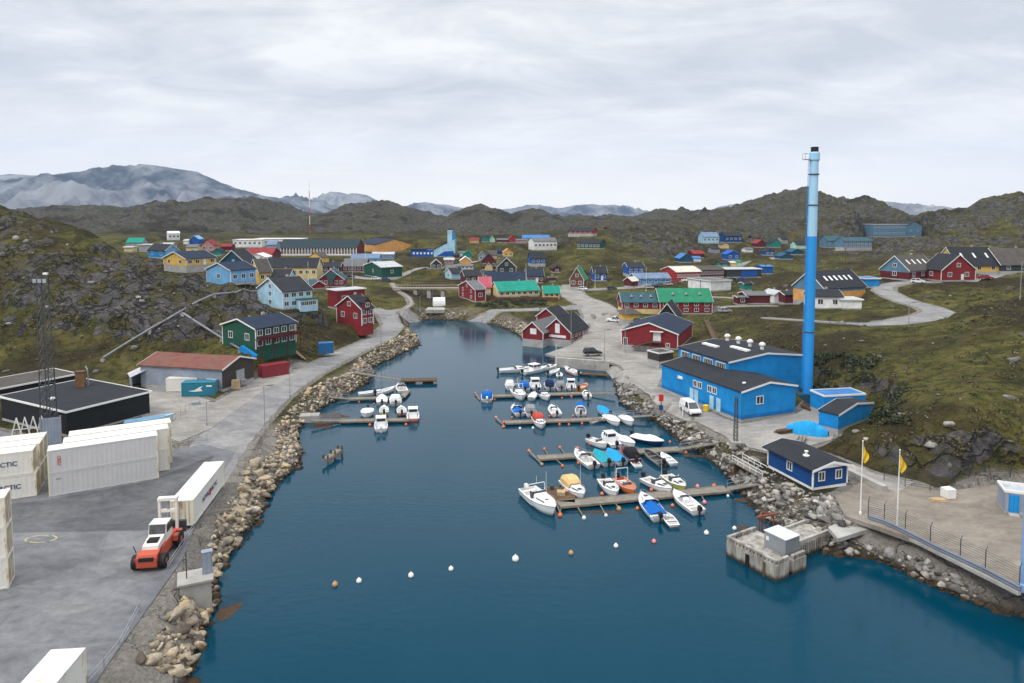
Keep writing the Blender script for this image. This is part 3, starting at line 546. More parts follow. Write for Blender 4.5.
def relief(X, Y):
    """the finished ground height, and masks (rockiness, flatness, gravel, distance from the shore)"""
    E = E0(X, Y)
    rg = ridge_h(X, Y); far = smooth(330, 520, Y)
    rgz = np.where(far > 0, rg, -50)
    d = E - rgz; kk = 3.0; E = np.where(np.abs(d) < 30, np.maximum(E, rgz) + np.exp(-np.abs(d)/kk)*0.0, np.maximum(E, rgz))
    sd = polydist(X, Y, SHORE)
    flat = np.zeros(X.shape); grav = np.zeros(X.shape)
    yrow = Y[:, 0]
    for h in HOUSES:
        m = h['c']; j0, j1 = np.searchsorted(yrow, m.y - 32), np.searchsorted(yrow, m.y + 62)
        ca, sa = math.cos(h['a']), math.sin(h['a']); dx = X[j0:j1] - m.x; dy = Y[j0:j1] - m.y
        lx = dx*ca + dy*sa; ly = -dx*sa + dy*ca
        ex = np.maximum(np.abs(lx-h['lr']/2)-h['lr']/2, 0); ey = np.maximum(np.abs(ly-h['ll']/2)-h['ll']/2, 0)
        f = 1 - smooth(0.8, 5 if m.y < 330 else 9, np.hypot(ex, ey)); flat[j0:j1] = np.maximum(flat[j0:j1], f)
        if not h.get('overwater'): E[j0:j1] = E[j0:j1]*(1-f) + f*m.z
    for nm, mt, pts in ROADS:
        P = [at(a, b, z) for a, b, z, w in pts]
        dd, zz, ww = linedist(X, Y, [(p.x, p.y) for p in P], [p[2] for p in pts], [p[3] for p in pts])
        f = 1 - smooth(0.6, 5.5, dd - ww); E = E*(1-f) + f*(zz - 0.06); flat = np.maximum(flat, 1 - smooth(0.5, 4, dd-ww)); grav = np.maximum(grav, (1 - smooth(0.2, 1.6, dd-ww)))
    for nm, mt, z, poly, bl in YARDS:
        dd = polydist(X, Y, poly); f = 1 - smooth(0.3, bl, dd); E = E*(1-f) + f*(z - 0.06); flat = np.maximum(flat, f); grav = np.maximum(grav, 1 - smooth(0.3, 2, dd))
    big = fbm(X/55, Y/55, 3, 11); med = fbm(X/17, Y/17, 4, 23)
    hill = np.maximum(smooth(5, 14, E)*smooth(-20, -45, X - 0.0*Y)*smooth(330, 240, Y), 0)          # the rocky hill on the left
    knoll = np.exp(-(((X - 75)/75)**2 + ((Y - 470)/70)**2))
    farh = smooth(480, 700, Y)
    right = smooth(60, 110, X)*smooth(4, 8, E)
    rfar = smooth(130, 200, X)*smooth(330, 420, Y)
    rk = np.clip(hill*1.2 + knoll*0.8 + farh*0.8 + right*0.36 + rfar*0.55 + 0.14, 0, 1)
    rock = smooth(0.55, 0.75, rk*0.52 + med*0.50 + (big-0.5)*0.5)*(1-flat)
    grav = np.maximum(grav, (1 - smooth(4, 8, sd))*smooth(-12, -18, X)*smooth(125, 100, Y)*(sd > 0))
    amp = (1-flat)*smooth(1.5, 8, sd)
    sc = np.clip(Y/200, 1, 5)
    rel = (ridged(X/9.0, Y/9.0, 4, 3) - 0.45)*rock*2.6 + (fbm(X/6, Y/6, 4, 7) - 0.5)*0.9 + (med - 0.5)*(1.5 + 3.5*hill)
    rel += (ridged(X/95, Y/95, 5, 41) - 0.5)*farh*14 + (ridged(X/30, Y/30, 4, 77)-0.5)*farh*5
    rel += (ridged(X/21, Y/25, 3, 91) - 0.42)*hill*5.0 + knoll*(ridged(X/26, Y/26, 4, 19)-0.45)*6 + right*(ridged(X/17, Y/17, 3, 29)-0.45)*2.4 + rfar*(ridged(X/40, Y/40, 4, 57)-0.45)*7
    E = E + rel*amp
    # the ground in front of the far houses stays below their footings
    feet = [(h['c'], h['lr'], h['ll'], h['a']) for h in HOUSES if h['c'].y > 215] + [(at(411, 256.5, 12.8), 26, 10, 0)]
    u_ = X/Y
    for c, lr, ll, a in feet:
        y0, y1 = c.y - 170, c.y + 6; j0, j1 = np.searchsorted(yrow, [y0, y1])
        P = [c, c + Vector((math.cos(a)*lr, math.sin(a)*lr, 0)), c + Vector((-math.sin(a)*ll, math.cos(a)*ll, 0))]; us = [p.x/p.y for p in P]; ua, ub = min(us) - .004, max(us) + .004
        yy = Y[j0:j1]; lim = CAMH - (CAMH - c.z)*np.minimum(yy/c.y, 1.0) - 0.15 + np.maximum(0, np.maximum(ua - u_[j0:j1], u_[j0:j1] - ub))*yy*.7
        E[j0:j1] = np.minimum(E[j0:j1], lim)
    # banks down to the water and the sea bed
    bank = np.where(sd > 0, 0.15 + sd*0.95 + (fbm(X/1.6, Y/1.6, 3, 61)-0.5)*0.7*smooth(0, 1, sd), -0.15 + sd*0.55)
    E = np.where(sd > 0, np.minimum(E, bank), np.maximum(bank, -4.5))
    return E, rock, flat, grav, sd
# --- the grid
_Y0, _Y1, _NJ, _NI = 14.0, 9000.0, 760, 760
_ys = np.concatenate([np.exp(np.linspace(math.log(_Y0), math.log(40), 50, endpoint=False)), np.exp(np.linspace(math.log(40), math.log(420), 470, endpoint=False)), np.exp(np.linspace(math.log(420), math.log(1500), 190, endpoint=False)), np.exp(np.linspace(math.log(1500), math.log(_Y1), 50))])
_us = np.concatenate([np.linspace(-2.2, -0.86, 70, endpoint=False), np.linspace(-0.86, 0.86, 640, endpoint=False), np.linspace(0.86, 2.2, 71)])
_GX = _us[None, :]*(_ys[:, None] + 6); _GY = np.repeat(_ys[:, None], len(_us), 1)
_GZ, _ROCK, _FLAT, _GRAV, _SD = relief(_GX, _GY)
def ground(x, y):
    j = np.clip(np.searchsorted(_ys, y) - 1, 0, len(_ys)-2); u = x/(y+6); i = np.clip(np.searchsorted(_us, u) - 1, 0, len(_us)-2)
    b = (y-_ys[j])/(_ys[j+1]-_ys[j]); a = (u-_us[i])/(_us[i+1]-_us[i])
    return float((_GZ[j, i]*(1-a) + _GZ[j, i+1]*a)*(1-b) + (_GZ[j+1, i]*(1-a) + _GZ[j+1, i+1]*a)*b)
def gmask(A, x, y):
    j = int(np.clip(np.searchsorted(_ys, y) - 1, 0, len(_ys)-2)); i = int(np.clip(np.searchsorted(_us, x/(y+6)) - 1, 0, len(_us)-2)); return float(A[j, i])
def hit(px, py, y0=40.0):              # where the line of sight through a photo pixel first meets the ground or the water
    d = ray(px, py); t = y0
    while t < 3000:
        p = (d.x*t, d.y*t, CAMH + d.z*t); g = max(ground(p[0], p[1]), 0)
        if p[2] <= g:
            lo, hi = t/1.004, t
            for _ in range(12):
                m = (lo+hi)/2; q = (d.x*m, d.y*m, CAMH + d.z*m)
                if q[2] <= max(ground(q[0], q[1]), 0): hi = m
                else: lo = m
            return Vector((d.x*hi, d.y*hi, max(ground(d.x*hi, d.y*hi), 0)))
        t *= 1.004
    return None
def build_terrain():
    nj, ni = _GX.shape
    co = np.stack([_GX, _GY, _GZ], -1).reshape(-1, 3)
    idx = np.arange(nj*ni).reshape(nj, ni)
    f = np.stack([idx[:-1, :-1], idx[:-1, 1:], idx[1:, 1:], idx[1:, :-1]], -1).reshape(-1, 4)
    me = bpy.data.meshes.new('terrain'); me.vertices.add(len(co)); me.vertices.foreach_set('co', co.ravel())
    me.loops.add(f.size); me.loops.foreach_set('vertex_index', f.ravel()); me.polygons.add(len(f))
    me.polygons.foreach_set('loop_start', np.arange(0, f.size, 4)); me.polygons.foreach_set('loop_total', np.full(len(f), 4))
    me.polygons.foreach_set('use_smooth', np.ones(len(f), bool)); me.update()
    # rock by relief: steep places are bare
    gy, gx = np.gradient(_GZ); sl = np.hypot(np.gradient(_GZ, axis=0)/np.gradient(_GY, axis=0), np.gradient(_GZ, axis=1)/np.gradient(_GX, axis=1))
    rock = np.clip(_ROCK*0.8 + smooth(0.75, 1.5, sl)*0.8*(1-_FLAT), 0, 1)
    for nm, A in (('rock', rock), ('gravel', np.clip(_GRAV, 0, 1)), ('far_dark', smooth(420, 720, _GY)), ('shore', 1 - smooth(0.2, 1.0, _GZ)), ('bank', (1 - smooth(3, 7, _SD))*(1-_FLAT))):
        a = me.attributes.new(nm, 'FLOAT', 'POINT'); a.data.foreach_set('value', A.ravel().astype(np.float32))
    o = link('terrain', me, ground_mat()); o['kind'] = 'structure'
def ground_mat():
    m = bpy.data.materials.new('hillside'); nt, N, L, b = nodes_of(m); b.inputs['Roughness'].default_value = 0.95; b.inputs['Specular IOR Level'].default_value = 0.1
    tc = N.new('ShaderNodeTexCoord')
    def noise(s, d=5, r=0.6, ds=0):
        n = N.new('ShaderNodeTexNoise'); n.inputs['Scale'].default_value = s; n.inputs['Detail'].default_value = d; n.inputs['Roughness'].default_value = r; n.inputs['Distortion'].default_value = ds
        L.new(tc.outputs['Object'], n.inputs['Vector']); return n.outputs[0]
    def attr(n):
        a = N.new('ShaderNodeAttribute'); a.attribute_name = n; return a.outputs['Fac']
    def rng(x, a, c, lo=0, hi=1):
        r = N.new('ShaderNodeMapRange'); r.interpolation_type = 'SMOOTHSTEP'
        for k, v in (('From Min', a), ('From Max', c), ('To Min', lo), ('To Max', hi)): r.inputs[k].default_value = v
        L.new(x, r.inputs[0]); return r.outputs[0]
    def math_(op, x, y):
        n = N.new('ShaderNodeMath'); n.operation = op; n.use_clamp = True
        for i, v in enumerate((x, y)):
            if isinstance(v, (int, float)): n.inputs[i].default_value = v
            else: L.new(v, n.inputs[i])
        return n.outputs[0]
    def mix(f, a, c, bt='MIX'):
        n = N.new('ShaderNodeMix'); n.data_type = 'RGBA'; n.blend_type = bt
        if isinstance(f, (int, float)): n.inputs['Factor'].default_value = f
        else: L.new(f, n.inputs['Factor'])
        for k, v in (('A', a), ('B', c)):
            if isinstance(v, tuple): n.inputs[k].default_value = (*v, 1)
            else: L.new(v, n.inputs[k])
        return n.outputs['Result']
    def ramp(x, stops):
        r = N.new('ShaderNodeValToRGB'); e = r.color_ramp.elements
        while len(e) < len(stops): e.new(0.5)
        for k, (p, c) in enumerate(stops): e[k].position = p; e[k].color = (*c, 1)
        L.new(x, r.inputs[0]); return r.outputs[0]
    nb, nm_, nf, nff = noise(0.035, 6), noise(0.16, 7, 0.65, 0.4), noise(0.8, 7, 0.7), noise(3.0, 5, 0.7)
    grass = ramp(nm_, [(0.30, (0.024, 0.030, 0.010)), (0.44, (0.074, 0.075, 0.020)), (0.56, (0.128, 0.116, 0.032)), (0.70, (0.155, 0.125, 0.052))])
    grass = mix(rng(nb, 0.42, 0.62), grass, (0.046, 0.036, 0.018))
    grass = mix(math_('MULTIPLY', rng(nf, 0.45, 0.65), 0.6), grass, (0.020, 0.022, 0.009))
    grass = mix(math_('MULTIPLY', rng(nff, 0.62, 0.70), 0.6), grass, (0.17, 0.15, 0.12))
    rockc = ramp(nf, [(0.28, (0.018, 0.017, 0.018)), (0.45, (0.062, 0.059, 0.062)), (0.58, (0.115, 0.110, 0.112)), (0.75, (0.22, 0.205, 0.19))])
    rockc = mix(rng(nm_, 0.35, 0.7, 0, 0.7), rockc, ramp(nff, [(0.35, (0.05, 0.047, 0.045)), (0.7, (0.19, 0.175, 0.165))]))
    rockc = mix(rng(nb, 0.45, 0.6, 0, 0.45), rockc, (0.058, 0.052, 0.05))
    moss = math_('MULTIPLY', rng(noise(0.21, 7, 0.72), 0.475, 0.535), 0.92)
    rockc = mix(moss, rockc, ramp(nff, [(0.35, (0.036, 0.037, 0.011)), (0.65, (0.098, 0.085, 0.026))]))
    grass = mix(math_('MULTIPLY', attr('far_dark'), 0.9), grass, ramp(nm_, [(0.35, (0.016, 0.0145, 0.013)), (0.6, (0.046, 0.037, 0.027))]))  # far grass is mixed darker and browner
    vo = N.new('ShaderNodeTexVoronoi'); vo.feature = 'DISTANCE_TO_EDGE'; vo.inputs['Scale'].default_value = 0.15; vo.inputs['Randomness'].default_value = 1
    wp = N.new('ShaderNodeTexNoise'); wp.inputs['Scale'].default_value = 0.35; wp.inputs['Detail'].default_value = 5; L.new(tc.outputs['Object'], wp.inputs['Vector'])
    wm = N.new('ShaderNodeMix'); wm.data_type = 'VECTOR'; wm.inputs['Factor'].default_value = 0.5; sc_ = N.new('ShaderNodeVectorMath'); sc_.operation = 'SCALE'; sc_.inputs['Scale'].default_value = 9.0; L.new(wp.outputs['Color'], sc_.inputs[0])
    va = N.new('ShaderNodeVectorMath'); va.operation = 'ADD'; L.new(tc.outputs['Object'], va.inputs[0]); L.new(sc_.outputs[0], va.inputs[1]); ms_ = N.new('ShaderNodeMapping'); ms_.inputs['Scale'].default_value = (1, 1.5, 1.7); L.new(va.outputs[0], ms_.inputs[0]); L.new(ms_.outputs[0], vo.inputs['Vector'])
    crack = rng(vo.outputs['Distance'], 0.0, 0.10); rockc = mix(crack, mix(0.72, rockc, (0.012, 0.012, 0.012)), rockc)
    rm = math_('ADD', attr('rock'), math_('SUBTRACT', math_('MULTIPLY', nf, 0.9), 0.42)); rm = rng(rm, 0.40, 0.56)
    col = mix(rm, grass, rockc)
    gv = ramp(nff, [(0.3, (0.17, 0.155, 0.135)), (0.7, (0.33, 0.31, 0.28))])
    bk = ramp(nf, [(0.3, (0.07, 0.06, 0.05)), (0.7, (0.28, 0.25, 0.21))])
    col = mix(math_('MULTIPLY', attr('bank'), rng(nf, 0.3, 0.55)), col, bk)
    gm = math_('ADD', attr('gravel'), math_('SUBTRACT', math_('MULTIPLY', nf, 0.8), 0.4)); col = mix(rng(gm, 0.35, 0.65), col, gv)
    col = mix(math_('MULTIPLY', attr('shore'), 0.9), col, ramp(nff, [(0.35, (0.022, 0.014, 0.008)), (0.7, (0.075, 0.045, 0.02))]))
    L.new(col, b.inputs['Base Color'])
    bp = N.new('ShaderNodeBump'); bp.inputs['Strength'].default_value = 1.0; bp.inputs['Distance'].default_value = 0.9
    hsum = N.new('ShaderNodeMath'); hsum.operation = 'MULTIPLY_ADD'; hsum.inputs[1].default_value = 0.35; L.new(nff, hsum.inputs[0]); hs2 = N.new('ShaderNodeMath'); hs2.operation = 'MULTIPLY_ADD'; hs2.inputs[1].default_value = 0.5; L.new(crack, hs2.inputs[0]); L.new(nf, hs2.inputs[2]); L.new(hs2.outputs[0], hsum.inputs[2])
    L.new(hsum.outputs[0], bp.inputs['Height']); L.new(bp.outputs[0], b.inputs['Normal'])
    return m
build_terrain()
# ------------------------------------------------------------------ sea
def water_mat():
    m = bpy.data.materials.new('harbour_water'); nt, N, L, b = nodes_of(m)
    b.inputs['Base Color'].default_value = (0.0, 0.034, 0.062, 1); b.inputs['Specular Tint'].default_value = (0.05, 0.6, 1.0, 1); b.inputs['Roughness'].default_value = 0.10; b.inputs['IOR'].default_value = 1.33
    tc = N.new('ShaderNodeTexCoord'); mp = N.new('ShaderNodeMapping'); mp.inputs['Scale'].default_value = (0.55, 1.0, 1); mp.inputs['Rotation'].default_value = (0, 0, R(12)); L.new(tc.outputs['Object'], mp.inputs[0])
    def noise(s, d, r, mapped=True):
        n = N.new('ShaderNodeTexNoise'); n.inputs['Scale'].default_value = s; n.inputs['Detail'].default_value = d; n.inputs['Roughness'].default_value = r
        L.new(mp.outputs[0] if mapped else tc.outputs['Object'], n.inputs['Vector']); return n.outputs[0]
    b1 = N.new('ShaderNodeBump'); b1.inputs['Distance'].default_value = 0.12
    patch = N.new('ShaderNodeMapRange'); patch.inputs['From Min'].default_value = 0.35; patch.inputs['From Max'].default_value = 0.7; patch.inputs['To Min'].default_value = 0.12; patch.inputs['To Max'].default_value = 0.45
    L.new(noise(0.03, 3, 0.5), patch.inputs[0]); L.new(patch.outputs[0], b1.inputs['Strength'])
    L.new(noise(1.1, 4, 0.55), b1.inputs['Height'])
    b2 = N.new('ShaderNodeBump'); b2.inputs['Distance'].default_value = 0.08; b2.inputs['Strength'].default_value = 0.12; L.new(noise(0.22, 3, 0.5), b2.inputs['Height'])
    L.new(b1.outputs[0], b2.inputs['Normal']); L.new(b2.outputs[0], b.inputs['Normal'])
    return m
w = MB(); w.add([(-60, -230, 0), (1200, -230, 0), (1200, 330, 0), (-60, 330, 0)], [(0, 1, 2, 3)])
o = w.build('water', water_mat()); o['kind'] = 'structure'
# ------------------------------------------------------------------ roads and yards
def ground_sheet_mat(key, c0, c1, scale=1.5, crack=0.0, tint=None):
    m = bpy.data.materials.new(key); nt, N, L, b = nodes_of(m); b.inputs['Roughness'].default_value = 0.9; b.inputs['Specular IOR Level'].default_value = 0.2
    tc = N.new('ShaderNodeTexCoord')
    def noise(s, d, r, ds=0, sc=(1, 1, 1)):
        mp = N.new('ShaderNodeMapping'); mp.inputs['Scale'].default_value = sc; mp.inputs['Rotation'].default_value = (0, 0, R(35)); L.new(tc.outputs['Object'], mp.inputs[0])
        n = N.new('ShaderNodeTexNoise'); n.inputs['Scale'].default_value = s; n.inputs['Detail'].default_value = d; n.inputs['Roughness'].default_value = r; n.inputs['Distortion'].default_value = ds
        L.new(mp.outputs[0], n.inputs['Vector']); return n.outputs[0]
    def ramp(x, a, c, p0=0.3, p1=0.7):
        r = N.new('ShaderNodeValToRGB'); r.color_ramp.elements[0].position = p0; r.color_ramp.elements[1].position = p1
        r.color_ramp.elements[0].color = (*a, 1); r.color_ramp.elements[1].color = (*c, 1); L.new(x, r.inputs[0]); return r.outputs[0]
    base = ramp(noise(0.12, 6, 0.6, 0.5), c0, c1)
    mul = N.new('ShaderNodeMix'); mul.data_type = 'RGBA'; mul.blend_type = 'MULTIPLY'; mul.inputs['Factor'].default_value = 0.8
    L.new(base, mul.inputs['A']); L.new(ramp(noise(scale, 7, 0.75), (0.72, 0.72, 0.72), (1.18, 1.18, 1.18)), mul.inputs['B']); cur = mul.outputs['Result']
    m3 = N.new('ShaderNodeMix'); m3.data_type = 'RGBA'; m3.blend_type = 'MULTIPLY'; m3.inputs['Factor'].default_value = 0.6   # tyre tracks and drips
    L.new(cur, m3.inputs['A']); L.new(ramp(noise(0.35, 5, 0.7, 0.8, (0.6, 1.2, 1)), (0.55, 0.55, 0.56), (1.1, 1.1, 1.1), 0.35, 0.6), m3.inputs['B']); cur = m3.outputs['Result']
    if crack:
        v = N.new('ShaderNodeTexVoronoi'); v.feature = 'DISTANCE_TO_EDGE'; v.inputs['Scale'].default_value = 0.11
        mp = N.new('ShaderNodeMapping'); L.new(tc.outputs['Object'], mp.inputs[0]); L.new(mp.outputs[0], v.inputs['Vector'])
        m4 = N.new('ShaderNodeMix'); m4.data_type = 'RGBA'; m4.blend_type = 'MULTIPLY'; m4.inputs['Factor'].default_value = 1
        L.new(cur, m4.inputs['A']); L.new(ramp(v.outputs['Distance'], (0.86, 0.86, 0.86), (1, 1, 1), 0.0, 0.010), m4.inputs['B']); cur = m4.outputs['Result']
    L.new(cur, b.inputs['Base Color'])
    bp = N.new('ShaderNodeBump'); bp.inputs['Strength'].default_value = 0.4; bp.inputs['Distance'].default_value = 0.05; L.new(noise(6, 4, 0.7), bp.inputs['Height']); L.new(bp.outputs[0], b.inputs['Normal'])
    return m
GM = dict(asphalt=ground_sheet_mat('worn_asphalt', (0.20, 0.20, 0.205), (0.28, 0.275, 0.27), 1.2), gravel=ground_sheet_mat('pale_gravel', (0.235, 0.225, 0.21), (0.34, 0.325, 0.30), 2.0),
          yard=ground_sheet_mat('yard_asphalt', (0.135, 0.14, 0.152), (0.215, 0.218, 0.226), 1.0, crack=1), sand=ground_sheet_mat('sandy_gravel', (0.18, 0.155, 0.125), (0.27, 0.24, 0.205), 1.8))
def build_road(name, mt, pts, lift):
    P = [at(a, b, z) for a, b, z, w in pts]; ws = [p[3] for p in pts]
    # smooth centre line (Catmull-Rom)
    C = []; n = len(P)
    for i in range(n-1):
        p0, p1, p2, p3 = P[max(i-1, 0)], P[i], P[i+1], P[min(i+2, n-1)]
        m = max(2, int((p2-p1).length/1.6))
        for k in range(m):
            t = k/m; q = 0.5*((2*p1) + (p2-p0)*t + (2*p0-5*p1+4*p2-p3)*t*t + (3*p1-p0-3*p2+p3)*t**3); C.append((q, ws[i]*(1-t)+ws[i+1]*t))
    C.append((P[-1], ws[-1]))
    vs = []; fs = []; K = 6; rr = random.Random(len(name)*7)
    for i, (q, w) in enumerate(C):
        d = (C[min(i+1, len(C)-1)][0] - C[max(i-1, 0)][0]); d.z = 0; d.normalize(); s = Vector((d.y, -d.x, 0)); w += rr.uniform(-.15, .15)
        for k in range(K+1):
            p = q + s*(w*(2*k/K-1)); edge = 0.05 if k in (0, K) else 0
            g = ground(p.x, p.y); vs.append((p.x, p.y, max(g, q.z-0.06 if g > q.z - 0.5 else g) + lift - edge))
    for i in range(len(C)-1):
        for k in range(K): fs.append((i*(K+1)+k, i*(K+1)+k+1, (i+1)*(K+1)+k+1, (i+1)*(K+1)+k))
    o = MB().add(vs, fs).build(name, GM[mt], smooth=True, fix=False); o['kind'] = 'structure'
for i, (nm, mt, pts) in enumerate(ROADS): build_road(nm, mt, pts, 0.075 + 0.006*i)
GM['patch'] = ground_sheet_mat('dark_asphalt', (0.085, 0.088, 0.095), (0.14, 0.142, 0.15), 1.1)
PATCH = P3([(-60,512),(48,500),(150,481),(214,455),(206,470),(170,526),(140,531),(-60,534)], 3.0); _pb = MB(); _pb.add([(p[0], p[1], 3.026) for p in PATCH], [tuple(range(len(PATCH)))])
_po = _pb.build('yard_patch', GM['patch']); _po['kind'] = 'structure'
for i, (nm, mt, z, poly, bl) in enumerate(YARDS):
    b = MB(); n = len(poly)
    b.add([(p[0], p[1], z + 0.02 + 0.005*i) for p in poly] + [(p[0], p[1], z - 0.5) for p in poly], [tuple(range(n))] + [(k, (k+1) % n, n+(k+1) % n, n+k) for k in range(n)])
    o = b.build(nm, GM[mt]); o['kind'] = 'structure'
# ------------------------------------------------------------------ far mountains
def mountain_mat(key, col, col2):
    m = bpy.data.materials.new(key); nt, N, L, b = nodes_of(m); b.inputs['Roughness'].default_value = 0.95; b.inputs['Specular IOR Level'].default_value = 0
    tc = N.new('ShaderNodeTexCoord'); n = N.new('ShaderNodeTexNoise'); n.inputs['Scale'].default_value = 0.0035; n.inputs['Detail'].default_value = 9; n.inputs['Roughness'].default_value = 0.7
    mp = N.new('ShaderNodeMapping'); mp.inputs['Scale'].default_value = (1, 1, 0.6); L.new(tc.outputs['Object'], mp.inputs[0]); L.new(mp.outputs[0], n.inputs['Vector'])
    r = N.new('ShaderNodeValToRGB'); r.color_ramp.elements[0].position = 0.42; r.color_ramp.elements[1].position = 0.60; r.color_ramp.elements[0].color = (*col, 1); r.color_ramp.elements[1].color = (*col2, 1)
    L.new(n.outputs[0], r.inputs[0]); L.new(r.outputs[0], b.inputs['Base Color']); return m
def mountain(name, Yc, pts, depth, seed, m, rough=0.30):
    p = np.array(pts, float); xs = (p[:, 0]-512)/FPX*Yc; zs = np.array([atY(a, b, Yc).z for a, b in pts])
    nx, ny = 260, 70
    gx = np.linspace(xs[0], xs[-1], nx); t = np.linspace(-1, 1, ny)
    X, T = np.meshgrid(gx, t); top = np.interp(X, xs, zs) + 20
    amp = zs.max()
    prof = (1 - np.abs(T)**1.5)
    Y = Yc + T*depth
    r = ridged(X/(amp*1.1), Y/(amp*1.4), 6, seed)
    Z = -20 + top*prof + (r - 0.5)*amp*rough*2.2*(0.15 + 0.85*np.minimum(1, np.abs(T)*2.2))*smooth(0, 0.2, prof)
    crest = np.abs(T) < 0.2
    Z = np.where(crest, np.minimum(Z, top - 20 + (ridged(X/(amp*0.22), Y*0, 4, seed+3)-0.5)*amp*0.03), Z)
    co = np.stack([X, Y, Z], -1).reshape(-1, 3); idx = np.arange(nx*ny).reshape(ny, nx)
    f = np.stack([idx[:-1, :-1], idx[:-1, 1:], idx[1:, 1:], idx[1:, :-1]], -1).reshape(-1, 4)
    o = MB(); o.v = [tuple(v) for v in co]; o.f = [tuple(int(i) for i in q) for q in f]
    ob = o.build(name, m, smooth=True, fix=False); ob['kind'] = 'structure'
MT1 = mountain_mat('mountain_rock', (0.030, 0.036, 0.048), (0.24, 0.24, 0.25)); MT2 = mountain_mat('pale_mountain_rock', (0.13, 0.13, 0.14), (0.34, 0.33, 0.32))  # MT1's pale tone puts sunlit slopes and snow into the rock colour
mountain('mountain', 5200, [(-120,200),(-60,190),(20,200),(34,199),(45,194),(55,177),(64,173),(78,170),(92,174),(107,172),(118,172),(128,169.5),(138,167),(150,165.5),(163,166),(175,168),(188,170),(200,173),(211,176),(220,180),(230,186),(240,189),(256,192),(276,197),(298,204),(320,214)], 1500, 4, MT1)
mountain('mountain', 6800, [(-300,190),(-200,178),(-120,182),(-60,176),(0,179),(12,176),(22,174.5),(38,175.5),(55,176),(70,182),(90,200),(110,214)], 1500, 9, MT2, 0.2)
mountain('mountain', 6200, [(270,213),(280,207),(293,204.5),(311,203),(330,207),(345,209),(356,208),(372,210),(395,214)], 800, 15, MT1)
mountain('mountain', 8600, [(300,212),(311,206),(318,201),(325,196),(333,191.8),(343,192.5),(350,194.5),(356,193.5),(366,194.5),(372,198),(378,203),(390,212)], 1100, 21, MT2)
mountain('mountain', 7200, [(385,214),(398,210),(408,207),(416,204),(426,202),(436,204),(446,204.5),(458,207),(468,209),(490,214)], 900, 25, MT1)
mountain('mountain', 7800, [(480,214),(495,210.5),(505,209),(518,207),(530,205),(540,204.8),(548,206),(556,208),(563,208),(572,205.5),(582,204.5),(592,204),(602,205.5),(612,204.8),(622,206),(632,208),(642,210),(660,215)], 1000, 31, MT1)
mountain('mountain', 8200, [(700,214),(715,209),(724,206),(735,203.5),(745,205),(755,208),(775,214)], 800, 37, MT1)
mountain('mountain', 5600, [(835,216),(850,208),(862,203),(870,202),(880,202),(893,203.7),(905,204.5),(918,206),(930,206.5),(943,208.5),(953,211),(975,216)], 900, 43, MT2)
# ------------------------------------------------------------------ building the houses
W['orange2'] = W['orange']; W['plinth'] = wallmat('plinth', (.006, .15, .42)); RF['orange2'] = roofmat('orange', (0.5, 0.2, 0.06)); RF['royal2'] = roofmat('royal', (0.012, 0.10, 0.42)); RF['darkteal2'] = roofmat('darkteal', (0.014, 0.075, 0.14)); RF['schoolroof'] = roofmat('school', (0.018, 0.034, 0.042)); RF['sky'] = roofmat('sky', (0.20, 0.38, 0.60))
_WIN = {}
def window_mesh(w, h, detailed):
    k = (round(w, 1), round(h, 1), detailed)
    if k not in _WIN:
        w, h = k[0], k[1]
        f = MB(); t = 0.13
        f.box(-w/2-t, w/2+t, -0.05, 0, -h/2-t, -h/2); f.box(-w/2-t, w/2+t, -0.05, 0, h/2, h/2+t); f.box(-w/2-t, -w/2, -0.05, 0, -h/2, h/2); f.box(w/2, w/2+t, -0.05, 0, -h/2, h/2)
        f.box(-0.04, 0.04, -0.055, -0.005, -h/2, h/2)
        p = MB().box(-w/2, w/2, -0.02, 0.0, -h/2, h/2)
        _WIN[k] = (f.mesh('window'), p.mesh('pane'))
        _WIN[k][0].materials.append(M['trim']); _WIN[k][1].materials.append(M['glass'])
    return _WIN[k]
def add_window(root, face, hh, u, z, w, h, far=False):
    fm, pm = window_mesh(w, h, not far)
    o = bpy.data.objects.new('window', fm); COL.objects.link(o); o.parent = root
    if face == 'r': o.location = (u, -0.005, z)
    elif face == 'l': o.location = (-0.005, u, z); o.rotation_euler = (0, 0, -math.pi/2)
    p = bpy.data.objects.new('pane', pm); COL.objects.link(p); p.parent = o
    return o
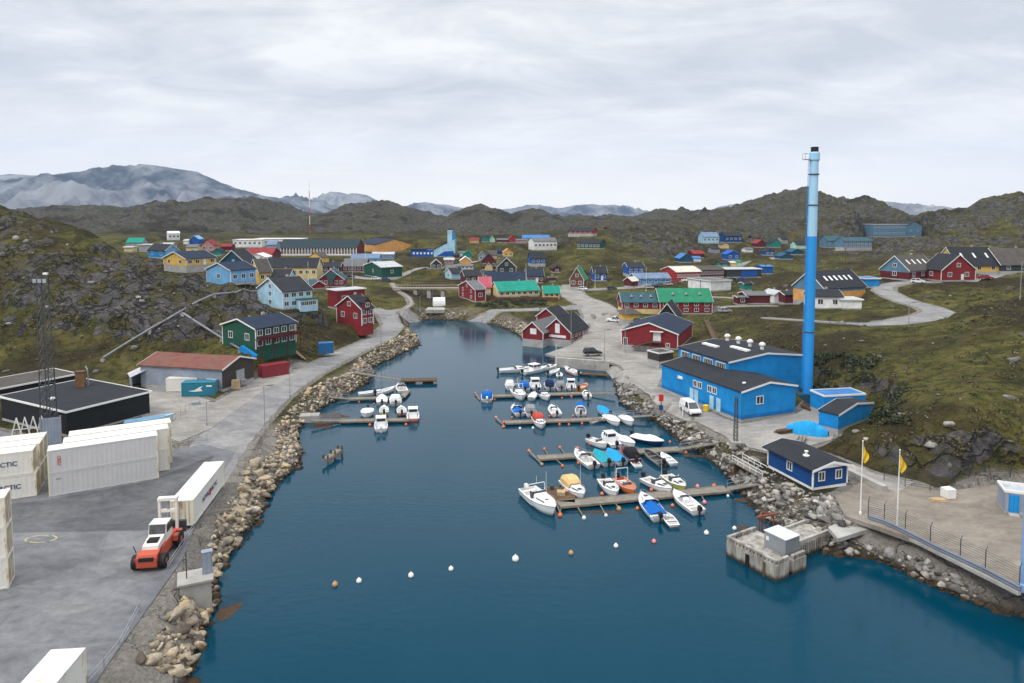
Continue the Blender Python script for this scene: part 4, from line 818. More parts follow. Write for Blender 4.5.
def build_house(hh):
    lr, ll, h, rise, ax = hh['lr'], hh['ll'], max(hh['h'], 1.6), hh['rise'], hh['axis']
    wall, roof = W[hh['wall']], RF[hh['roof']]
    name = hh['name']; cat = hh.get('cat', name)
    grp = {'house': 'houses of the harbour town', 'building': 'long buildings of the harbour town', 'shed': 'sheds of the harbour town', 'hall': 'halls of the harbour town', 'warehouse': 'warehouses around the bay', 'boathouse': 'red boathouses at the water'}.get(name)
    far = hh['c'].y > 330
    root = thing(name, hh['label'], cat, hh['c'], hh['a'], grp)
    deep = 0.6 if far else 2.5
    base = hh.get('base', 0.35)
    fd = MB().box(0.03, lr-0.03, 0.03, ll-0.03, -deep if not hh.get('overwater') else -2.0, base)
    fd.build('foundation', W[hh['basec']] if hh.get('basec') else M['foundation'], root)
    # walls: one closed shell with the gables
    b = MB(); low = base
    hl = None
    if hh.get('lower'): hl = base + (h-base)*0.55*1.0; MB().box(-0.02, lr+0.02, -0.02, ll+0.02, low, h*0.78).build('lower_wall', W[hh['lower']], root)
    gab = 'l' if ax == 'r' else 'r'
    if hh.get('hip') or hh.get('flat'):
        b.box(0, lr, 0, ll, low, h)
    elif ax == 'r':
        b.extr([(0, low), (0, h), (ll/2, h+rise), (ll, h), (ll, low)], 0, 0, lr)
    else:
        b.extr([(0, low), (0, h), (lr/2, h+rise), (lr, h), (lr, low)], 1, 0, ll)
    b.build('wall', wall, root)
    if hh.get('rwall'):       # the right-hand face has its own boarding
        q = MB()
        if ax == 'l': q.extr([(0.02, low), (0.02, h), (lr/2, h+rise-0.05), (lr-0.02, h), (lr-0.02, low)], 1, -0.03, 0.0)
        else: q.box(0.02, lr-0.02, -0.03, 0, low, h)
        q.build('end_wall', W[hh['rwall']], root)
    # roof
    oh = hh.get('oh', 0.4 if not far else 0.3); th = 0.16 if not far else 0.25
    r = MB(); rt = []
    if hh.get('flat'):
        r.box(-oh, lr+oh, -oh, ll+oh, h+0.03, h+0.2)
        # raised rim
        for bx in ((-oh-.03, lr+oh+.03, -oh-.03, -oh+.12), (-oh-.03, lr+oh+.03, ll+oh-.12, ll+oh+.03), (-oh-.03, -oh+.12, -oh+.12, ll+oh-.12), (lr+oh-.12, lr+oh+.03, -oh+.12, ll+oh-.12)): rt.append(MB().box(*bx, h-0.02, h+0.28))
    elif hh.get('hip'):
        e = 0.7
        if lr >= ll: rid = [(ll/2, ll/2), (lr-ll/2, ll/2)]
        else: rid = [(lr/2, lr/2), (lr/2, ll-lr/2)]
        r.add([(-e, -e, h-.1), (lr+e, -e, h-.1), (lr+e, ll+e, h-.1), (-e, ll+e, h-.1), (*rid[0], h+rise), (*rid[1], h+rise)],
              [(0, 1, 5, 4), (1, 2, 5), (2, 3, 4, 5), (3, 0, 4), (3, 2, 1, 0)] if lr >= ll else [(0, 1, 4), (1, 2, 5, 4), (2, 3, 5), (3, 0, 4, 5), (3, 2, 1, 0)])
    else:
        span, run_ = (ll, lr) if ax == 'r' else (lr, ll)
        s = rise/(span/2); e = oh; axn = 0 if ax == 'r' else 1
        g0 = 0.02
        r.extr([(-e, h - s*e + g0), (span/2, h+rise + g0), (span/2, h+rise+th + g0), (-e, h - s*e+th + g0)], axn, -oh, run_+oh)
        r.extr([(span/2 + .001, h+rise + g0), (span+e, h - s*e + g0), (span+e, h - s*e+th + g0), (span/2 + .001, h+rise+th + g0)], axn, -oh, run_+oh)
        if hh.get('tr') or not far:
            for t0 in (-oh-0.05, run_+oh+0.005):
                q = MB(); rt.append(q); q.extr([(-e-.03, h - s*e - .10), (span/2, h+rise - .10), (span/2, h+rise+th + .06), (-e-.03, h - s*e+th + .06)], axn, t0, t0+0.045)
                q.extr([(span/2+.001, h+rise - .10), (span+e+.03, h - s*e - .10), (span+e+.03, h - s*e+th + .06), (span/2+.001, h+rise+th + .06)], axn, t0, t0+0.045)
    ro = r.build('roof', roof, root)
    for q in rt: q.build('roof_edge', M['trim'], root)
    if hh.get('tr'):
        for (x, y) in ((0, 0), (lr, 0), (0, ll)): MB().box(x-.09, x+.09, y-.09, y+.09, low+.01, h-.05).build('corner_board', M['trim'], root)
    # windows
    def row(face, n, rows, L):
        for k in range(rows):
            zz = base + (h-base)*((k+0.55)/rows)
            for i in range(n):
                u = L*(i+0.5)/n
                if hh.get('stairs') or (hh.get('wide') and rows == 1 and False): pass
                w = min(1.3, L/n*0.55); hgt = min(1.3, (h-base)/rows*0.5)
                if hh.get('win'): w, hgt = hh['win']
                if w > 0.25: add_window(root, face, hh, u, zz, w, hgt, far)
    if hh.get('cols'):
        c = MB(); n = hh['cols']
        for i in range(n+1): c.box(lr*i/n-.22, lr*i/n+.22, -0.55, -0.15, 0, h)
        c.box(-.3, lr+.3, -0.7, -0.02, 0, 1.0); c.build('column_row', M['trim'], root)
    if hh.get('wr'): row('r', hh['wr'][0], hh['wr'][1], lr)
    if hh.get('wl') and not hh.get('stairs'): row('l', hh['wl'][0], hh['wl'][1], ll)
    if hh.get('g'):
        L = ll if gab == 'l' else lr
        add_window(root, gab, hh, L/2, h + rise*0.32, min(1.2, L*0.2), min(1.1, rise*0.35), far)
    if hh.get('door_r'):
        MB().box(lr*hh['door_r']-1.3, lr*hh['door_r']+1.3, -0.09, -0.035, 0.05, 3.0).build('sliding_door', W['grey'], root)
    elif not far and name == 'house' and hh.get('wr'):
        d = MB().box(lr*0.5-.5 + lr*.12, lr*0.5+.5 + lr*.12, -0.07, -0.004, base, base+2.0).build('door', M['trim'], root)
        d.hide_render = False
        if hh['wr'][0] % 2 == 1 or hh['wr'][1] > 1: bpy.data.objects.remove(d)
    if not far and name == 'house' and not hh.get('flat') and not hh.get('hip'):
        cx, cy = (lr*0.62, ll/2+.35) if ax == 'r' else (lr/2+.35, ll*0.6)
        MB().box(cx-.3, cx+.3, cy-.3, cy+.3, h+rise*0.7, h+rise+0.75).build('chimney', M['concrete'], ro)
    if hh.get('sky'):
        n = hh['sky']
        for i in range(n):
            u = lr*(0.22 + 0.6*i/max(1, n-1)); t = 0.52; y = ll/2*t; z = h + rise*t; s = rise/(ll/2); L = 0.75
            MB().add([(u-.35, y-L, z-s*L+th+.1), (u+.35, y-L, z-s*L+th+.1), (u+.35, y+L, z+s*L+th+.1), (u-.35, y+L, z+s*L+th+.1), (u-.4, y-L, z-s*L+.05), (u+.4, y-L, z-s*L+.05), (u+.4, y+L, z+s*L+.05), (u-.4, y+L, z+s*L+.05)],
                     [(0, 1, 2, 3), (0, 4, 5, 1), (1, 5, 6, 2), (2, 6, 7, 3), (3, 7, 4, 0)]).build('skylight', W['white'], ro)
    if hh.get('roofwin'):
        for i in range(hh['roofwin']):
            u = lr*(0.28 + 0.26*i); y = ll/2*0.55; z = h + rise*0.55
            MB().extr([(u-.55, z+.0), (u, z+.75), (u+.55, z+.0)], 1, y-.9, y+.5).build('roof_dormer', W['grey'], ro)
    return root, fd
ROOT = {}
for hh in HOUSES:
    root, _ = build_house(hh); hh['root'] = root
    lr, ll, h, rise = hh['lr'], hh['ll'], hh['h'], hh['rise']; ax = hh['axis']
    if hh.get('balc') == 1:                       # green house: balcony along the right-hand face
        b = MB().box(-0.3, lr+.2, -1.7, -.02, h*0.50, h*0.50+.15)
        b.box(-0.3, lr+.2, -1.74, -1.68, h*0.50+.16, h*.50+.75)
        for i in range(4): b.box(lr*i/3-.07, lr*i/3+.07, -1.62, -1.48, -2.2, h*0.5-.01)
        b.build('balcony', W['maroon'], root)
    if hh.get('balc') == 2:                       # pale blue house: glazed porch in front
        p = MB().box(lr*.45, lr+.6, -2.2, -.02, -1.5, 2.5).build('porch', W['lightblue'], root)
        MB().box(lr*.45-.2, lr+.8, -2.5, -.02, 2.52, 2.7).build('porch_roof', W['green'], p)
        for i in range(4):
            fm, pm = window_mesh(1.0, 1.0, True); o = bpy.data.objects.new('window', fm); COL.objects.link(o); o.parent = root; o.location = (lr*.45 + .8 + i*(lr*.55-.6)/3.6, -2.205, 1.5)
            q = bpy.data.objects.new('pane', pm); COL.objects.link(q); q.parent = o
    if hh.get('dormer'):
        d = MB().extr([(lr*.25, h-.6), (lr*.25, h+rise*.45), (lr*.47, h+rise*.85), (lr*.69, h+rise*.45), (lr*.69, h-.6)], 1, -0.12, ll*.45).build('dormer', W['red'], root)
        MB().extr([(lr*.2, h+rise*.42), (lr*.47, h+rise*.9), (lr*.74, h+rise*.42), (lr*.74, h+rise*.50), (lr*.47, h+rise*1.0), (lr*.2, h+rise*.50)], 1, -.35, ll*.45).build('dormer_roof', RF['dark'], d)
        fm, pm = window_mesh(1.1, 1.0, True); o = bpy.data.objects.new('window', fm); COL.objects.link(o); o.parent = root; o.location = (lr*.47, -.13, h+rise*.3)
        q = bpy.data.objects.new('pane', pm); COL.objects.link(q); q.parent = o
    if hh.get('deck'):
        d = MB().box(-1, lr*.75, -3.2, -.03, 0.45, 0.6)
        for i in range(5):
            d.box(-1+i*(lr*.75+.8)/4, -.85+i*(lr*.75+.8)/4, -3.1, -2.95, -3, .449)
        for i in range(9): d.box(-1+i*(lr*.75+.9)/8, -.92+i*(lr*.75+.9)/8, -3.2, -3.12, .601, 1.5)
        d.box(-1, lr*.75, -3.21, -3.13, 1.501, 1.58); d.build('timber_deck', M['wood'], root)
    if hh.get('tealtri'):
        MB().add([(lr*.2, -.3, h+rise*.78), (lr*.8, -.3, h+rise*.78), (lr*.5, -.9, h*.35), (lr*.5, .1, h+rise*.78)], [(0, 1, 2), (0, 2, 3), (1, 3, 2), (0, 3, 1)]).build('roof_face', RF['slateteal'], root)
    if hh.get('stairs'):                          # big red warehouse: the left face carries an outside stair, a white door and windows
        u = ll*.36; b = MB()
        MB().box(-.08, -.005, u-1.0, u+1.0, 1.9, 4.1).build('upper_door', W['white'], root)
        MB().box(-1.0, -.02, u-1.7, u+1.7, 4.35, 4.5).build('door_canopy', W['white'], root)
        st = MB(); st.box(-1.7, -.02, u-1.4, u+1.4, 1.72, 1.85)
        for k in range(10):
            z = 1.7 - k*.17; y = u+1.4+k*.5; st.box(-1.6, -.2, y, y+.48, z-.06, z)
        st.bar((-1.65, u+1.4, 2.7), (-1.65, u+6.4, 1.0), .09); st.bar((-1.65, u+1.4, 1.75), (-1.65, u+6.4, .05), .12)
        for k in (0, 1.4, 2.8, 4.2): st.bar((-1.65, u+1.4+k, 0), (-1.65, u+1.4+k, 2.7-k*.34), .09)
        for y in (u-1.3, u+1.3): st.box(-1.65, -1.5, y-.07, y+.07, 0, 1.71)
        st.build('outside_stair', M['browntimber'], root)
        o = add_window(root, 'l', hh, ll*.93, 1.15, .9, 1.9); add_window(root, 'l', hh, ll*.17, 1.0, .8, .9)
    if hh.get('sign'):
        MB().box(-.07, -.005, ll*.18, ll*.78, h*.32, h*.62).build('sign_board', W['white'], root)
        MB().box(-.08, -.005, ll*.40, ll*.56, h*.85, h+rise*.62).build('tall_door', W['white'], root)
    if hh.get('square'):
        MB().box(-.08, -.005, ll*.32, ll*.62, h*.75, h+rise*.35).build('square_door', W['white'], root)
    if hh.get('whitegable'):
        MB().extr([(-.3, h+.06), (lr/2, h+rise), (lr+.3, h+.06)], 1, -.46, -.03).build('gable_board', W['white'], root)
        MB().lathe([(.42, 0), (.42, .12), (.16, .14), (.16, .55), (.25, .57), (.25, .68)], (lr*.28, ll*.35, h+rise*.56+.15)).build('roof_vent', M['trim'], root)
    if hh.get('works'):                           # doors, windows, downlight and vents on the lower works hall
        for k, u in enumerate((ll*.58, ll*.52, ll*.33, ll*.25)):
            MB().box(-.09, -.005, u-.55, u+.55, .1, 2.5).build('steel_door', W['lightblue'], root)
        for u in (ll*.60, ll*.54, ll*.42, ll*.36): add_window(root, 'l', hh, u - ll*.06, h*.72, .9, 1.0)
        MB().box(-.25, -.005, ll*.70, ll*.76, h*.70, h*.80).build('lamp_box', W['white'], root)
        add_window(root, 'r', hh, lr*.33, h*.66, 1.3, 1.2)
        for (u, v) in ((.25, .12), (.35, .75)): MB().lathe([(.4, 0), (.4, .3), (.2, .45)], (lr*u, ll*v, h+rise*.35)).build('roof_vent', M['trim'], root)
        MB().box(-.05, lr*.96, -.05, ll+.05, .36, 1.0).build('plinth', W['plinth'], root)
    if hh.get('clere'):
        for i in range(4):
            y0 = ll*(.06+.235*i); y1 = y0 + ll*.175
            f = MB().box(-.06, -.005, y0, y1, h-2.0, h-.35)
            fo = f.build('window', M['trim'], root)
            p = MB()
            n = 5
            for k in range(n):
                a_ = y0 + .1 + (y1-y0-.2)*k/n; b_ = y0 + .1 + (y1-y0-.2)*(k+1)/n - .12
                p.box(-.08, -.061, a_, b_, h-1.85, h-.5)
            p.build('pane', M['glass'], fo)
        for (u, v, L) in ((.28, .75, 2.2), (.4, .35, 2.4)):
            MB().box(lr*u-.5, lr*u+.5, ll*v-L, ll*v+L, h+rise*2*u-.1, h+rise*2*u+.45).build('skylight', W['white'], root)
        for i in range(4):
            MB().lathe([(.35, 0), (.35, .9), (.6, 1.0), (.62, 1.3), (.3, 1.6)], (lr*.62, ll*(.9-.22*i), h+rise*.75), 10).build('roof_fan', M['trim'], root)
    if hh.get('bluedoors'):
        for u in (.55, .78): MB().box(lr*u-2.2, lr*u+1.6, -.06, -.005, .2, h*.85).build('blue_door', W['royal'], root)
    if hh.get('bluedoor'):
        MB().box(lr*.30-.5, lr*.30+.5, -.06, -.005, .25, 2.3).build('blue_door', W['blue'], root)
        MB().box(lr*.1, lr*.42, -1.0, -.02, .02, .2).build('step', M['concrete'], root)
        MB().box(lr*.62, lr*.75, -.25, -.005, .9, 1.8).build('red_cabinet', M['redpaint'], root)
# ------------------------------------------------------------------ boats: local +x is the bow, z=0 the waterline
BC = {k: mat('boat_'+k, c, 0.35, 0.07, 1.0, spec=0.5) for k, c in dict(white=(0.76, 0.77, 0.78), cream=(0.66, 0.62, 0.52), orange=(0.62, 0.16, 0.05), red=(0.45, 0.03, 0.03), navy=(0.01, 0.03, 0.10), lime=(0.40, 0.42, 0.05), grey=(0.30, 0.31, 0.31), darkred=(0.16, 0.01, 0.03), sky=(0.30, 0.55, 0.75), teal=(0.04, 0.35, 0.42), dark=(0.05, 0.055, 0.06), paleblue=(0.35, 0.50, 0.62), yellow=(0.7, 0.5, 0.08)).items()}
FAB = {k: mat('fabric_'+k, c, 0.85, 0.15, 2.0, bump=0.4, spec=0.1) for k, c in dict(blue=(0.01, 0.11, 0.40), navy=(0.012, 0.025, 0.075), tan=(0.60, 0.42, 0.20), teal=(0.02, 0.28, 0.36), grey=(0.22, 0.23, 0.25), black=(0.018, 0.018, 0.022), red=(0.40, 0.07, 0.05), skyblue=(0.02, 0.28, 0.60), white=(0.68, 0.69, 0.70)).items()}
DECKM = mat('deck_non_slip', (0.55, 0.56, 0.56), 0.6, 0.1, 2.0); SEAT = mat('vinyl_seat', (0.60, 0.58, 0.54), 0.5, 0.1)
def hull_shape(L, B, fb):
    def half(s): return B/2*(0.90 + 0.10*min(1, s/0.3)) if s < 0.45 else B/2*max(0.0, 1 - ((s-0.45)/0.55)**2.3)
    def sheer(s): return fb*(0.82 + 0.42*s*s)
    return half, sheer
def boat(label, c, head, L, B=None, hull='white', kind='open', top='white', fab='blue', motor='black', bottom=None, fb=0.85, cat='motorboat', name='motorboat', extra=(), group='small boats moored at the floating docks'):
    B = B or L*0.36; root = thing(name, label, cat, (c[0], c[1], 0.0), R(head), group)
    half, sheer = hull_shape(L, B, fb); n = 14; S = [i/(n-1) for i in range(n)]
    X = lambda s: -L/2 + L*s
    rings = []
    for s in S:
        b = half(s) + 0.02; zt = sheer(s); kz = -0.30 + 0.30*max(0, (s-0.6)/0.4)**2 + (0.25 if s == 1 else 0)*0; rake = 0.10*L*max(0, (s-0.7)/0.3)**1.5
        x0 = X(s) - (rake*0.9); xt = X(s)
        rings.append([(xt, -b, zt), (x0*.4+xt*.6, -b*0.92, zt*0.45), (x0, -b*0.74, 0.02), (x0, 0, kz), (x0, b*0.74, 0.02), (x0*.4+xt*.6, b*0.92, zt*0.45), (xt, b, zt)])
    hb = MB(); m7 = 7; vs = [p for r in rings for p in r]; fs = []
    for j in range(n-1):
        for k in range(6): fs.append((j*m7+k, j*m7+k+1, (j+1)*m7+k+1, (j+1)*m7+k))
    fs.append(tuple(range(6, -1, -1))); hb.add(vs, fs)
    ho = hb.build('hull', BC[hull], root)
    for p in ho.data.polygons: p.use_smooth = True
    if bottom:
        st = MB(); rr = []
        for s in S[:-1]:
            b = half(s)*0.955 + 0.035; xt = X(s) - 0.05*L*max(0, (s-0.7)/0.3)**1.5; rr.append((xt, b, sheer(s)*0.30))
        for sg in (1, -1):
            v = [(x, sg*y*0.93, 0.0) for x, y, z in rr] + [(x, sg*(y+0.01), z) for x, y, z in rr]; q = len(rr)
            st.add(v, [(k, k+1, q+k+1, q+k) for k in range(q-1)])
        st.build('hull_stripe', BC[bottom], root, fix=False)
    # gunwale, foredeck and cockpit
    s0 = {'open': 0.72, 'skiff': 0.82, 'cuddy': 0.55, 'console': 0.62, 'pilot': 0.60, 'cover': 0.62, 'canopy': 0.58, 'cruiser': 0.50, 'dinghy': 0.85}[kind]
    dk = MB(); rim = 0.10 if L < 4.5 else 0.17; fl = 0.22
    o_ = []; i_ = []; f_ = []
    for s in S:
        if s <= s0 + 1e-6: o_.append(s)
    o_.append(s0)
    k0 = len(dk.v); vs = []; fs = []
    for s in o_:
        b = half(s); z = sheer(s) + 0.015; bi = max(b - rim, 0.02)
        vs += [(X(s), -b, z), (X(s), -bi, z+0.01), (X(s), -bi, fl), (X(s), bi, fl), (X(s), bi, z+0.01), (X(s), b, z)]
    for j in range(len(o_)-1):
        for k in range(5): fs.append((j*6+k, (j+1)*6+k, (j+1)*6+k+1, j*6+k+1))
    q = (len(o_)-1)*6; fs.append((q+1, q+2, q+3, q+4)); fs.append((1, 4, 3, 2)); dk.add(vs, fs)
    fd = [s for s in [s0 + (1-s0)*i/7 for i in range(8)]]
    vs = []; fs = []
    for s in fd:
        b = half(s); z = sheer(s) + 0.015; vs += [(X(s), -b, z), (X(s), -b*.5, z+.05+.06*(1-s)), (X(s), 0, z+.07+.08*(1-s)), (X(s), b*.5, z+.05+.06*(1-s)), (X(s), b, z)]
    for j in range(7):
        for k in range(4): fs.append((j*5+k, (j+1)*5+k, (j+1)*5+k+1, j*5+k+1))
    dk.add(vs, fs); dk.build('deck', BC[top], root)
    # rubbing strake
    rb = MB()
    for sg in (1, -1):
        pts = [(X(s), sg*(half(s)+0.03), sheer(s)-.02) for s in S]
        for a, b_ in zip(pts, pts[1:]): rb.bar(a, b_, 0.05, 0.07)
    rb.build('rubbing_strake', BC['grey'] if hull != 'navy' else BC['white'], root)
    fdz = sheer(s0); bh = half(s0)
    def seat(x, w=0.5): MB().box(x-.22, x+.22, -w/2+.0, w/2, fl+.01, fl+.45).build('seat', SEAT, root)
    def screen(s, h=0.55, w=0.8, back=0.5):
        b = half(s)*w; z = sheer(s)+.03; x = X(s); g = MB()
        P = [(x-back*.9, -b, z), (x, -b*.75, z), (x, b*.75, z), (x-back*.9, b, z)]; T = [(p[0]-h*.6, p[1]*.9, z+h) for p in P]
        for k in range(3): g.add([P[k], P[k+1], T[k+1], T[k], (P[k][0]-.03, P[k][1], P[k][2]), (P[k+1][0]-.03, P[k+1][1], P[k+1][2]), (T[k+1][0]-.03, T[k+1][1], T[k+1][2]), (T[k][0]-.03, T[k][1], T[k][2])], [(0, 1, 2, 3), (7, 6, 5, 4), (0, 4, 5, 1), (1, 5, 6, 2), (2, 6, 7, 3), (3, 7, 4, 0)])
        g.build('windscreen', M['glass'], root)
        f = MB(); f.path(T, .025, 5); f.build('screen_frame', M['trim'], root)
    def rails():
        r = MB()
        for sg in (1, -1):
            pts = [(X(s), sg*half(s)*.88, sheer(s)+.42) for s in (.58, .68, .78, .88, .96)]; r.path(pts, .02, 5)
            for p in pts: r.tube(p, (p[0], p[1], p[2]-.42), .016, n=5)
        a = (X(.96), half(.96)*.88, sheer(.96)+.42); r.tube(a, (a[0], -a[1], a[2]), .02, n=5); r.build('bow_rail', M['steel'], root)
    if kind == 'open':
        for x in (-.22*L, .02*L, .14*L): MB().box(x-.16, x+.16, -B*.42, B*.42, fl+.3, fl+.38).build('thwart', SEAT, root)
    if kind in ('skiff', 'dinghy'):
        for x in (-.25*L, .05*L): MB().box(x-.12, x+.12, -B*.40, B*.40, fl+.22, fl+.28).build('thwart', M['wood'], root)
    if kind == 'console':
        MB().extr([(-.35, fl), (-.35, fl+.75), (.1, fl+.85), (.3, fl+.5), (.35, fl)], 1, -.35, .35).build('console', BC[top], root)
        seat(-.18*L, .9); seat(-.30*L, B*.7); screen(s0, .4, .7, .3); rails()
    if kind in ('cuddy', 'canopy', 'cruiser'):
        # raised cabin trunk on the foredeck
        rr = []
        for s in (s0-.02, s0+.06, s0+.16, s0+.26, s0+.34):
            t = (s-s0)/.34; b = half(s)*.68*(1-.25*max(t, 0)); z = sheer(s); hh = (.42 if kind != 'cruiser' else .6)*(1-max(t, 0)**1.5*.9)
            rr.append([(X(s), -b, z-.05), (X(s), -b*.86, z+hh), (X(s), b*.86, z+hh), (X(s), b, z-.05)])
        MB().loft(rr).build('cabin_trunk', BC[top], root)
        for sg in (1, -1):
            a, b_ = rr[1], rr[3]; y0 = sg*abs(a[0][1])*.955; y1 = sg*abs(b_[0][1])*.955
            MB().add([(a[0][0], y0+sg*.02, a[0][2]+.18), (b_[0][0], y1+sg*.02, b_[0][2]+.13), (b_[0][0], y1*.96+sg*.02, b_[0][2]+.26), (a[0][0], y0*.96+sg*.02, a[0][2]+.36)], [(0, 1, 2, 3)]).build('side_window', M['glass'], root, fix=False)
        MB().box(X(s0)+.20*L-.25, X(s0)+.20*L+.25, -.25, .25, sheer(s0+.2)+.30, sheer(s0+.2)+.36).build('deck_hatch', BC['dark'], root)
        screen(s0, .6 if kind != 'cruiser' else .75, .85, .6); rails()
        for sg in (-1, 1): MB().box(X(s0)-1.25, X(s0)-.75, sg*B*.22-.25, sg*B*.22+.25, fl, fl+.75).build('seat', SEAT, root)
        MB().box(-L*.47, -L*.40, -B*.36, B*.36, fl, fl+.5).build('bench', SEAT, root)
    if kind == 'cruiser':
        r = MB(); x = X(s0)-.9
        r.path([(x, -B*.42, fdz), (x-.3, -B*.40, fdz+1.5), (x-.3, B*.40, fdz+1.5), (x, B*.42, fdz)], .05, 6); r.tube((x-.3, 0, fdz+1.5), (x-.3, 0, fdz+2.5), .02, n=5); r.build('radar_arch', M['trim'], root)
    if kind == 'pilot':
        x0, x1 = X(s0)-L*.27, X(s0)+L*.02; b = B*.36; z0 = fl; z1 = fdz+.55; z2 = fdz+1.15
        MB().extr([(x0, z0), (x0, z1), (x1+.15, z1), (x1+.3, z0)], 1, -b, b).build('wheelhouse', BC[top], root)
        MB().extr([(x0+.05, z1+.01), (x0+.08, z2), (x1-.25, z2), (x1+.12, z1+.01)], 1, -b+.04, b-.04).build('wheelhouse_window', M['glass'], root)
        MB().extr([(x0-.25, z2+.005), (x0-.25, z2+.12), (x1-.1, z2+.12), (x1-.1, z2+.005)], 1, -b-.08, b+.08).build('wheelhouse_roof', BC[top], root)
        for y in (-b+.03, b-.03):
            for x in (x0+.06, (x0+x1)/2, ): MB().box(x-.05, x+.05, y-.045, y+.045, z1, z2).build('window_post', BC[top], root)
        for y in (-b*.35, b*.35): MB().bar((x1+.1, y, z1), (x1-.22, y, z2), .08).build('window_post', BC[top], root)
        rails()
        MB().tube((x0+.2, 0, z2+.1), (x0+.2, 0, z2+1.7), .02, n=5).build('mast', M['steel'], root)
    if kind == 'canopy':
        rr = []
        for i, (x, h, w) in enumerate(((X(s0)-.25, .62, .80), (X(s0)-.55, .98, .86), (X(s0)-1.2, 1.10, .92), (X(s0)-1.9, 1.08, .94), (-L*.40, .85, .92), (-L*.45, .2, .90))):
            b = half(max(.05, (x+L/2)/L))*w; z = sheer(s0)+.02
            rr.append([(x, -b, z), (x, -b*.97, z+h*.6), (x, -b*.7, z+h), (x, b*.7, z+h), (x, b*.97, z+h*.6), (x, b, z)])
        MB().loft(rr).build('canopy', FAB[fab], root)
    if kind == 'cover':
        rr = []
        for s in [0.0, .06, .2, .35, .5, .65, .8, .92, .99]:
            b = half(s)+.05; z = sheer(s)+.03; h = .15 + .5*math.exp(-((s-.55)/.22)**2) + .12*math.exp(-((s-.15)/.1)**2)
            if s > .97: h = .05
            rr.append([(X(s), -b, z-.12), (X(s), -b*.96, z+.03), (X(s), -b*.45, z+h*.8), (X(s), 0, z+h), (X(s), b*.45, z+h*.8), (X(s), b*.96, z+.03), (X(s), b, z-.12)])
        MB().loft(rr).build('cover', FAB[fab], root)
    if 'halfcover' in extra:
        b = B/2*.95; z = sheer(.3)+.05
        MB().loft([[(-L*.42, -b, z), (-L*.42, 0, z+.3), (-L*.42, b, z)], [(-L*.15, -b, z), (-L*.15, 0, z+.5), (-L*.15, b, z)], [(X(s0)-.1, -b, z+.1), (X(s0)-.1, 0, z+.55), (X(s0)-.1, b, z+.1)]]).build('cover', FAB[fab], root)
    if 'bimini' in extra:
        z = fdz + 1.25; x0, x1 = -L*.40, X(s0)-.2; b = B*.42
        MB().loft([[(x, -b, z-.1), (x, -b*.5, z+.08), (x, b*.5, z+.08), (x, b, z-.1), (x, b*.5, z+.03), (x, -b*.5, z+.03)] for x in (x0, (x0+x1)/2, x1)]).build('bimini', FAB[fab], root)
        r = MB()
        for x in (x0+.1, x1-.1):
            for y in (-b, b): r.tube((x, y, fdz-.1), (x, y, z-.08), .02, n=5)
        r.build('bimini_frame', M['steel'], root)
    if 'mast' in extra: MB().tube((X(s0)-.3, B*.35, fdz), (X(s0)-.4, B*.35, fdz+3.2), .02, n=5).build('aerial', M['trim'], root)
    if 'goalpost' in extra:
        r = MB(); x = -L*.28
        r.path([(x, -B*.42, fl+.5), (x, -B*.40, fl+2.3), (x, B*.40, fl+2.3), (x, B*.42, fl+.5)], .045, 6); r.build('roll_bar', M['trim'], root)
    if motor:
        x = -L/2 - .18; mm = M['black'] if motor == 'black' else BC['white']
        mo = MB().loft([[(x-.28, -.16, .72), (x+.22, -.17, .72), (x+.22, .17, .72), (x-.28, .16, .72)], [(x-.38, -.21, .95), (x+.24, -.21, .95), (x+.24, .21, .95), (x-.38, .21, .95)], [(x-.34, -.18, 1.32), (x+.16, -.18, 1.38), (x+.16, .18, 1.38), (x-.34, .18, 1.32)]]).build('outboard', mm, root)
        MB().extr([(x-.12, -.55), (x+.1, -.55), (x+.14, .71), (x-.16, .71)], 1, -.07, .07).build('outboard_leg', mm, mo)
    return root
def P0(px, py): return at(px, py, 0.35)
def heading(px0, py0, px1, py1):                # direction on the water between two places of the photograph (stern, bow)
    a, b = at(px0, py0, 0), at(px1, py1, 0); return math.degrees(math.atan2(b.y-a.y, b.x-a.x))
def bt(label, stern, bow, **k):
    a, b = at(*stern, .4), at(*bow, .4); c = (a+b)/2; L = (b-a).length
    hd = math.degrees(math.atan2(b.y-a.y, b.x-a.x)); L = k.pop('L', max(3.0, min(L, 9.5)))
    return boat(label, c, hd, L, **k)
# fifth dock (nearest)
bt('large white cruiser with a radar arch at the outer end of the nearest dock',(528,492),(554,514),kind='cruiser',L=8.2,B=2.9,fb=1.15,motor='white',extra=('mast',))
bt('white boat with a tan canopy moored behind the nearest dock',(566,482),(583,498),kind='canopy',fab='tan',L=6.2,B=2.4,extra=('mast',))
bt('white cuddy boat beside the orange boat at the nearest dock',(604,481),(616,496),kind='cuddy',L=5.6,B=2.2,extra=('mast',))
bt('open orange boat with a white roll bar at the nearest dock',(619,480),(634,494),kind='console',hull='orange',top='orange',L=5.4,B=2.1,extra=('goalpost',))
bt('white covered boat left of the lime hulled boat at the nearest dock',(648,481),(668,491),kind='cuddy',L=5.6,B=2.1,extra=('mast',))
bt('white boat with a lime green hull side at the nearest dock',(668,478),(683,489),kind='cuddy',bottom='lime',hull='lime',L=5.4,B=2.1)
bt('white boat with a bright blue cover in front of the nearest dock',(660,519),(641,496),kind='cuddy',L=7.0,B=2.5,fab='blue',extra=('halfcover',))
bt('small pale inflatable dinghy tied behind the blue covered boat',(675,526),(664,512),kind='dinghy',name='dinghy',cat='dinghy',hull='grey',L=3.6,B=1.5,fb=.5,motor=None)
bt('white open sports boat with a dark outboard at the right end of the nearest dock',(698,512),(674,494),kind='console',L=6.2,B=2.3)
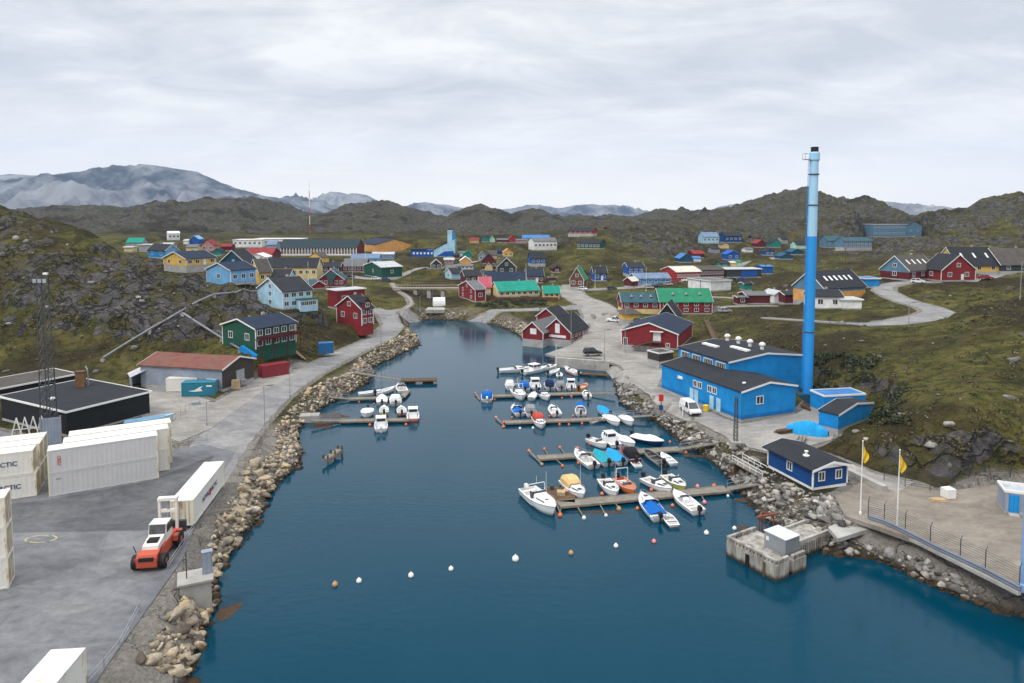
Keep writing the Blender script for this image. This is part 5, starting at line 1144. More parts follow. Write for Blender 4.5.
# fourth dock
bt('small white boat above the fourth dock nearest its outer end',(590,440),(606,447),kind='console',L=4.6,B=1.9,top='white')
bt('white wheelhouse boat in the middle above the fourth dock',(616,446),(603,436),kind='pilot',L=5.6,B=2.2)
bt('pale covered white boat above the fourth dock right of the wheelhouse boat',(615,437),(633,446),kind='cover',fab='white',L=6.2,B=2.1)
bt('white covered boat with a navy hull alone above the fourth dock',(639,438),(658,443),kind='cover',fab='white',hull='navy',L=6.0,B=2.4,top='white')
bt('big white cuddy boat with a black outboard below the fourth dock',(593,466),(576,453),kind='cuddy',L=6.6,B=2.4)
bt('white boat under a teal cover below the fourth dock',(607,463),(596,454),kind='cover',fab='teal',L=5.2,B=2.1)
bt('white boat under a sky blue cover below the fourth dock',(621,462),(609,453),kind='cover',fab='skyblue',L=5.2,B=2.1)
bt('dark red boat with a black canopy below the fourth dock',(635,461),(622,450),kind='canopy',fab='black',hull='darkred',top='darkred',L=5.6,B=2.1)
bt('narrow grey dinghy tied to the dark red boat',(639,467),(631,457),kind='dinghy',name='dinghy',cat='dinghy',hull='white',L=3.6,B=1.4,fb=.45,motor=None)
bt('long brown grey open skiff at the inner end of the fourth dock',(664,465),(643,450),kind='skiff',hull='grey',top='dark',L=6.4,B=1.9,fb=.7,cat='skiff',name='skiff')
bt('small white open boat beside the brown grey skiff',(675,465),(660,453),kind='skiff',L=4.4,B=1.6,fb=.6,motor=None,cat='rowing boat',name='rowing_boat')
# third dock
bt('white boat with a blue half cover at the outer end of the third dock',(521,416),(513,406),kind='cuddy',extra=('halfcover',),fab='blue',L=5.4,B=2.2)
bt('white boat with a grey cover above the third dock',(532,417),(528,406),kind='canopy',fab='grey',L=5.4,B=2.2)
bt('open white boat alone above the middle of the third dock',(558,417),(550,406),kind='console',L=5.4,B=2.2)
bt('white boat under a blue bimini above the third dock',(581,417),(580,406),kind='console',extra=('bimini',),fab='blue',L=5.0,B=2.1)
bt('white boat with a blue cover at the right of the third dock',(611,416),(597,408),kind='cover',fab='skyblue',L=4.8,B=2.0)
bt('white boat with a faded red canopy below the third dock',(535,416),(544,430),kind='canopy',fab='red',L=6.0,B=2.2,motor=None)
bt('tiny white rowing boat below the right part of the third dock',(592,421),(603,418),kind='skiff',L=3.6,B=1.3,fb=.45,motor=None,cat='rowing boat',name='rowing_boat')
bt('white covered boat left of a similar one below the third dock',(606,416),(620,426),kind='cover',fab='white',L=5.6,B=2.1,motor=None)
bt('smaller white covered boat at the right below the third dock',(622,417),(633,425),kind='cover',fab='white',L=4.8,B=2.0,motor=None)
# second dock
bt('white boat with a big blue canopy at the outer end of the second dock',(487,405),(487,390),kind='canopy',fab='blue',L=5.8,B=2.4,motor='white')
bt('small white boat with a pale sprayhood above the second dock',(511,391),(508,381),kind='canopy',fab='white',L=5.0,B=2.0,motor=None)
bt('white boat with a small blue canopy above the second dock',(526,392),(521,383),kind='canopy',fab='blue',L=5.2,B=2.2)
bt('tall white wheelhouse boat above the second dock',(537,391),(533,380),kind='pilot',L=6.0,B=2.4)
bt('white boat with a dark navy canopy above the second dock',(551,391),(547,381),kind='canopy',fab='navy',L=5.4,B=2.2)
bt('white boat with a grey canopy above the second dock',(562,391),(558,383),kind='canopy',fab='grey',L=5.0,B=2.1)
bt('white wheelhouse boat at the right above the second dock',(572,391),(570,382),kind='pilot',L=4.8,B=2.1)
bt('small yellow and orange open boat above the second dock',(580,389),(586,386),kind='open',hull='yellow',top='orange',L=4.0,B=1.6)
bt('big white cruiser lying across below the second dock',(513,388),(525,403),kind='cruiser',L=7.6,B=2.7,fb=1.1)
bt('round white dinghy below the second dock',(531,399),(535,395),kind='cover',fab='white',L=3.2,B=1.6,motor=None,name='dinghy',cat='dinghy')
bt('white boat with a navy cover pointing outward below the second dock',(538,391),(550,401),kind='cuddy',fab='navy',extra=('halfcover',),L=6.4,B=2.3)
bt('small white open boat with a dark outboard at the inner end of the second dock',(589,400),(584,391),kind='console',L=4.2,B=1.8)
# first dock (farthest)
bt('long low white motorboat at the outer end of the farthest row',(503,371),(527,370),kind='cuddy',L=8.0,B=2.5,fb=1.0)
bt('white cabin cruiser in the middle of the farthest row',(524,373),(546,369),kind='pilot',L=7.6,B=2.6,fb=1.0)
bt('white motorboat half hidden behind the cabin cruiser in the farthest row',(538,370),(556,367),kind='cuddy',L=6.4,B=2.3,fb=.9,motor=None)
bt('pale blue open boat right of the white cruisers in the farthest row',(549,374),(559,371),kind='open',hull='paleblue',L=4.6,B=1.7)
bt('small white dinghy in front of the pale blue boat',(559,377),(560,372),kind='dinghy',name='dinghy',cat='dinghy',L=3.4,B=1.5,fb=.5)
bt('white boat with red and blue gear at the right end of the farthest row',(580,375),(563,368),kind='console',hull='white',L=6.4,B=2.2,bottom='red')
bt('small white boat behind the right end of the farthest row',(565,366),(576,365),kind='open',L=5.0,B=1.9,motor=None)
# left side docks
bt('white wheelhouse boat with its stern outwards at the left lower dock',(381,433),(381,418),kind='pilot',L=6.0,B=2.3,motor='white')
bt('orange wheelhouse boat at the end of the left lower dock',(413,422),(413,410),kind='pilot',hull='orange',top='white',L=5.6,B=2.3,motor=None,bottom='orange')
bt('small red open boat behind the left lower dock',(402,415),(401,408),kind='open',hull='red',L=4.0,B=1.8)
bt('small yellow green open boat behind the left lower dock',(384,414),(384,408),kind='open',hull='lime',L=4.0,B=1.7)
bt('white covered boat at the left of the left lower dock',(368,410),(366,417),kind='cover',fab='white',L=4.4,B=2.4)
bt('white covered boat with a raised outboard below the left upper dock',(382,406),(382,395),kind='cover',fab='white',L=5.0,B=2.2)
bt('white boat with a black outboard and white canopy below the left upper dock',(396,407),(395,395),kind='canopy',fab='white',L=5.4,B=2.4)
bt('flat white open boat above the left upper dock',(364,394),(376,393),kind='open',L=4.8,B=1.9,motor=None)
bt('long white open boat above the middle of the left upper dock',(380,393),(391,390),kind='open',L=5.4,B=1.9)
bt('white cabin boat at the end of the left upper dock',(404,393),(398,385),kind='cuddy',L=5.6,B=2.3,motor=None)
# on land
# ------------------------------------------------------------------ floating docks, gangways, mooring buoys
BUOY = {k: MB().lathe([(.02, -.34), (.20, -.28), (.32, -.12), (.35, .04), (.31, .2), (.19, .33), (.07, .38), (.06, .48), (.02, .5)], n=12).mesh('buoy_'+k) for k in ('orange', 'white', 'brown', 'pink')}
M['brownbuoy'] = mat('weathered_buoy', (0.42, 0.25, 0.12), .6, .2); M['pinkbuoy'] = mat('pink_plastic', (0.75, 0.25, 0.22), .4, .1)
for k, m in (('orange', 'orange'), ('white', 'whitebuoy'), ('brown', 'brownbuoy'), ('pink', 'pinkbuoy')):
    BUOY[k].materials.append(M[m]); BUOY[k].polygons.foreach_set('use_smooth', [True]*len(BUOY[k].polygons))
def buoy(px, py, col, label, s=1.0):
    p = at(px, py, 0.1); o = bpy.data.objects.new('mooring_buoy', BUOY[col]); COL.objects.link(o); o.location = (p.x, p.y, 0.1); s *= .82; o.scale = (s, s, s)
    tag(o, label, 'buoy', 'mooring buoys on the water'); return o
def dock(label, a, b, w=1.7, z=0.5, dark=False, n=None):
    A, B_ = at(*a, z), at(*b, z); d = B_ - A; L = d.length; root = thing('floating_dock', label, 'dock', (A.x, A.y, 0), math.atan2(d.y, d.x), 'floating docks of the small boat harbour')
    MB().box(0, L, -w/2, w/2, z-.12, z).build('deck', M['wood'] if not dark else M['browntimber'], root)
    for s in (-1, 1): MB().box(-.02, L+.02, s*w/2-.06 if s > 0 else -w/2-.06, s*w/2+.06 if s > 0 else -w/2+.06, z-.22, z+.06).build('edge_beam', M['wood'] if not dark else M['browntimber'], root)
    n = n or max(2, int(L/5))
    for i in range(n):
        x = L*(i+.5)/n; MB().box(x-1.2, x+1.2, -w*.42, w*.42, -.35, z-.121).build('float', M['black'], root)
    return root
def gangway(label, a, za, b, zb, w=1.2, rail=True):
    A, B_ = at(*a, za), at(*b, zb); d = B_ - A; L = math.hypot(d.x, d.y); root = thing('gangway', label, 'gangway', (A.x, A.y, 0), math.atan2(d.y, d.x), 'gangways from the shore to the docks')
    MB().bar((0, 0, za-.08), (L, 0, zb-.08), w, .12).build('walkway', M['wood'], root)
    if rail:
        for s in (-1, 1):
            r = MB(); n = max(3, int(L/1.6)); r.bar((0, s*w/2, za+.95), (L, s*w/2, zb+.95), .05); r.bar((0, s*w/2, za+.5), (L, s*w/2, zb+.5), .04)
            for i in range(n+1): t = i/n; r.bar((L*t, s*w/2, za+(zb-za)*t-.02), (L*t, s*w/2, za+(zb-za)*t+.95), .05)
            r.build('railing', M['steel'], root)
    return root
def boom(a, b, label='thin mooring boom holding a buoy off its dock', w=.11):
    A, B_ = at(*a, .35), at(*b, .12); d = B_ - A
    o = MB().bar((0, 0, .3), (d.x, d.y, .08), w).build('mooring_boom', M['wood']); o.location = (A.x, A.y, 0.05); tag(o, label, 'mooring boom', 'mooring booms along the docks'); return o
dock('longest grey plank dock nearest the camera with eight boats along it', (558,504), (727,488.5), 1.9)
dock('grey plank dock second nearest with the teal and blue covered boats', (538,457.5), (680,448.5), 1.8)
dock('grey plank dock third nearest with a faded red canopy boat', (505,422), (606,418.5), 1.7)
dock('grey plank dock with the big blue canopy boat at its outer end', (491,395.8), (590,392.8), 1.7)
dock('farthest short dark dock behind the white cruisers', (578,373), (609,375), 1.3, dark=True)
dock('upper plank dock on the left shore with white boats on both sides', (349,398.5), (403,397), 1.6)
dock('lower plank dock on the left shore ending at the orange boat', (340,420.5), (409,419.3), 1.6)
dock('dark heavy float lying alone off the left shore', (401,380), (437,379.3), 2.2, .8, True)
dock('short cross float at the outer end of the left upper dock', (402,397), (408,390), 1.2)
gangway('long pale gangway from the landing stage down to the nearest dock', (727,488.5), .5, (764,482), 2.0)
gangway('pale gangway from the riprap to the second nearest dock', (680,448.5), .5, (716,442.5), 2.2)
gangway('thin gangway from the riprap to the third nearest dock', (606,418.5), .5, (652,415), 1.2, 1.0)
gangway('thin dark gangway to the dock with the blue canopy boat', (590,393), .5, (615,393), 1.0, .9)
gangway('gangway from the left riprap to the left upper dock', (349,398.5), .5, (310,394.5), 1.6, 1.0)
gangway('gangway from a concrete block to the left lower dock', (340,420.5), .5, (311,420), 1.2, 1.0)
gangway('long gangway from the left shore to the dark heavy float', (401,379.5), .8, (352,372), 2.6, 1.3)
def block(name, label, cat, c, rz, sx, sy, z0, z1, m='concrete', group=None):
    o = MB().box(-sx/2, sx/2, -sy/2, sy/2, 0, z1-z0).build(name, M[m] if isinstance(m, str) else m); o.location = (c[0], c[1], z0); o.rotation_euler = (0, 0, R(rz)); return tag(o, label, cat, group)
p = at(307, 421, 0); block('abutment', 'grey concrete block on the shore at the left lower gangway', 'abutment', p, 8, 4.5, 2.2, -.6, 1.2)
r = thing('timber_trestle', 'dark timber frame carrying the shore end of the long gangway', 'pier frame', at(358, 377, 0))
for x in (-1.2, 0, 1.2): MB().box(x-.2, x+.2, -.5, .5, -1, 2.3).build('post', M['browntimber'], r)
MB().box(-1.8, 1.8, -.7, .7, 2.3, 2.5).build('beam', M['browntimber'], r)
p = at(560, 494, .5); rt = thing('work_raft', 'brown timber work raft with clutter beside the big white cruiser', 'raft', (p.x, p.y, 0), R(-8))
MB().box(-2.1, 2.1, -2.4, 2.4, .1, .5).build('raft_deck', M['browntimber'], rt); MB().box(-1.9, 1.9, -2.2, 2.2, -.3, .099).build('float', M['black'], rt)
MB().box(-.4, .7, -.6, .4, .501, .95).build('crate', M['freshwood'], rt); MB().tube((-1.2, 1.4, .5), (-1.2, 1.4, 1.1), .3, n=10).build('drum', M['darksteel'], rt); MB().lathe([(.5, 0), (.55, .15), (.3, .3)], (.9, 1.2, .5)).build('rope_coil', M['freshwood'], rt)
# buoys: (px, py, colour, label)
for px, py, c, s, l in [
 (335,584.5,'brown',1.05,'brown weathered buoy, leftmost of the near row of buoys'),(359,581,'white',1,'white buoy beside the brown one in the near row'),(411,575.5,'white',1.05,'white buoy third from the left in the near row'),(451,569,'white',.95,'white buoy fourth from the left in the near row'),
 (515.5,559,'white',1.35,'largest white buoy with a pink underside in the near row'),(571,553,'brown',1,'dirty white buoy right of the largest one in the near row'),(616,546,'white',.95,'white buoy in the near row below the blue covered boat'),(654,541.5,'pink',.9,'small pink buoy in the near row'),(706.5,533,'white',1.05,'white buoy in the near row right of the pink one'),(734.5,528.5,'white',.9,'white buoy at the right end of the near row by the jetty'),
 (560,515,'orange',1.1,'orange buoy just right of the big white cruiser'),(584,518,'white',.9,'white buoy below the outer part of the nearest dock'),(606,515.5,'white',.8,'small white buoy below the middle of the nearest dock'),(619,509,'brown',1.1,'orange and white buoy close under the nearest dock'),(637.5,508.5,'orange',.8,'orange buoy at the bow of the blue covered boat'),(672.5,505.5,'orange',.8,'orange buoy between the two boats in front of the nearest dock'),(704.5,502.5,'pink',1,'pink buoy right of the white sports boat'),
 (602,494,'orange',.9,'orange buoy at the side of the white cuddy boat'),(651.5,490,'orange',.9,'orange buoy left of the lime hulled boat'),(697.5,486.5,'pink',1,'pink buoy above the right part of the nearest dock'),(714,486,'orange',1,'orange buoy above the inner end of the nearest dock'),(728,496,'white',.7,'small white buoy below the inner end of the nearest dock'),
 (529,451,'orange',.95,'orange buoy on the upper end of the outer boom'),(542,464.5,'brown',.9,'pale buoy on the lower end of the outer boom'),(544.5,449,'orange',.8,'orange buoy second above the fourth dock outer end'),(560,447.5,'orange',.8,'orange buoy third above the fourth dock outer end'),(577.5,448.5,'orange',.9,'orange buoy left of the small white boat above the fourth dock'),(562.5,466,'orange',.85,'orange buoy alone below the fourth dock'),(578.5,463,'orange',.9,'orange buoy beside the big white cuddy boat'),(590,444,'orange',.9,'orange buoy at the stern of the small white boat'),(647,456,'orange',.8,'orange buoy beside the brown grey skiff'),(671,452,'orange',.9,'orange buoy right of the small white open boat'),(686,452.5,'orange',.9,'orange buoy under the second nearest gangway'),(670,442,'orange',.8,'orange buoy above the second nearest gangway'),
 (496,417.5,'pink',.9,'pale red buoy on the boom of the third dock'),(504,422.5,'orange',1.1,'bright orange buoy at the outer end of the third dock'),(503,427,'orange',.8,'orange buoy just below the end of the third dock'),(520,428.5,'white',.8,'white buoy below the third dock'),(533,428,'white',.8,'white buoy by the faded red canopy boat'),(559.5,424.5,'orange',.8,'orange buoy below the third dock, left of a row of four'),(569,424.5,'orange',.75,'orange buoy below the third dock, second of four'),(582,423.5,'orange',.75,'orange buoy below the third dock, third of four'),(594,423,'orange',.75,'orange buoy below the third dock, fourth of four'),(549.5,416,'orange',.8,'orange buoy at the open white boat'),(573,416,'orange',.7,'orange buoy left of the blue bimini boat'),(586,416,'orange',.7,'orange buoy right of the blue bimini boat'),(512,417.5,'orange',.7,'orange buoy left of the blue half covered boat'),
 (475,393,'orange',.8,'orange buoy left of the big blue canopy boat'),(478.5,398.5,'orange',.8,'orange buoy below the left one at the blue canopy boat'),(494.5,400,'orange',.8,'orange buoy right of the big blue canopy boat'),(562,398,'orange',.7,'orange buoy below the second dock, left of two'),(571.5,396.5,'orange',.8,'orange buoy below the second dock, right of two'),
 (370,425,'orange',.9,'orange buoy left of the white stern out boat'),(359,402,'orange',.6,'small orange buoy below the left upper dock'),(406,424.5,'orange',.8,'orange buoy at the orange wheelhouse boat'),(374,404,'orange',.6,'tiny orange buoy between boats at the left upper dock')]:
    buoy(px, py, c, l, s)
for a, b in [((562,503.5),(560,514)),((575,502.8),(583,516)),((598,500.8),(605,514)),((612,499.5),(619,508)),((690,492.3),(698,487.5)),((712,490),(714,487)),((700,491.5),(704,501)),((549,457),(545,450)),((567,456),(560.5,448.5)),((553,456.5),(562,465)),((585,455),(578,449.5)),((560,420.5),(560,423.5)),((582,419.5),(582,422.5))]: boom(a, b)
boom((529,451),(542,464.5),'pale pole joining two buoys across the outer end of the fourth dock', .2); boom((496,417.5),(505,427),'pale pole across the outer end of the third dock', .2); boom((475,393),(480,400),'dark pole across the outer end of the second dock', .2); boom((556,503),(560.5,514),'thick pole from the dock end beside the big cruiser', .22)
# stub of an old pier
A, B_ = at(325,459,.9), at(340,449,.9); d = B_ - A; r = thing('pier_stub', 'weathered remnant of a timber pier standing alone in the water', 'pier', (A.x, A.y, 0), math.atan2(d.y, d.x)); L = d.length
MB().box(0, L, -.5, .5, .75, .95).build('deck', M['wood'], r); MB().box(-.05, L+.05, -.6, -.5, .45, .8).build('edge_beam', M['wood'], r)
for x in (.15, L*.5, L-.15): MB().tube((x, -.4, -1.5), (x, -.4, 1.5), .13).build('pile', M['browntimber'], r)
for k, t in enumerate((.02, .5, .98)): MB().box(L*t-.12, L*t+.12, .2, .44, .951, 1.5).build('bollard', M['browntimber'], r)
# ------------------------------------------------------------------ concrete jetty with the grey box
def tide_concrete():
    m = bpy.data.materials.new('jetty_concrete'); nt, N, L, b = nodes_of(m); b.inputs['Roughness'].default_value = .9
    tc = N.new('ShaderNodeTexCoord'); n = N.new('ShaderNodeTexNoise'); n.inputs['Scale'].default_value = .9; n.inputs['Detail'].default_value = 8; n.inputs['Roughness'].default_value = .7
    mp = N.new('ShaderNodeMapping'); mp.inputs['Scale'].default_value = (1.4, 1.4, .35); L.new(tc.outputs['Object'], mp.inputs[0]); L.new(mp.outputs[0], n.inputs['Vector'])
    r = N.new('ShaderNodeValToRGB'); e = r.color_ramp.elements; e[0].position = .35; e[0].color = (.13, .115, .095, 1); e[1].position = .62; e[1].color = (.40, .385, .35, 1); L.new(n.outputs[0], r.inputs[0])
    sp = N.new('ShaderNodeSeparateXYZ'); L.new(tc.outputs['Object'], sp.inputs[0]); ad = N.new('ShaderNodeMath'); ad.operation = 'MULTIPLY_ADD'; ad.inputs[1].default_value = .9; L.new(n.outputs[0], ad.inputs[0]); L.new(sp.outputs['Z'], ad.inputs[2])
    m2 = N.new('ShaderNodeMapRange'); m2.inputs['From Min'].default_value = .65; m2.inputs['From Max'].default_value = 1.1; m2.inputs['To Min'].default_value = 1; m2.inputs['To Max'].default_value = 0; L.new(ad.outputs[0], m2.inputs[0])
    y = N.new('ShaderNodeMix'); y.data_type = 'RGBA'; L.new(m2.outputs[0], y.inputs['Factor']); L.new(r.outputs[0], y.inputs['A']); y.inputs['B'].default_value = (.035, .026, .014, 1); L.new(y.outputs['Result'], b.inputs['Base Color'])
    bp = N.new('ShaderNodeBump'); bp.inputs['Strength'].default_value = .4; bp.inputs['Distance'].default_value = .06; L.new(n.outputs[0], bp.inputs['Height']); L.new(bp.outputs[0], b.inputs['Normal']); return m
M['tide'] = tide_concrete()
C0 = at(776, 582.5, 0); ja = R(31); r = thing('concrete_jetty', 'concrete jetty head with a toothed parapet at the right shore', 'jetty', C0, ja)
LR, LL = 4.9, 6.6; zt = 1.75
MB().box(0, LR*.42, 0, LL, -3, zt).box(LR*.42, LR, .9, LL, -3, zt).build('jetty_block', M['tide'], r)
MB().box(-.05, .3, LL*.52, LL*.60, -3, zt-.35).build('fender_slot', M['black'], r); MB().box(-.12, -.06, LL*.2, LL*.24, -1.5, zt-.2).build('fender', M['browntimber'], r)  # slot is a black box, the opening's shade drawn as colour
MB().box(LR*.55, LR, 0, .9, -3, zt-.15).build('corner_block', M['tide'], r)
def parapet(a, b, n, nm='parapet'):
    m = MB(); a = Vector(a); b = Vector(b); d = b-a
    for i in range(n): m.bar(a + d*((i+.18)/n), a + d*((i+.82)/n), .22, .32)
    m.bar(a + Vector((0, 0, .26)), b + Vector((0, 0, .26)), .3, .2); m.build(nm, M['tide'], r)
parapet((.15, .1, zt+.16), (.15, LL, zt+.16), 14); parapet((.3, .15, zt+.16), (LR*.42, .15, zt+.16), 4); parapet((LR*.55, .2, zt+.02), (LR-.1, .2, zt+.02), 6); parapet((.3, LL-.15, zt+.16), (LR-.3, LL-.15, zt+.16), 9)
q = MB(); q.box(LR-.02, LR+10.6, 2.0, 5.0, -3, zt-.06); q.build('causeway', M['tide'], r)
q = MB()
for i in range(27): x = LR+.1+i*.385; q.box(x, x+.24, 1.78, 1.99, -3, zt-.08)
q.build('sheet_piling', M['tide'], r)
MB().box(LR, LR+10.6, 1.86, 2.14, zt-.059, zt+.28).build('kerb', M['concrete'], r); MB().box(LR, LR+8.6, 4.8, 5.1, zt-.059, zt+.28).build('kerb', M['concrete'], r)
bx = thing('switch_cabin', 'plain grey metal box cabin standing on the concrete jetty', 'cabin', r.matrix_basis @ Vector((2.3, .75, zt+.01)), ja)
bx.location = C0 + Vector((math.cos(ja)*2.45 - math.sin(ja)*.8, math.sin(ja)*2.45 + math.cos(ja)*.8, zt+.01))
MB().box(0, 2.3, 0, 2.7, 0, 1.75).build('wall', mat('grey_cladding', (.24, .26, .28), .6, .12, .6, planks=2.2, pdir=1), bx); MB().box(-.07, 2.37, -.07, 2.77, 1.76, 1.84).build('roof', mat('pale_metal', (.55, .58, .60), .4, .08), bx); MB().box(-.05, -.005, 2.1, 2.45, .9, 1.3).build('lamp_box', M['trim'], bx)
r = thing('steel_dolphin', 'rusty red brown steel frame standing in the water behind the jetty', 'steel frame', at(766, 540, 0), R(20)); rs = mat('rusty_steel', (.17, .065, .04), .8, .3, dirt=.4)
for x, y in ((-1.1, 0), (0, .8), (1.1, 0)): MB().tube((x, y, -2), (x*.9, y*.9, 3.0), .09).build('leg', rs, r)
MB().bar((-1.5, -.1, 3.0), (1.5, -.1, 3.0), .22).bar((-1, 0, 3), (0, .8, 3), .2).bar((1, 0, 3), (0, .8, 3), .2).build('cross_beam', rs, r)
MB().bar((-1.05, 0, .4), (1.0, 0, 2.8), .07).bar((1.05, 0, .4), (-1.0, 0, 2.8), .07).build('brace', rs, r)
r = thing('landing_stage', 'timber landing stage with white railings above the riprap left of the navy office', 'landing stage', at(762, 484, 1.2), R(108))
MB().box(-1.2, 5.5, -.9, .9, 1.2, 1.35).build('deck', M['wood'], r)
for x in (-1, 2, 5.2): MB().box(x-.12, x+.12, -.8, .8, -3, 1.19).build('post', M['browntimber'], r)
for s in (-.88, .88):
    q = MB(); q.bar((-1.2, s, 2.3), (5.5, s, 2.3), .07); q.bar((-1.2, s, 1.85), (5.5, s, 1.85), .06)
    for i in range(6): q.bar((-1.15+i*1.33, s, 1.3), (-1.15+i*1.33, s, 2.3), .07)
    q.build('railing', M['trim'], r)
# ------------------------------------------------------------------ tall chimney
b0 = at(807, 401, 3.6); r = thing('tall_chimney', 'very tall light blue steel chimney with a black top beside the blue works', 'chimney', b0)
zb = 38 + (215-236)*b0.y/683 - b0.z; zt = atY(813, 147, b0.y).z - b0.z - .7
cb = mat('chimney_blue', (.02, .26, .66), .5, .06, .3); cp = mat('chimney_pale_blue', (.32, .55, .74), .5, .06, .3)
MB().lathe([(.95, -1), (.95, .01), (.90, .02), (.84, zb)], n=24).build('lower_shaft', cb, r, smooth=False)
MB().lathe([(.84, zb+.002), (.74, zt-1.9)], n=24).build('upper_shaft', cp, r)
MB().lathe([(.74, zt-1.9), (.92, zt-1.6), (.92, zt-.4), (.8, zt-.2)], n=20).build('collar', cp, r); MB().lathe([(.66, zt-.2), (.66, zt+.7), (.56, zt+.7), (.54, zt+.1)], n=16).build('smoke_lip', M['black'], r)
for z in (zb*.42, zb + (zt-zb)*.36, zb + (zt-zb)*.72): MB().lathe([(.86, z), (.94, z+.02), (.94, z+.2), (.86, z+.22)], n=20).build('flange', M['darksteel'], r)
q = MB().box(-1.9, -.9, -.6, .6, zt-1.6, zt-1.5)
for y in (-.6, .6): q.bar((-1.9, y, zt-.5), (-.95, y, zt-.5), .05); q.bar((-1.9, y, zt-1.5), (-1.9, y, zt-.5), .05)
q.bar((-1.9, -.6, zt-.5), (-1.9, .6, zt-.5), .05); q.build('platform', M['steel'], r)
q = MB()
for y in (-.2, .2): q.bar((-1.12, y, 2), (-1.0, y, zt-1.6), .05)
for k in range(60): z = 2 + k*(zt-4)/60; q.bar((-1.1, -.2, z), (-1.1, .2, z), .03)
q.build('ladder', cb, r)
MB().box(-2.2, 1.6, -1.6, 2.2, -.6, 1.6).build('plinth', W['darkteal'], r)
# ------------------------------------------------------------------ shipping containers
CW = {k: mat('container_'+k, c, .5, .06, .5, dirt=d, dirtcol=dc) for k, (c, d, dc) in dict(white=((.70, .685, .635), .34, (.40, .29, .16)), grey=((.54, .54, .55), .12, (.36, .28, .18)), cream=((.70, .65, .50), .45, (.36, .2, .09)), teal=((.02, .17, .25), .1, (.1, .1, .1)), blue=((.012, .11, .28), .1, (.1, .07, .05)), red=((.22, .025, .035), .2, (.12, .05, .03))).items()}
FONT = {}
def lettering(text, size, m, parent, loc, rot, name='lettering'):
    cu = bpy.data.curves.new('text', 'FONT'); cu.body = text; cu.size = size; cu.extrude = 0.004; cu.offset = size*.018; cu.align_x = 'CENTER'; cu.align_y = 'CENTER'; cu.shear = 0.0
    t = bpy.data.objects.new('text', cu); COL.objects.link(t); bpy.context.view_layer.update()
    me = bpy.data.meshes.new_from_object(t.evaluated_get(bpy.context.evaluated_depsgraph_get())); bpy.data.objects.remove(t); me.materials.clear(); me.materials.append(m)
    o = bpy.data.objects.new(name, me); COL.objects.link(o); o.parent = parent; o.location = loc; o.rotation_euler = rot; return o
NAVYTXT = mat('navy_lettering', (.02, .04, .16), .6, .05); REDTXT = mat('red_lettering', (.5, .03, .03), .6, .05)
def container(label, c, yaw, L=12.19, Hh=2.9, col='white', Wd=2.44, group='white containers on the quay', text=None, tpos=.5, doors=1, top=None, endcol=None, emblem=False, face=-1):
    r = thing('shipping_container', label, 'container', c, R(yaw), group); m = CW[col]
    # corrugated sides
    def wave(n, a, b, d): return [(a + (b-a)*(i+f)/n, (0 if q == 0 else d)) for i in range(n) for f, q in ((0, 0), (.35, 0), (.5, 1), (.85, 1))] + [(b, 0)]
    n = int(L/.55)
    for s in (0, 1):
        prof = wave(n, .16, L-.16, .014); y0 = .03 if s == 0 else Wd-.03; sg = 1 if s == 0 else -1
        v = [(x, y0+sg*d, .16) for x, d in prof] + [(x, y0+sg*d, Hh-.14) for x, d in prof]; k = len(prof)
        MB().add(v, [(i, i+1, k+i+1, k+i) for i in range(k-1)]).build('side_panel', m, r)
    MB().box(.05, L-.05, .08, Wd-.08, .05, .15).box(.05, L-.05, .08, Wd-.08, Hh-.07, Hh-.02).build('shell', CW[top] if top else m, r)
    f = MB()
    for y in (0, Wd-.1):
        f.box(.16, L-.16, y, y+.1, 0, .16); f.box(.16, L-.16, y, y+.1, Hh-.14, Hh)
    for x in (0, L-.1): f.box(x, x+.1, .16, Wd-.16, 0, .16); f.box(x, x+.1, .16, Wd-.16, Hh-.14, Hh)
    f.build('frame', m, r)
    for x in (0, L-.16):
        for y in (0, Wd-.16): MB().box(x, x+.161, y, y+.161, 0, Hh).build('corner_post', CW[endcol or col], r)
    for e, x in ((0, .06), (1, L-.06)):
        if e == doors:
            for k in (0, 1):
                y0 = .17 + k*(Wd-.34)/2; y1 = y0 + (Wd-.34)/2 - .02; d = MB().box(x-.03, x+.03, y0, y1, .17, Hh-.15).build('door', CW[endcol or col], r)
                for t in (.3, .7): y = y0 + (y1-y0)*t; xo = x + (.05 if e else -.05); MB().tube((xo, y, .2), (xo, y, Hh-.2), .025, n=6).build('locking_bar', M['steel'], d)
        else: MB().box(x-.03, x+.03, .17, Wd-.17, .17, Hh-.15).build('end_panel', CW[endcol or col], r)
    if text:
        y = -.012 if face < 0 else Wd+.012
        lettering(text, Hh*.27, NAVYTXT, r, (L*tpos, y, Hh*.5), (math.pi/2, 0, 0) if face < 0 else (math.pi/2, 0, math.pi))
        if emblem: MB().box(L*tpos-.28, L*tpos+.28, *( (-.03, -.012) if face < 0 else (Wd+.012, Wd+.03)), Hh*.34, Hh*.62).build('emblem', REDTXT, r)
    return r
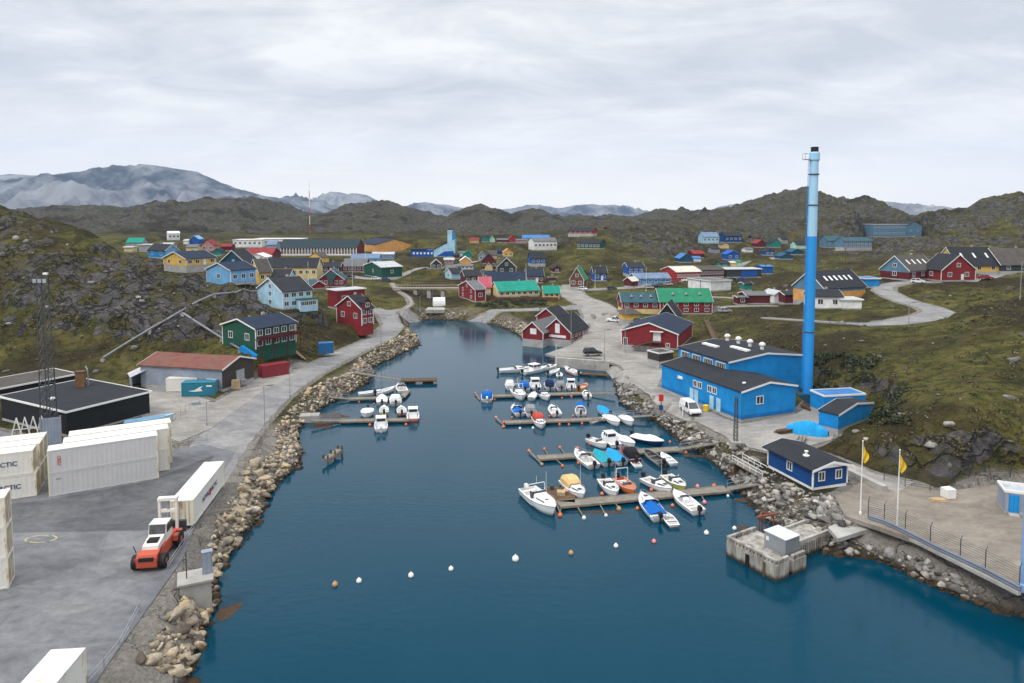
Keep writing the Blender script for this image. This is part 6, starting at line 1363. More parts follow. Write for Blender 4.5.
# block in the middle of the quay: three rows, two high
c = at(49, 497, 3.03); a = 30.4; d1 = Vector((math.cos(R(a)), math.sin(R(a)), 0)); d2 = Vector((-d1.y, d1.x, 0)); rn = ['front', 'middle', 'back']
for row, (off, back) in enumerate(((0, 0), (1.5, 2.9), (2.0, 5.9))):
    for lv in (0, 1):
        lab = f"{'grey white' if row == 0 else 'cream white'} container, {'upper' if lv else 'lower'} one in the {rn[row]} row of the middle stack"
        cc = container(lab, c + d1*off + d2*(back*.93) + Vector((0, 0, 2.92*lv)), a, col='grey' if row == 0 else 'white', top='white', endcol='cream')
        if row == 0 and lv == 1: lettering('CRSU', .5, REDTXT, cc, (1.2, -.012, 1.5), (math.pi/2, math.pi/2, 0))
        if row == 0 and lv == 0: lettering('45G1', .28, mat('grey_lettering', (.3, .2, .18), .7), cc, (1.1, -.012, 2.1), (math.pi/2, 0, 0))
e = at(37, 495.5, 3.03); a = 25; d1 = Vector((math.cos(R(a)), math.sin(R(a)), 0)); d2 = Vector((-d1.y, d1.x, 0))
for row in range(3):
    for lv in (0, 1):
        container(f"white container lettered in navy, {'upper' if lv else 'lower'} one of the left stack" if row == 0 else f"white container, {'upper' if lv else 'lower'} one of the {rn[row]} row in the left stack", e - d1*(12.19 + (.25 if row == 0 and lv else 0)) + d2*(2.75*row) + Vector((0, 0, 2.92*lv)), a, col='white', endcol='cream', text='ROYAL ARCTIC' if row == 0 else None, tpos=.645)
e = at(9, 588, 3.03)
for lv in (0, 1, 2): container(f"{['bottom','middle','top'][lv]} cream white container of the stack cut off by the left picture edge", e - d1*12.19 + Vector((0, 0, 2.92*lv)), 25, col='white', endcol='cream')
c = at(51, 649.5, 5.93); container('single white container with rusty top corners at the bottom picture edge', Vector((c.x, c.y, 3.03)), -84.5, col='white', endcol='cream')
c = at(194, 526.5, 3.3); container('white container with navy lettering and a red emblem just behind the red handler truck', Vector((c.x, c.y, 3.45)), 97.6, col='white', endcol='cream', text='ROYAL  ARCTIC', emblem=True, doors=0)
# small containers
G2 = 'small containers along the shore road'
c = at(181.5, 396.5, 3.5); t = container('teal container with a white swoosh mark in front of the rusty warehouse', c, 6, 6.06, 2.6, 'teal', group=G2)
sw = MB(); sw.add([(1.2, -.02, 1.0), (2.4, -.02, 1.15), (3.4, -.02, 1.75), (4.0, -.02, 1.9), (3.5, -.02, 1.45), (3.9, -.02, .95), (2.2, -.02, .85)], [(0, 1, 5, 6), (1, 2, 4, 5), (2, 3, 4)]); sw.build('swoosh_mark', M['trim'], t, fix=False)
MB().box(4.6, 5.6, -.03, -.012, 1.75, 2.05).build('label_plate', M['trim'], t)
container('white container behind the left end of the teal container', at(166, 391.5, 3.5), 2, 6.06, 2.6, 'white', group=G2); container('white container at the right end of the teal container', at(214.5, 393, 3.5), 60, 3.0, 2.6, 'white', group=G2)
container('blue container beside the shore road under the red gabled house', at(318.5, 354, 3.9), 14, 3.6, 2.6, 'blue', group=G2); container('red container beside the shore road below the green house', at(262.5, 378.5, 3.4), 42, 6.06, 2.6, 'red', group=G2)
# ------------------------------------------------------------------ red container handler
c = at(148, 571, 3.03); r = thing('container_handler', 'red and white container handler truck standing before the white container', 'container handler', c, R(98))
red = mat('handler_red', (.46, .085, .045), .45, .1, dirt=.15); cw = mat('handler_white', (.68, .66, .62), .5, .1, dirt=.15)
MB().extr([(.1, .55), (.1, 1.5), (.9, 1.75), (5.9, 1.6), (5.9, .6)], 1, -.95, .95).build('chassis', red, r)
MB().extr([(-.35, .5), (-.45, 1.2), (-.2, 1.7), (.75, 1.8), (.75, .5)], 1, -.95, .95).build('counterweight', red, r)
MB().box(-.47, -.3, -.7, .7, 1.15, 1.5).build('grille', M['black'], r)
MB().extr([(.7, 1.75), (.75, 2.15), (2.6, 2.5), (2.6, 1.75)], 1, -.75, .75).build('engine_hood', cw, r); MB().box(1.2, 2.1, -.5, .5, 2.27, 2.45).build('hood_vent', M['black'], r)
MB().extr([(2.65, 1.7), (2.65, 2.5), (2.9, 3.45), (4.3, 3.45), (4.45, 2.3), (4.45, 1.7)], 1, -.85, .85).build('cab', cw, r)
MB().extr([(2.63, 2.3), (2.88, 3.38), (2.83, 3.38), (2.58, 2.3)], 1, -.78, .78).build('rear_window', M['glass'], r)
for s in (-1, 1): MB().box(2.85, 4.35, s*.86-.015, s*.86+.015, 2.5, 3.3).build('side_window', M['glass'], r)
for s in (-1, 1):
    MB().box(5.75, 6.1, s*.85-.12, s*.85+.12, .4, 4.9).build('mast_column', cw, r); MB().box(3.9, 5.7, s*1.25-.22, s*1.25+.22, 1.1, 1.65).build('mudguard', red, r)
    for nm, x, rad, y in (('wheel', .55, .72, 1.28), ('wheel', 4.9, .85, 1.3)):
        w_ = MB().lathe([(rad*.55, -.28), (rad*.95, -.28), (rad, -.2), (rad, .2), (rad*.95, .28), (rad*.55, .28)], n=18).build(nm, M['black'], r); w_.location = (x, s*y, rad); w_.rotation_euler = (math.pi/2, 0, 0)
        MB().lathe([(.05, -.30), (rad*.5, -.27), (rad*.5, .27), (.05, .30)], n=12).build('wheel_hub', red, w_)
    MB().box(-.5, -.44, s*.95-.12, s*.95+.12, 1.3, 1.48).build('tail_lamp', REDTXT, r); MB().bar((.2, s*1.1, 1.8), (.2, s*1.35, 2.5), .06).build('mirror_arm', M['black'], r)
MB().box(5.65, 6.25, -.98, .98, 4.7, 5.0).build('mast_top', cw, r); MB().box(5.8, 6.1, -1.0, 1.0, 3.4, 3.7).build('mast_crossbar', cw, r); MB().box(6.2, 6.6, -1.6, 1.6, 1.0, 2.2).build('carriage', M['darksteel'], r); MB().tube((5.95, 0, .6), (5.95, 0, 4.5), .13).build('lift_ram', M['steel'], r)
# ------------------------------------------------------------------ vehicles
def car(label, c, yaw, col, kind='hatch', group='parked cars in the town', cat=None):
    L, Wd, Hh = dict(hatch=(4.2, 1.75, 1.5), suv=(4.7, 1.9, 1.75), van=(5.0, 1.95, 2.0), pickup=(5.2, 1.9, 1.8))[kind]
    r = thing('parked_'+('van' if kind == 'van' else 'pickup' if kind == 'pickup' else 'car'), label, cat or ('van' if kind == 'van' else 'pickup' if kind == 'pickup' else 'car'), c, R(yaw), group)
    pm = mat('car_paint_'+col, dict(white=(.72, .73, .74), black=(.012, .012, .014), red=(.3, .02, .02), silver=(.4, .41, .42), blue=(.02, .06, .2), grey=(.1, .105, .11))[col], .25, .05, spec=.6)
    h = Hh; belt = .95 if kind != 'van' else 1.1
    lo = [(-L/2, .35), (-L/2+.02, belt-.05), (L/2-1.0 if kind != 'van' else L/2-.75, belt), (L/2-.05, belt-.2), (L/2, .35)]
    MB().extr(lo, 1, -Wd/2, Wd/2).build('body', pm, r)
    if kind == 'van': up = [(-L/2+.08, belt+.001), (-L/2+.15, h), (L/2-1.7, h), (L/2-.85, belt+.001)]
    elif kind == 'pickup': up = [(-.4, belt+.001), (-.3, h), (.8, h), (L/2-1.1, belt+.001)]
    else: up = [(-L/2+.1, belt+.001), (-L/2+.5, h), (.35, h), (L/2-1.15, belt+.001)]
    mid = [( (x if z < belt+.1 else x*.97), z) for x, z in up]
    v = []
    for s in (-1, 1):
        for x, z in mid: v.append((x, s*(Wd/2-.04 if z < belt+.1 else Wd/2-.22), z))
    MB().add(v, [(0, 1, 2, 3), (7, 6, 5, 4), (0, 4, 5, 1), (1, 5, 6, 2), (2, 6, 7, 3), (3, 7, 4, 0)]).build('cabin', M['glass'], r)
    xs = [p[0] for p in mid]; MB().box(xs[1]-.05, xs[2]+.05, -Wd/2+.2, Wd/2-.2, h, h+.05).build('roof', pm, r)
    q = MB()
    for s in (-1, 1):
        for (x0, x1) in ((xs[0], xs[1]), (xs[3], xs[2]), ((xs[0]+xs[3])/2, (xs[1]+xs[2])/2)): q = MB(); q.bar((x0, s*(Wd/2-.02), belt), (x1, s*(Wd/2-.2), h), .09); q.build('pillar', pm, r)
        if kind == 'van': MB().add([(xs[0], s*(Wd/2-.03), belt), (-.1, s*(Wd/2-.03), belt), (-.1, s*(Wd/2-.2), h), (xs[1], s*(Wd/2-.2), h)], [(0, 1, 2, 3)] if s < 0 else [(3, 2, 1, 0)]).build('side_panel', pm, r, fix=False)
        for x in (-L*.31, L*.31):
            w_ = MB().lathe([(.2, -.1), (.3, -.11), (.33, -.07), (.33, .07), (.3, .11), (.2, .1)], n=14).build('wheel', M['black'], r); w_.location = (x, s*(Wd/2-.08), .33); w_.rotation_euler = (math.pi/2, 0, 0)
            MB().lathe([(.03, -.12), (.19, -.1), (.19, .1), (.03, .12)], n=10).build('rim', M['steel'], w_)
        MB().box(L/2-.06, L/2+.012, s*.62-.2, s*.62+.2, .62, .78).build('headlight', M['whitebuoy'], r); MB().box(-L/2-.012, -L/2+.05, s*.7-.12, s*.7+.12, .65, .85).build('tail_light', REDTXT, r)
    MB().box(L/2-.02, L/2+.03, -Wd*.46, Wd*.46, .3, .55).build('bumper', M['black'], r)
    return r
car('white van with a dark bumper parked beside the blue works', at(690, 412.5, 3.3), heading(672,400,712,426), 'white', 'van', 'vehicles by the harbour'); car('black car standing alone on the gravel yard beside the boathouses', at(592.5, 354.5, 2.68), 8, 'black', 'suv', 'vehicles by the harbour')
car('white pickup behind the middle container stack', at(102, 420.5, 3.1), 25, 'white', 'pickup', 'vehicles by the harbour')
for (x, y, cl, l) in ((655, 288.2, 'black', 'black car, leftmost of those parked behind the green roof'), (661, 286.6, 'grey', 'dark grey car parked second behind the green roof'), (668, 285.6, 'silver', 'silver car parked by the town road'), (725, 312.5, 'silver', 'silver car parked right of the green roofed building'), (676, 283.6, 'red', 'small red car parked near the red warehouse'), (733, 281, 'black', 'black car in front of the long grey shed'), (741, 280.8, 'blue', 'blue car in front of the long grey shed')):
    p = hit(x, y); car(l, (p.x, p.y, p.z+.1), 10, cl)

for (x, y, cl, kd, l) in ((649, 288.8, 'silver', 'hatch', 'silver car at the left of the row behind the slate teal roof'), (682, 281.6, 'white', 'van', 'white van by the road in front of the red warehouse'), (700, 294.8, 'grey', 'suv', 'grey car on the lane behind the green roof'), (376, 280, 'white', 'hatch', 'white car on the forecourt before the green hall'), (386, 281, 'blue', 'hatch', 'blue car on the forecourt before the green hall'), (350, 278, 'black', 'suv', 'black car parked before the maroon grey roofed building'), (583, 290.3, 'white', 'hatch', 'white car at the road junction before the brown gabled house'), (612, 289.6, 'black', 'hatch', 'black car on the town road below the blue house'), (918, 283.2, 'white', 'hatch', 'white car outside the grey brown roofed plateau house'), (985, 279.5, 'red', 'hatch', 'red car on the plateau road right of the red house'), (640, 323, 'grey', 'hatch', 'grey car beside the yellow hipped hut'), (614, 322, 'white', 'pickup', 'white pickup on the gravel left of the yellow hipped hut')):
    p = hit(x, y); car(l, (p.x, p.y, p.z+.08), random.uniform(-40, 40), cl, kd)
# ------------------------------------------------------------------ poles, lamps, flags, fences
def pole_px(px, py, top, z=None): 
    p = at(px, py, z) if z is not None else hit(px, py); h = atY(px, top, p.y).z - p.z; return p, h
def lamp(px, py, top, label, z=None, arm=1.0, side=1):
    p, h = pole_px(px, py, top, z); r = thing('street_lamp', label, 'street lamp', p, 0, 'street lamps along the roads')
    MB().lathe([(.14, -.3), (.14, .9), (.08, 1.0), (.055, h)], n=8).build('pole', M['steel'], r); MB().bar((0, 0, h), (side*arm, 0, h+.12), .07).build('arm', M['steel'], r)
    MB().loft([[(side*arm*.6, -.14, h+.06), (side*arm*.6, .14, h+.06), (side*arm*.6, .14, h+.16), (side*arm*.6, -.14, h+.16)], [(side*(arm+.55), -.1, h+.12), (side*(arm+.55), .1, h+.12), (side*(arm+.55), .1, h+.2), (side*(arm+.55), -.1, h+.2)]]).build('lamp_head', M['darksteel'], r)
lamp(265,434,386,'grey street lamp left of the road above the left docks',3.0); lamp(290,399,369,'grey street lamp beside the road above the left upper dock',3.0); lamp(381,345,318,'thin street lamp at the shore road bend',3.3)
lamp(604.5,360,330,'street lamp at the edge of the gravel yard near the black car',2.7); lamp(625,352,308,'street lamp left of the big red warehouse stair',2.8); lamp(908.5,326,303,'street lamp in the middle of the plateau road bend',None); lamp(207,428,402,'short street lamp beside the teal container',3.0)
lamp(571,340,305,'tall thin lamp at the corner of the waterside boathouse',2.7); lamp(663,292,274,'street lamp beside the town road above the green roof',None); lamp(420,312,296,'street lamp on the road at the head of the bay',None); lamp(1020,300,262,'street lamp at the right edge of the plateau',None)
r = None
p, h = pole_px(735.5, 443, 397, 3.2); r = thing('lattice_pole', 'slim dark lattice pole on the quay road before the blue works', 'mast', p)
def lattice(r, h, w0, w1, m, n, nm='lattice', t=.07):
    for sx in (-1, 1):
        for sy in (-1, 1): MB().bar((sx*w0/2, sy*w0/2, 0), (sx*w1/2, sy*w1/2, h), t).build('corner_leg', m, r)
    q = MB()
    for k in range(n):
        za, zb_ = h*k/n, h*(k+1)/n; a = w0 + (w1-w0)*k/n; b = w0 + (w1-w0)*(k+1)/n
        for s in (-1, 1): q.bar((-a/2, s*a/2, za), (b/2, s*b/2, zb_), t*.6); q.bar((s*a/2, -a/2, za), (s*b/2, b/2, zb_), t*.6); q.bar((-a/2, s*a/2, za), (a/2, s*a/2, za), t*.6)
    q.build('bracing', m, r)
lattice(r, h, .55, .35, M['darksteel'], 12); MB().box(-.8, .8, -.8, .8, -.5, .35).build('base', M['concrete'], r)
p, h = pole_px(50, 441, 286, 3.2); r = thing('floodlight_mast', 'tall grey lattice floodlight mast on the quay before the rocky hill', 'mast', p); lattice(r, h, 1.6, 1.1, M['darksteel'], 16, t=.12)
q = MB()
for k in range(5): q.box(-1.3, 1.0, -.1, .1, h+.05+k*.32, h+.19+k*.32)
for x in (-1.3, -.2, .9): q.box(x, x+.1, -.12, .12, h, h+1.6)
q.build('lamp_board', M['darksteel'], r); MB().box(.3, .9, -.3, .1, h+1.75, h+2.05).build('floodlight', M['trim'], r)
for k in range(3): MB().box(-1.3+k*.75, -.75+k*.75, -.3, -.13, h+.5, h+1.1).build('floodlight', M['steel'], r)
p = atY(310, 233, 620); h = atY(310, 182, 620).z - p.z; r = thing('radio_mast', 'thin far radio mast rising above the dark school roof', 'mast', (p.x, p.y, ground(p.x, p.y)))
for k in range(6): MB().box(-.22, .22, -.22, .22, h*k/6, h*(k+1)/6).build('mast_section', M['redpaint'] if k % 2 == 0 else M['trim'], r)
def flagpole(px, py, top, label, z=None, flag=False):
    p, h = pole_px(px, py, top, z); r = thing('flagpole', label, 'flagpole', p, 0, 'white flagpoles'); MB().lathe([(.16, -.2), (.16, .3), (.085, .4), (.045, h), (.09, h+.02), (.07, h+.14), (.01, h+.16)], n=8).build('pole', M['trim'], r); return r, p, h
for a in ((860.3, 514.5, 441.5, 'white flagpole with a drooping yellow flag, left of the two beside the fence'), (896.8, 528, 450.5, 'white flagpole with a drooping yellow flag, right of the two beside the fence')):
    r, p, h = flagpole(*a, 3.3)
    fl = MB(); rows = []
    for i in range(9):
        z = h - .25 - i*.24; wv = [.08, .26, .46, .60, .66, .62, .50, .36, .22][i]; rows.append([(.07 + wv*j/5, .13*math.sin(j*1.7 + i*.5), z - j*.10) for j in range(6)])
    v = [q for rr in rows for q in rr]; fs = [(i*6+j, i*6+j+1, (i+1)*6+j+1, (i+1)*6+j) for i in range(8) for j in range(5)]
    fo = fl.add(v, fs).build('flag', mat('yellow_flag_cloth', (.72, .46, .02), .8, .12), smooth=True, fix=False); fo.location = p; tag(fo, f"yellow flag hanging limp from the {'left' if a[0] < 880 else 'right'} flagpole beside the fence", 'flag', 'yellow flags at the yard')
for a in ((526, 294, 264, 'white flagpole in front of the bright teal roof'), (595, 288, 270, 'white flagpole beside the brown gabled house'), (646, 291, 268, 'white flagpole behind the slate teal roof'), (308.5, 293, 262, 'white flagpole right of the pale blue house'), (352.5, 286, 259, 'white flagpole left of the two before the green hall'), (365.5, 264.5, 243, 'white flagpole rising behind the green hall'), (556, 372, 345, 'thin white pole on the farthest boat row')): flagpole(*a)
def fence(name, label, pts, zf, hgt, step, mpost, wires=3, pipe=None, cat='fence', gp=None):
    P = []
    for a, b in zip(pts, pts[1:]):
        n = max(1, int((b-a).length/step)); P += [a + (b-a)*(i/n) for i in range(n)]
    P.append(pts[-1]); o = P[0]; r = thing(name, label, cat, o, 0, gp); Q = [Vector((q.x-o.x, q.y-o.y, (zf if zf is not None else ground(q.x, q.y)) - o.z)) for q in P]
    for q in Q:
        m = MB().tube(q - Vector((0, 0, .4)), q + Vector((0, 0, hgt)), .045, n=6)
        if wires > 4: m.tube(q + Vector((0, 0, hgt)), q + Vector((.25, .12, hgt+.3)), .035, n=5)
        m.build('post', mpost, r)
    for k in range(wires):
        z = hgt*(k+1)/wires - .04; MB().path([q + Vector((0, 0, z)) for q in Q], .018 if wires > 2 else .04, 4).build('wire' if wires > 2 else 'rail', mpost, r)
    if pipe:
        for dz, dy in ((.15, -.3), (.42, -.32)): MB().path([q + Vector((-.1, dy, dz)) for q in Q], .13, 8).build('pipe', pipe, r)
    return r
FP = lambda l, z: [at(x, y, z) for x, y in l]
fence('wire_fence', 'wire fence on dark posts with pipes along the edge of the harbour yard', FP([(868,518),(884,523),(905,533),(930,546),(960,560),(985,572),(1019,590)], 3.3), 3.3, 2.2, 2.6, M['darksteel'], 9, mat('pipe_blue_grey', (.16, .19, .24), .5, .15))
fence('wire_fence', 'faint wire fence on posts below the cliff at the back of the harbour yard', FP([(884,480),(905,486),(930,490),(952,486),(985,481),(1010,482)], 3.4), 3.4, 2.2, 2.6, M['darksteel'], 8)
p, h = pole_px(1022, 586, 498, 3.3); r = thing('blue_post', 'thick pale blue steel post at the right picture edge', 'post', p); MB().lathe([(.35, -.5), (.35, .2), (.2, .3), (.2, h)], n=12).build('post', mat('post_blue', (.22, .36, .60), .5, .1), r); MB().bar((.1, 0, .1), (-1.2, -.2, -.6), .14).build('strut', M['steel'], r)
fence('guard_rail', 'low guard rail on posts between the left shore road and the riprap', FP([(240,478),(250,462),(262,444),(272,424),(288,404),(303,391),(322,377),(342,366),(362,355),(385,345)], 2.7), None, .8, 2.4, M['wood'], 2, cat='guard rail', gp='guard rails along the quay')
fence('guard_rail', 'galvanised guard rail along the near edge of the container yard', FP([(88,686),(104,668),(120,648),(139,612)], 3.0), 3.0, .8, 2.2, M['steel'], 2, cat='guard rail', gp='guard rails along the quay')
fence('guard_rail', 'short galvanised guard rail beside the red handler truck', FP([(168,570),(180,552),(194,530)], 3.0), 3.0, .8, 2.2, M['steel'], 2, cat='guard rail', gp='guard rails along the quay')
fence('guard_rail', 'galvanised guard rail beside the lettered white container', FP([(203,515),(213,497),(222,484)], 3.0), 3.0, .8, 2.2, M['steel'], 2, cat='guard rail', gp='guard rails along the quay')
fence('pipe_rack', 'low grey pipe rack standing in the road side of the middle stack', FP([(169,447.5),(188,443.5),(207,440.5)], 3.0), 3.0, 1.0, 1.4, M['steel'], 2, cat='rack')
fence('picket_fence', 'thin pale fence beside the black workshop', FP([(166,428),(176,420),(190,410)], 3.2), 3.2, 1.3, 1.6, M['freshwood'], 2, cat='fence')
fence('road_fence', 'long dark railing along the lower plateau road', FP([(790,323.5),(815,326),(845,328.5),(882,328)], 11.2), None, .9, 3, M['darksteel'], 2, cat='railing')
# ------------------------------------------------------------------ odds and ends on the shores
c = at(195, 594, 1.7); r = thing('concrete_block', 'square concrete block above the riprap beside the handler truck', 'concrete block', c, R(25)); MB().box(-1.3, 1.45, -1.0, 1.35, -1.2, 1.5).build('plinth', M['concrete'], r); MB().box(-1.5, 1.65, -1.2, 1.55, 1.501, 1.7).build('slab', M['concrete'], r)
cb_ = thing('control_cabinet', 'blue grey metal cabinet standing on the concrete block', 'cabinet', (c.x+.9, c.y+.8, 3.41), R(25)); MB().box(-.45, .45, -.3, .3, 0, 2.1).build('cabinet_body', W['slate'], cb_); MB().box(-.5, .5, -.35, .35, 2.11, 2.2).build('cabinet_top', W['slate'], cb_); MB().box(-.38, .38, -.34, -.301, .2, 1.95).build('cabinet_door', W['slate'], cb_)
o = MB().tube((0, 0, 0), (0, 0, 2.6), .05, n=6).build('pipe_post', M['darksteel']); o.location = (c.x-.6, c.y-.3, 3.41); tag(o, 'thin dark pipe standing on the concrete block', 'post')
o = MB().lathe([(.45, 0), (.48, .9), (.52, .92), (.52, 1.05), (.2, 1.15)], n=12).build('yellow_bin', M['yellow']); o.location = at(706, 411, 3.3); tag(o, 'yellow bin standing against the blue works wall', 'bin')
p = at(661, 409, 2.6); r = thing('lifebuoy_post', 'red lifebuoy cabinet on a dark post above the riprap', 'lifebuoy post', p); MB().box(-.08, .08, -.08, .08, -.5, 1.7).build('post', M['browntimber'], r); MB().box(-.4, .4, -.2, .2, 1.5, 2.7).build('cabinet', M['redpaint'], r); MB().box(-.35, .35, -.25, .25, -.1, .7).build('base_box', W['navy'], r)
o = MB().box(-.07, .07, -.07, .07, -.3, 2.3).build('marker_post', M['trim']); o.location = at(682.5, 417, 2.6); tag(o, 'short white marker post on the riprap before the white van', 'post')
p = at(948, 498, 3.32); r = thing('water_tank', 'white cubic plastic tank on a wooden pallet in the harbour yard', 'tank', p, R(10)); MB().box(-.6, .6, -.55, .55, .16, 1.25).build('tank_body', M['trim'], r); MB().box(-.65, .65, -.6, .6, 0, .15).build('pallet', M['freshwood'], r); MB().lathe([(.2, 1.25), (.2, 1.33), (.05, 1.34)], n=10).build('lid', M['trim'], r)
p = at(938, 501, 3.32); o = MB().box(-.9, .9, -.5, .5, 0, .16).box(-.8, .8, -.4, .4, .161, .3).build('wooden_pallet', M['freshwood']); o.location = p; tag(o, 'pale wooden pallets lying left of the white cubic tank', 'pallet')
# covered boat and heaps ashore
def tarp_heap(label, p, yaw, L, B, H_, seed, fab):
    rs = random.Random(seed); rr = []
    for k in range(13):
        t = k/12; env = math.sin(math.pi*min(max(t, .04), .96))**.45; w = B/2*env*rs.uniform(.85, 1.1); hh_ = H_*env*rs.uniform(.7, 1.05); ring = []
        for j in range(9): u = -1 + j/4; ring.append((L*(t-.5) + rs.uniform(-.08, .08), w*u*rs.uniform(.95, 1.05), hh_*(1-abs(u)**2.4)*rs.uniform(.82, 1.08) - (.25 if j in (0, 8) else 0)))
        rr.append(ring)
    o = MB().loft(rr, closed=False, caps=False).build('tarp_heap', FAB[fab], fix=False); o.location = p; o.rotation_euler = (0, 0, R(yaw)); sm = o.modifiers.new('subdivision', 'SUBSURF'); sm.levels = 1; sm.render_levels = 1; return tag(o, label, 'tarpaulin heap', 'heaps under blue tarpaulins')
tarp_heap('large heap under a bright blue tarpaulin beside the blue works', at(807, 433, 3.45), 150, 6.2, 3.4, 2.3, 3, 'skyblue'); tarp_heap('smaller heap under a blue tarpaulin nearest the dark sloping shed roof', at(823, 429, 3.45), 20, 3.6, 2.4, 1.5, 4, 'skyblue')
for k, (x, y, l) in enumerate(((786, 432, 'brown timber pile left of the blue tarpaulin heap'), (800, 441, 'brown timber pile in front of the blue tarpaulin heap'), (806, 408, 'brown timber pile at the foot of the tall chimney'))):
    p = at(x, y, 3.45); rs = random.Random(k); q = MB()
    for n in range(9): z = .1 + (n//4)*.2; q.bar((-1.8+rs.uniform(-.3, .3), (n % 4)*.35-.6, z), (1.6+rs.uniform(-.3, .5), (n % 4)*.35-.6+rs.uniform(-.25, .25), z+rs.uniform(0, .08)), .24, .16)
    o = q.build('timber_pile', M['browntimber' if k != 1 else 'wood']); o.location = p; o.rotation_euler = (0, 0, R(20+40*k)); tag(o, l, 'timber pile', 'timber piles at the works')
a = at(150, 424, 3.3); b = boat('long blue open boat lying on land beside the black workshop', a, 28, 7.5, 1.7, kind='skiff', hull='sky', top='sky', motor=None, group='boats laid up on land'); b.location.z = 3.55
a = at(272, 366, 3.4); b = boat('white boat hull lying behind the red container on the road side', a, 10, 4.5, 1.8, kind='skiff', motor=None, group='boats laid up on land', cat='rowing boat', name='rowing_boat'); b.location.z = 4.0
r = thing('open_shed', 'open fronted shed with a pale corrugated roof left of the rusty warehouse', 'shed', at(132, 388.5, 3.6), R(35)); MB().box(0, 5, 3.9, 4, 0, 2.4).box(0, .1, 0, 3.89, 0, 2.2).box(4.9, 5, 0, 3.89, 0, 2.2).build('wall', W['slate'], r); MB().extr([(-.3, 2.25), (2.5, 3.4), (5.3, 2.25), (5.3, 2.35), (2.5, 3.5), (-.3, 2.35)], 1, -.4, 4.2).build('roof', RF['palegrey'], r)
def stairs(label, a, b, w=1.2, m='freshwood', cat='stairs', rail=False):
    A, B_ = hit(*a), hit(*b); d = B_ - A; L = math.hypot(d.x, d.y); r = thing('outdoor_stairs', label, cat, A, math.atan2(d.y, d.x), 'outdoor stairs'); n = max(6, int(L/.5))
    for s in (-1, 1): MB().bar((0, s*w/2, .35), (L, s*w/2, d.z+.35), .12, .3).build('stringer', M[m], r)
    q = MB()
    for i in range(n): t = (i+.5)/n; q.box(L*t-.2, L*t+.2, -w/2+.07, w/2-.07, d.z*t+.30, d.z*t+.37)
    q.build('treads', M[m], r)
    if rail:
        for s in (-1, 1): MB().bar((0, s*w/2, 1.3), (L, s*w/2, d.z+1.3), .08).build('handrail', M[m], r)
stairs('pale wooden stairs from the green house down to the shore road', (304,360), (287,345), 2.0); stairs('dark wooden stairs down the slope right of the big red warehouse', (716,343), (706,321), 1.2, 'browntimber', rail=True); stairs('long timber stairs climbing towards the hillside school', (893,243), (917,236), 2.2, 'wood', rail=True)
def pipeline(label, pts, rad=.26, sup=True, jacket=None):
    P = [hit(*q) for q in pts]; o = P[0]; r = thing('pipeline', label, 'pipeline', o, 0, 'above ground pipelines'); F = []
    for i in range(len(P)-1):
        n = max(1, int((P[i+1]-P[i]).length/5)); F += [P[i] + (P[i+1]-P[i])*(k/n) for k in range(n)]
    F.append(P[-1]); Q = [Vector((q.x-o.x, q.y-o.y, max(q.z, ground(q.x, q.y)) - o.z + .7)) for q in F]
    MB().path(Q, rad, 8).build('pipe', mat('pipe_jacket', (.20, .21, .24), .4, .2, metal=.3) if not jacket else jacket, r)
    for q in Q[::2]: MB().box(q.x-.35, q.x+.35, q.y-.35, q.y+.35, q.z-2.2, q.z-rad+.05).build('support', M['concrete'], r)
    return P
pipeline('insulated pipeline on concrete supports climbing the rocky left hill', [(103,361),(122,349),(150,332),(166,323),(181,314),(198,304),(214,297),(236,295),(258,293.5)])
P = pipeline('insulated branch pipeline running down to the blue pipe bridge', [(183,316),(203,329),(222,341),(240,352)])
a, b = hit(241, 353), hit(256, 363); o = MB().bar((0, 0, 1.2), (b.x-a.x, b.y-a.y, b.z-a.z+1.2), 1.0, 1.1).build('pipe_bridge', W['blue']); o.location = a; tag(o, 'bright blue boxed pipe bridge at the end of the branch pipeline', 'pipe bridge')
a = at(81, 388, 7.0); r = thing('vent_shaft', 'brown wooden vent shaft standing on the black workshop roof', 'vent shaft', a, R(20)); MB().box(-.7, .7, -.7, .7, -.3, 2.9).build('shaft', mat('weathered_brown_boards', (.20, .11, .05), .8, .3, .8, planks=1.0, pdir=2, dirt=.3), r); MB().box(-.8, .8, -.8, .8, 2.91, 3.1).build('cap', M['browntimber'], r); MB().path([(.8, 0, -.2), (1.2, 0, .5), (1.1, 0, 3.3), (.8, .2, 3.9)], .12, 8).build('duct', M['steel'], r)
o = thing('roof_lamp', 'small white roof vent on the black workshop roof', 'roof vent', at(52, 400.5, 7.25)); MB().lathe([(.25, -.1), (.25, .25), (.5, .3), (.45, .5), (.1, .6)], n=10).build('vent_cap', M['trim'], o)
r = thing('tall_gate', 'grey blue metal gate panel standing between the container stacks', 'gate', at(42, 446, 3.0), R(25)); MB().box(0, 2.4, -.06, .06, .1, 4.2).build('panel', W['slate'], r)
for x in (-.1, 2.5): MB().box(x-.09, x+.09, -.1, .1, 0, 4.4).build('post', M['steel'], r)
r = thing('trestle_stack', 'white metal trestles piled behind the left container stack', 'trestles', at(10, 443, 3.0), R(20))
for k in range(4): MB().bar((k*1.1, 0, 0), (k*1.1+.9, .2, 3.8), .14).bar((k*1.1+1.8, 0, 0), (k*1.1+.9, .2, 3.8), .14).bar((k*1.1+.3, .05, 2), (k*1.1+1.5, .05, 2), .1).build('trestle', M['trim'], r)
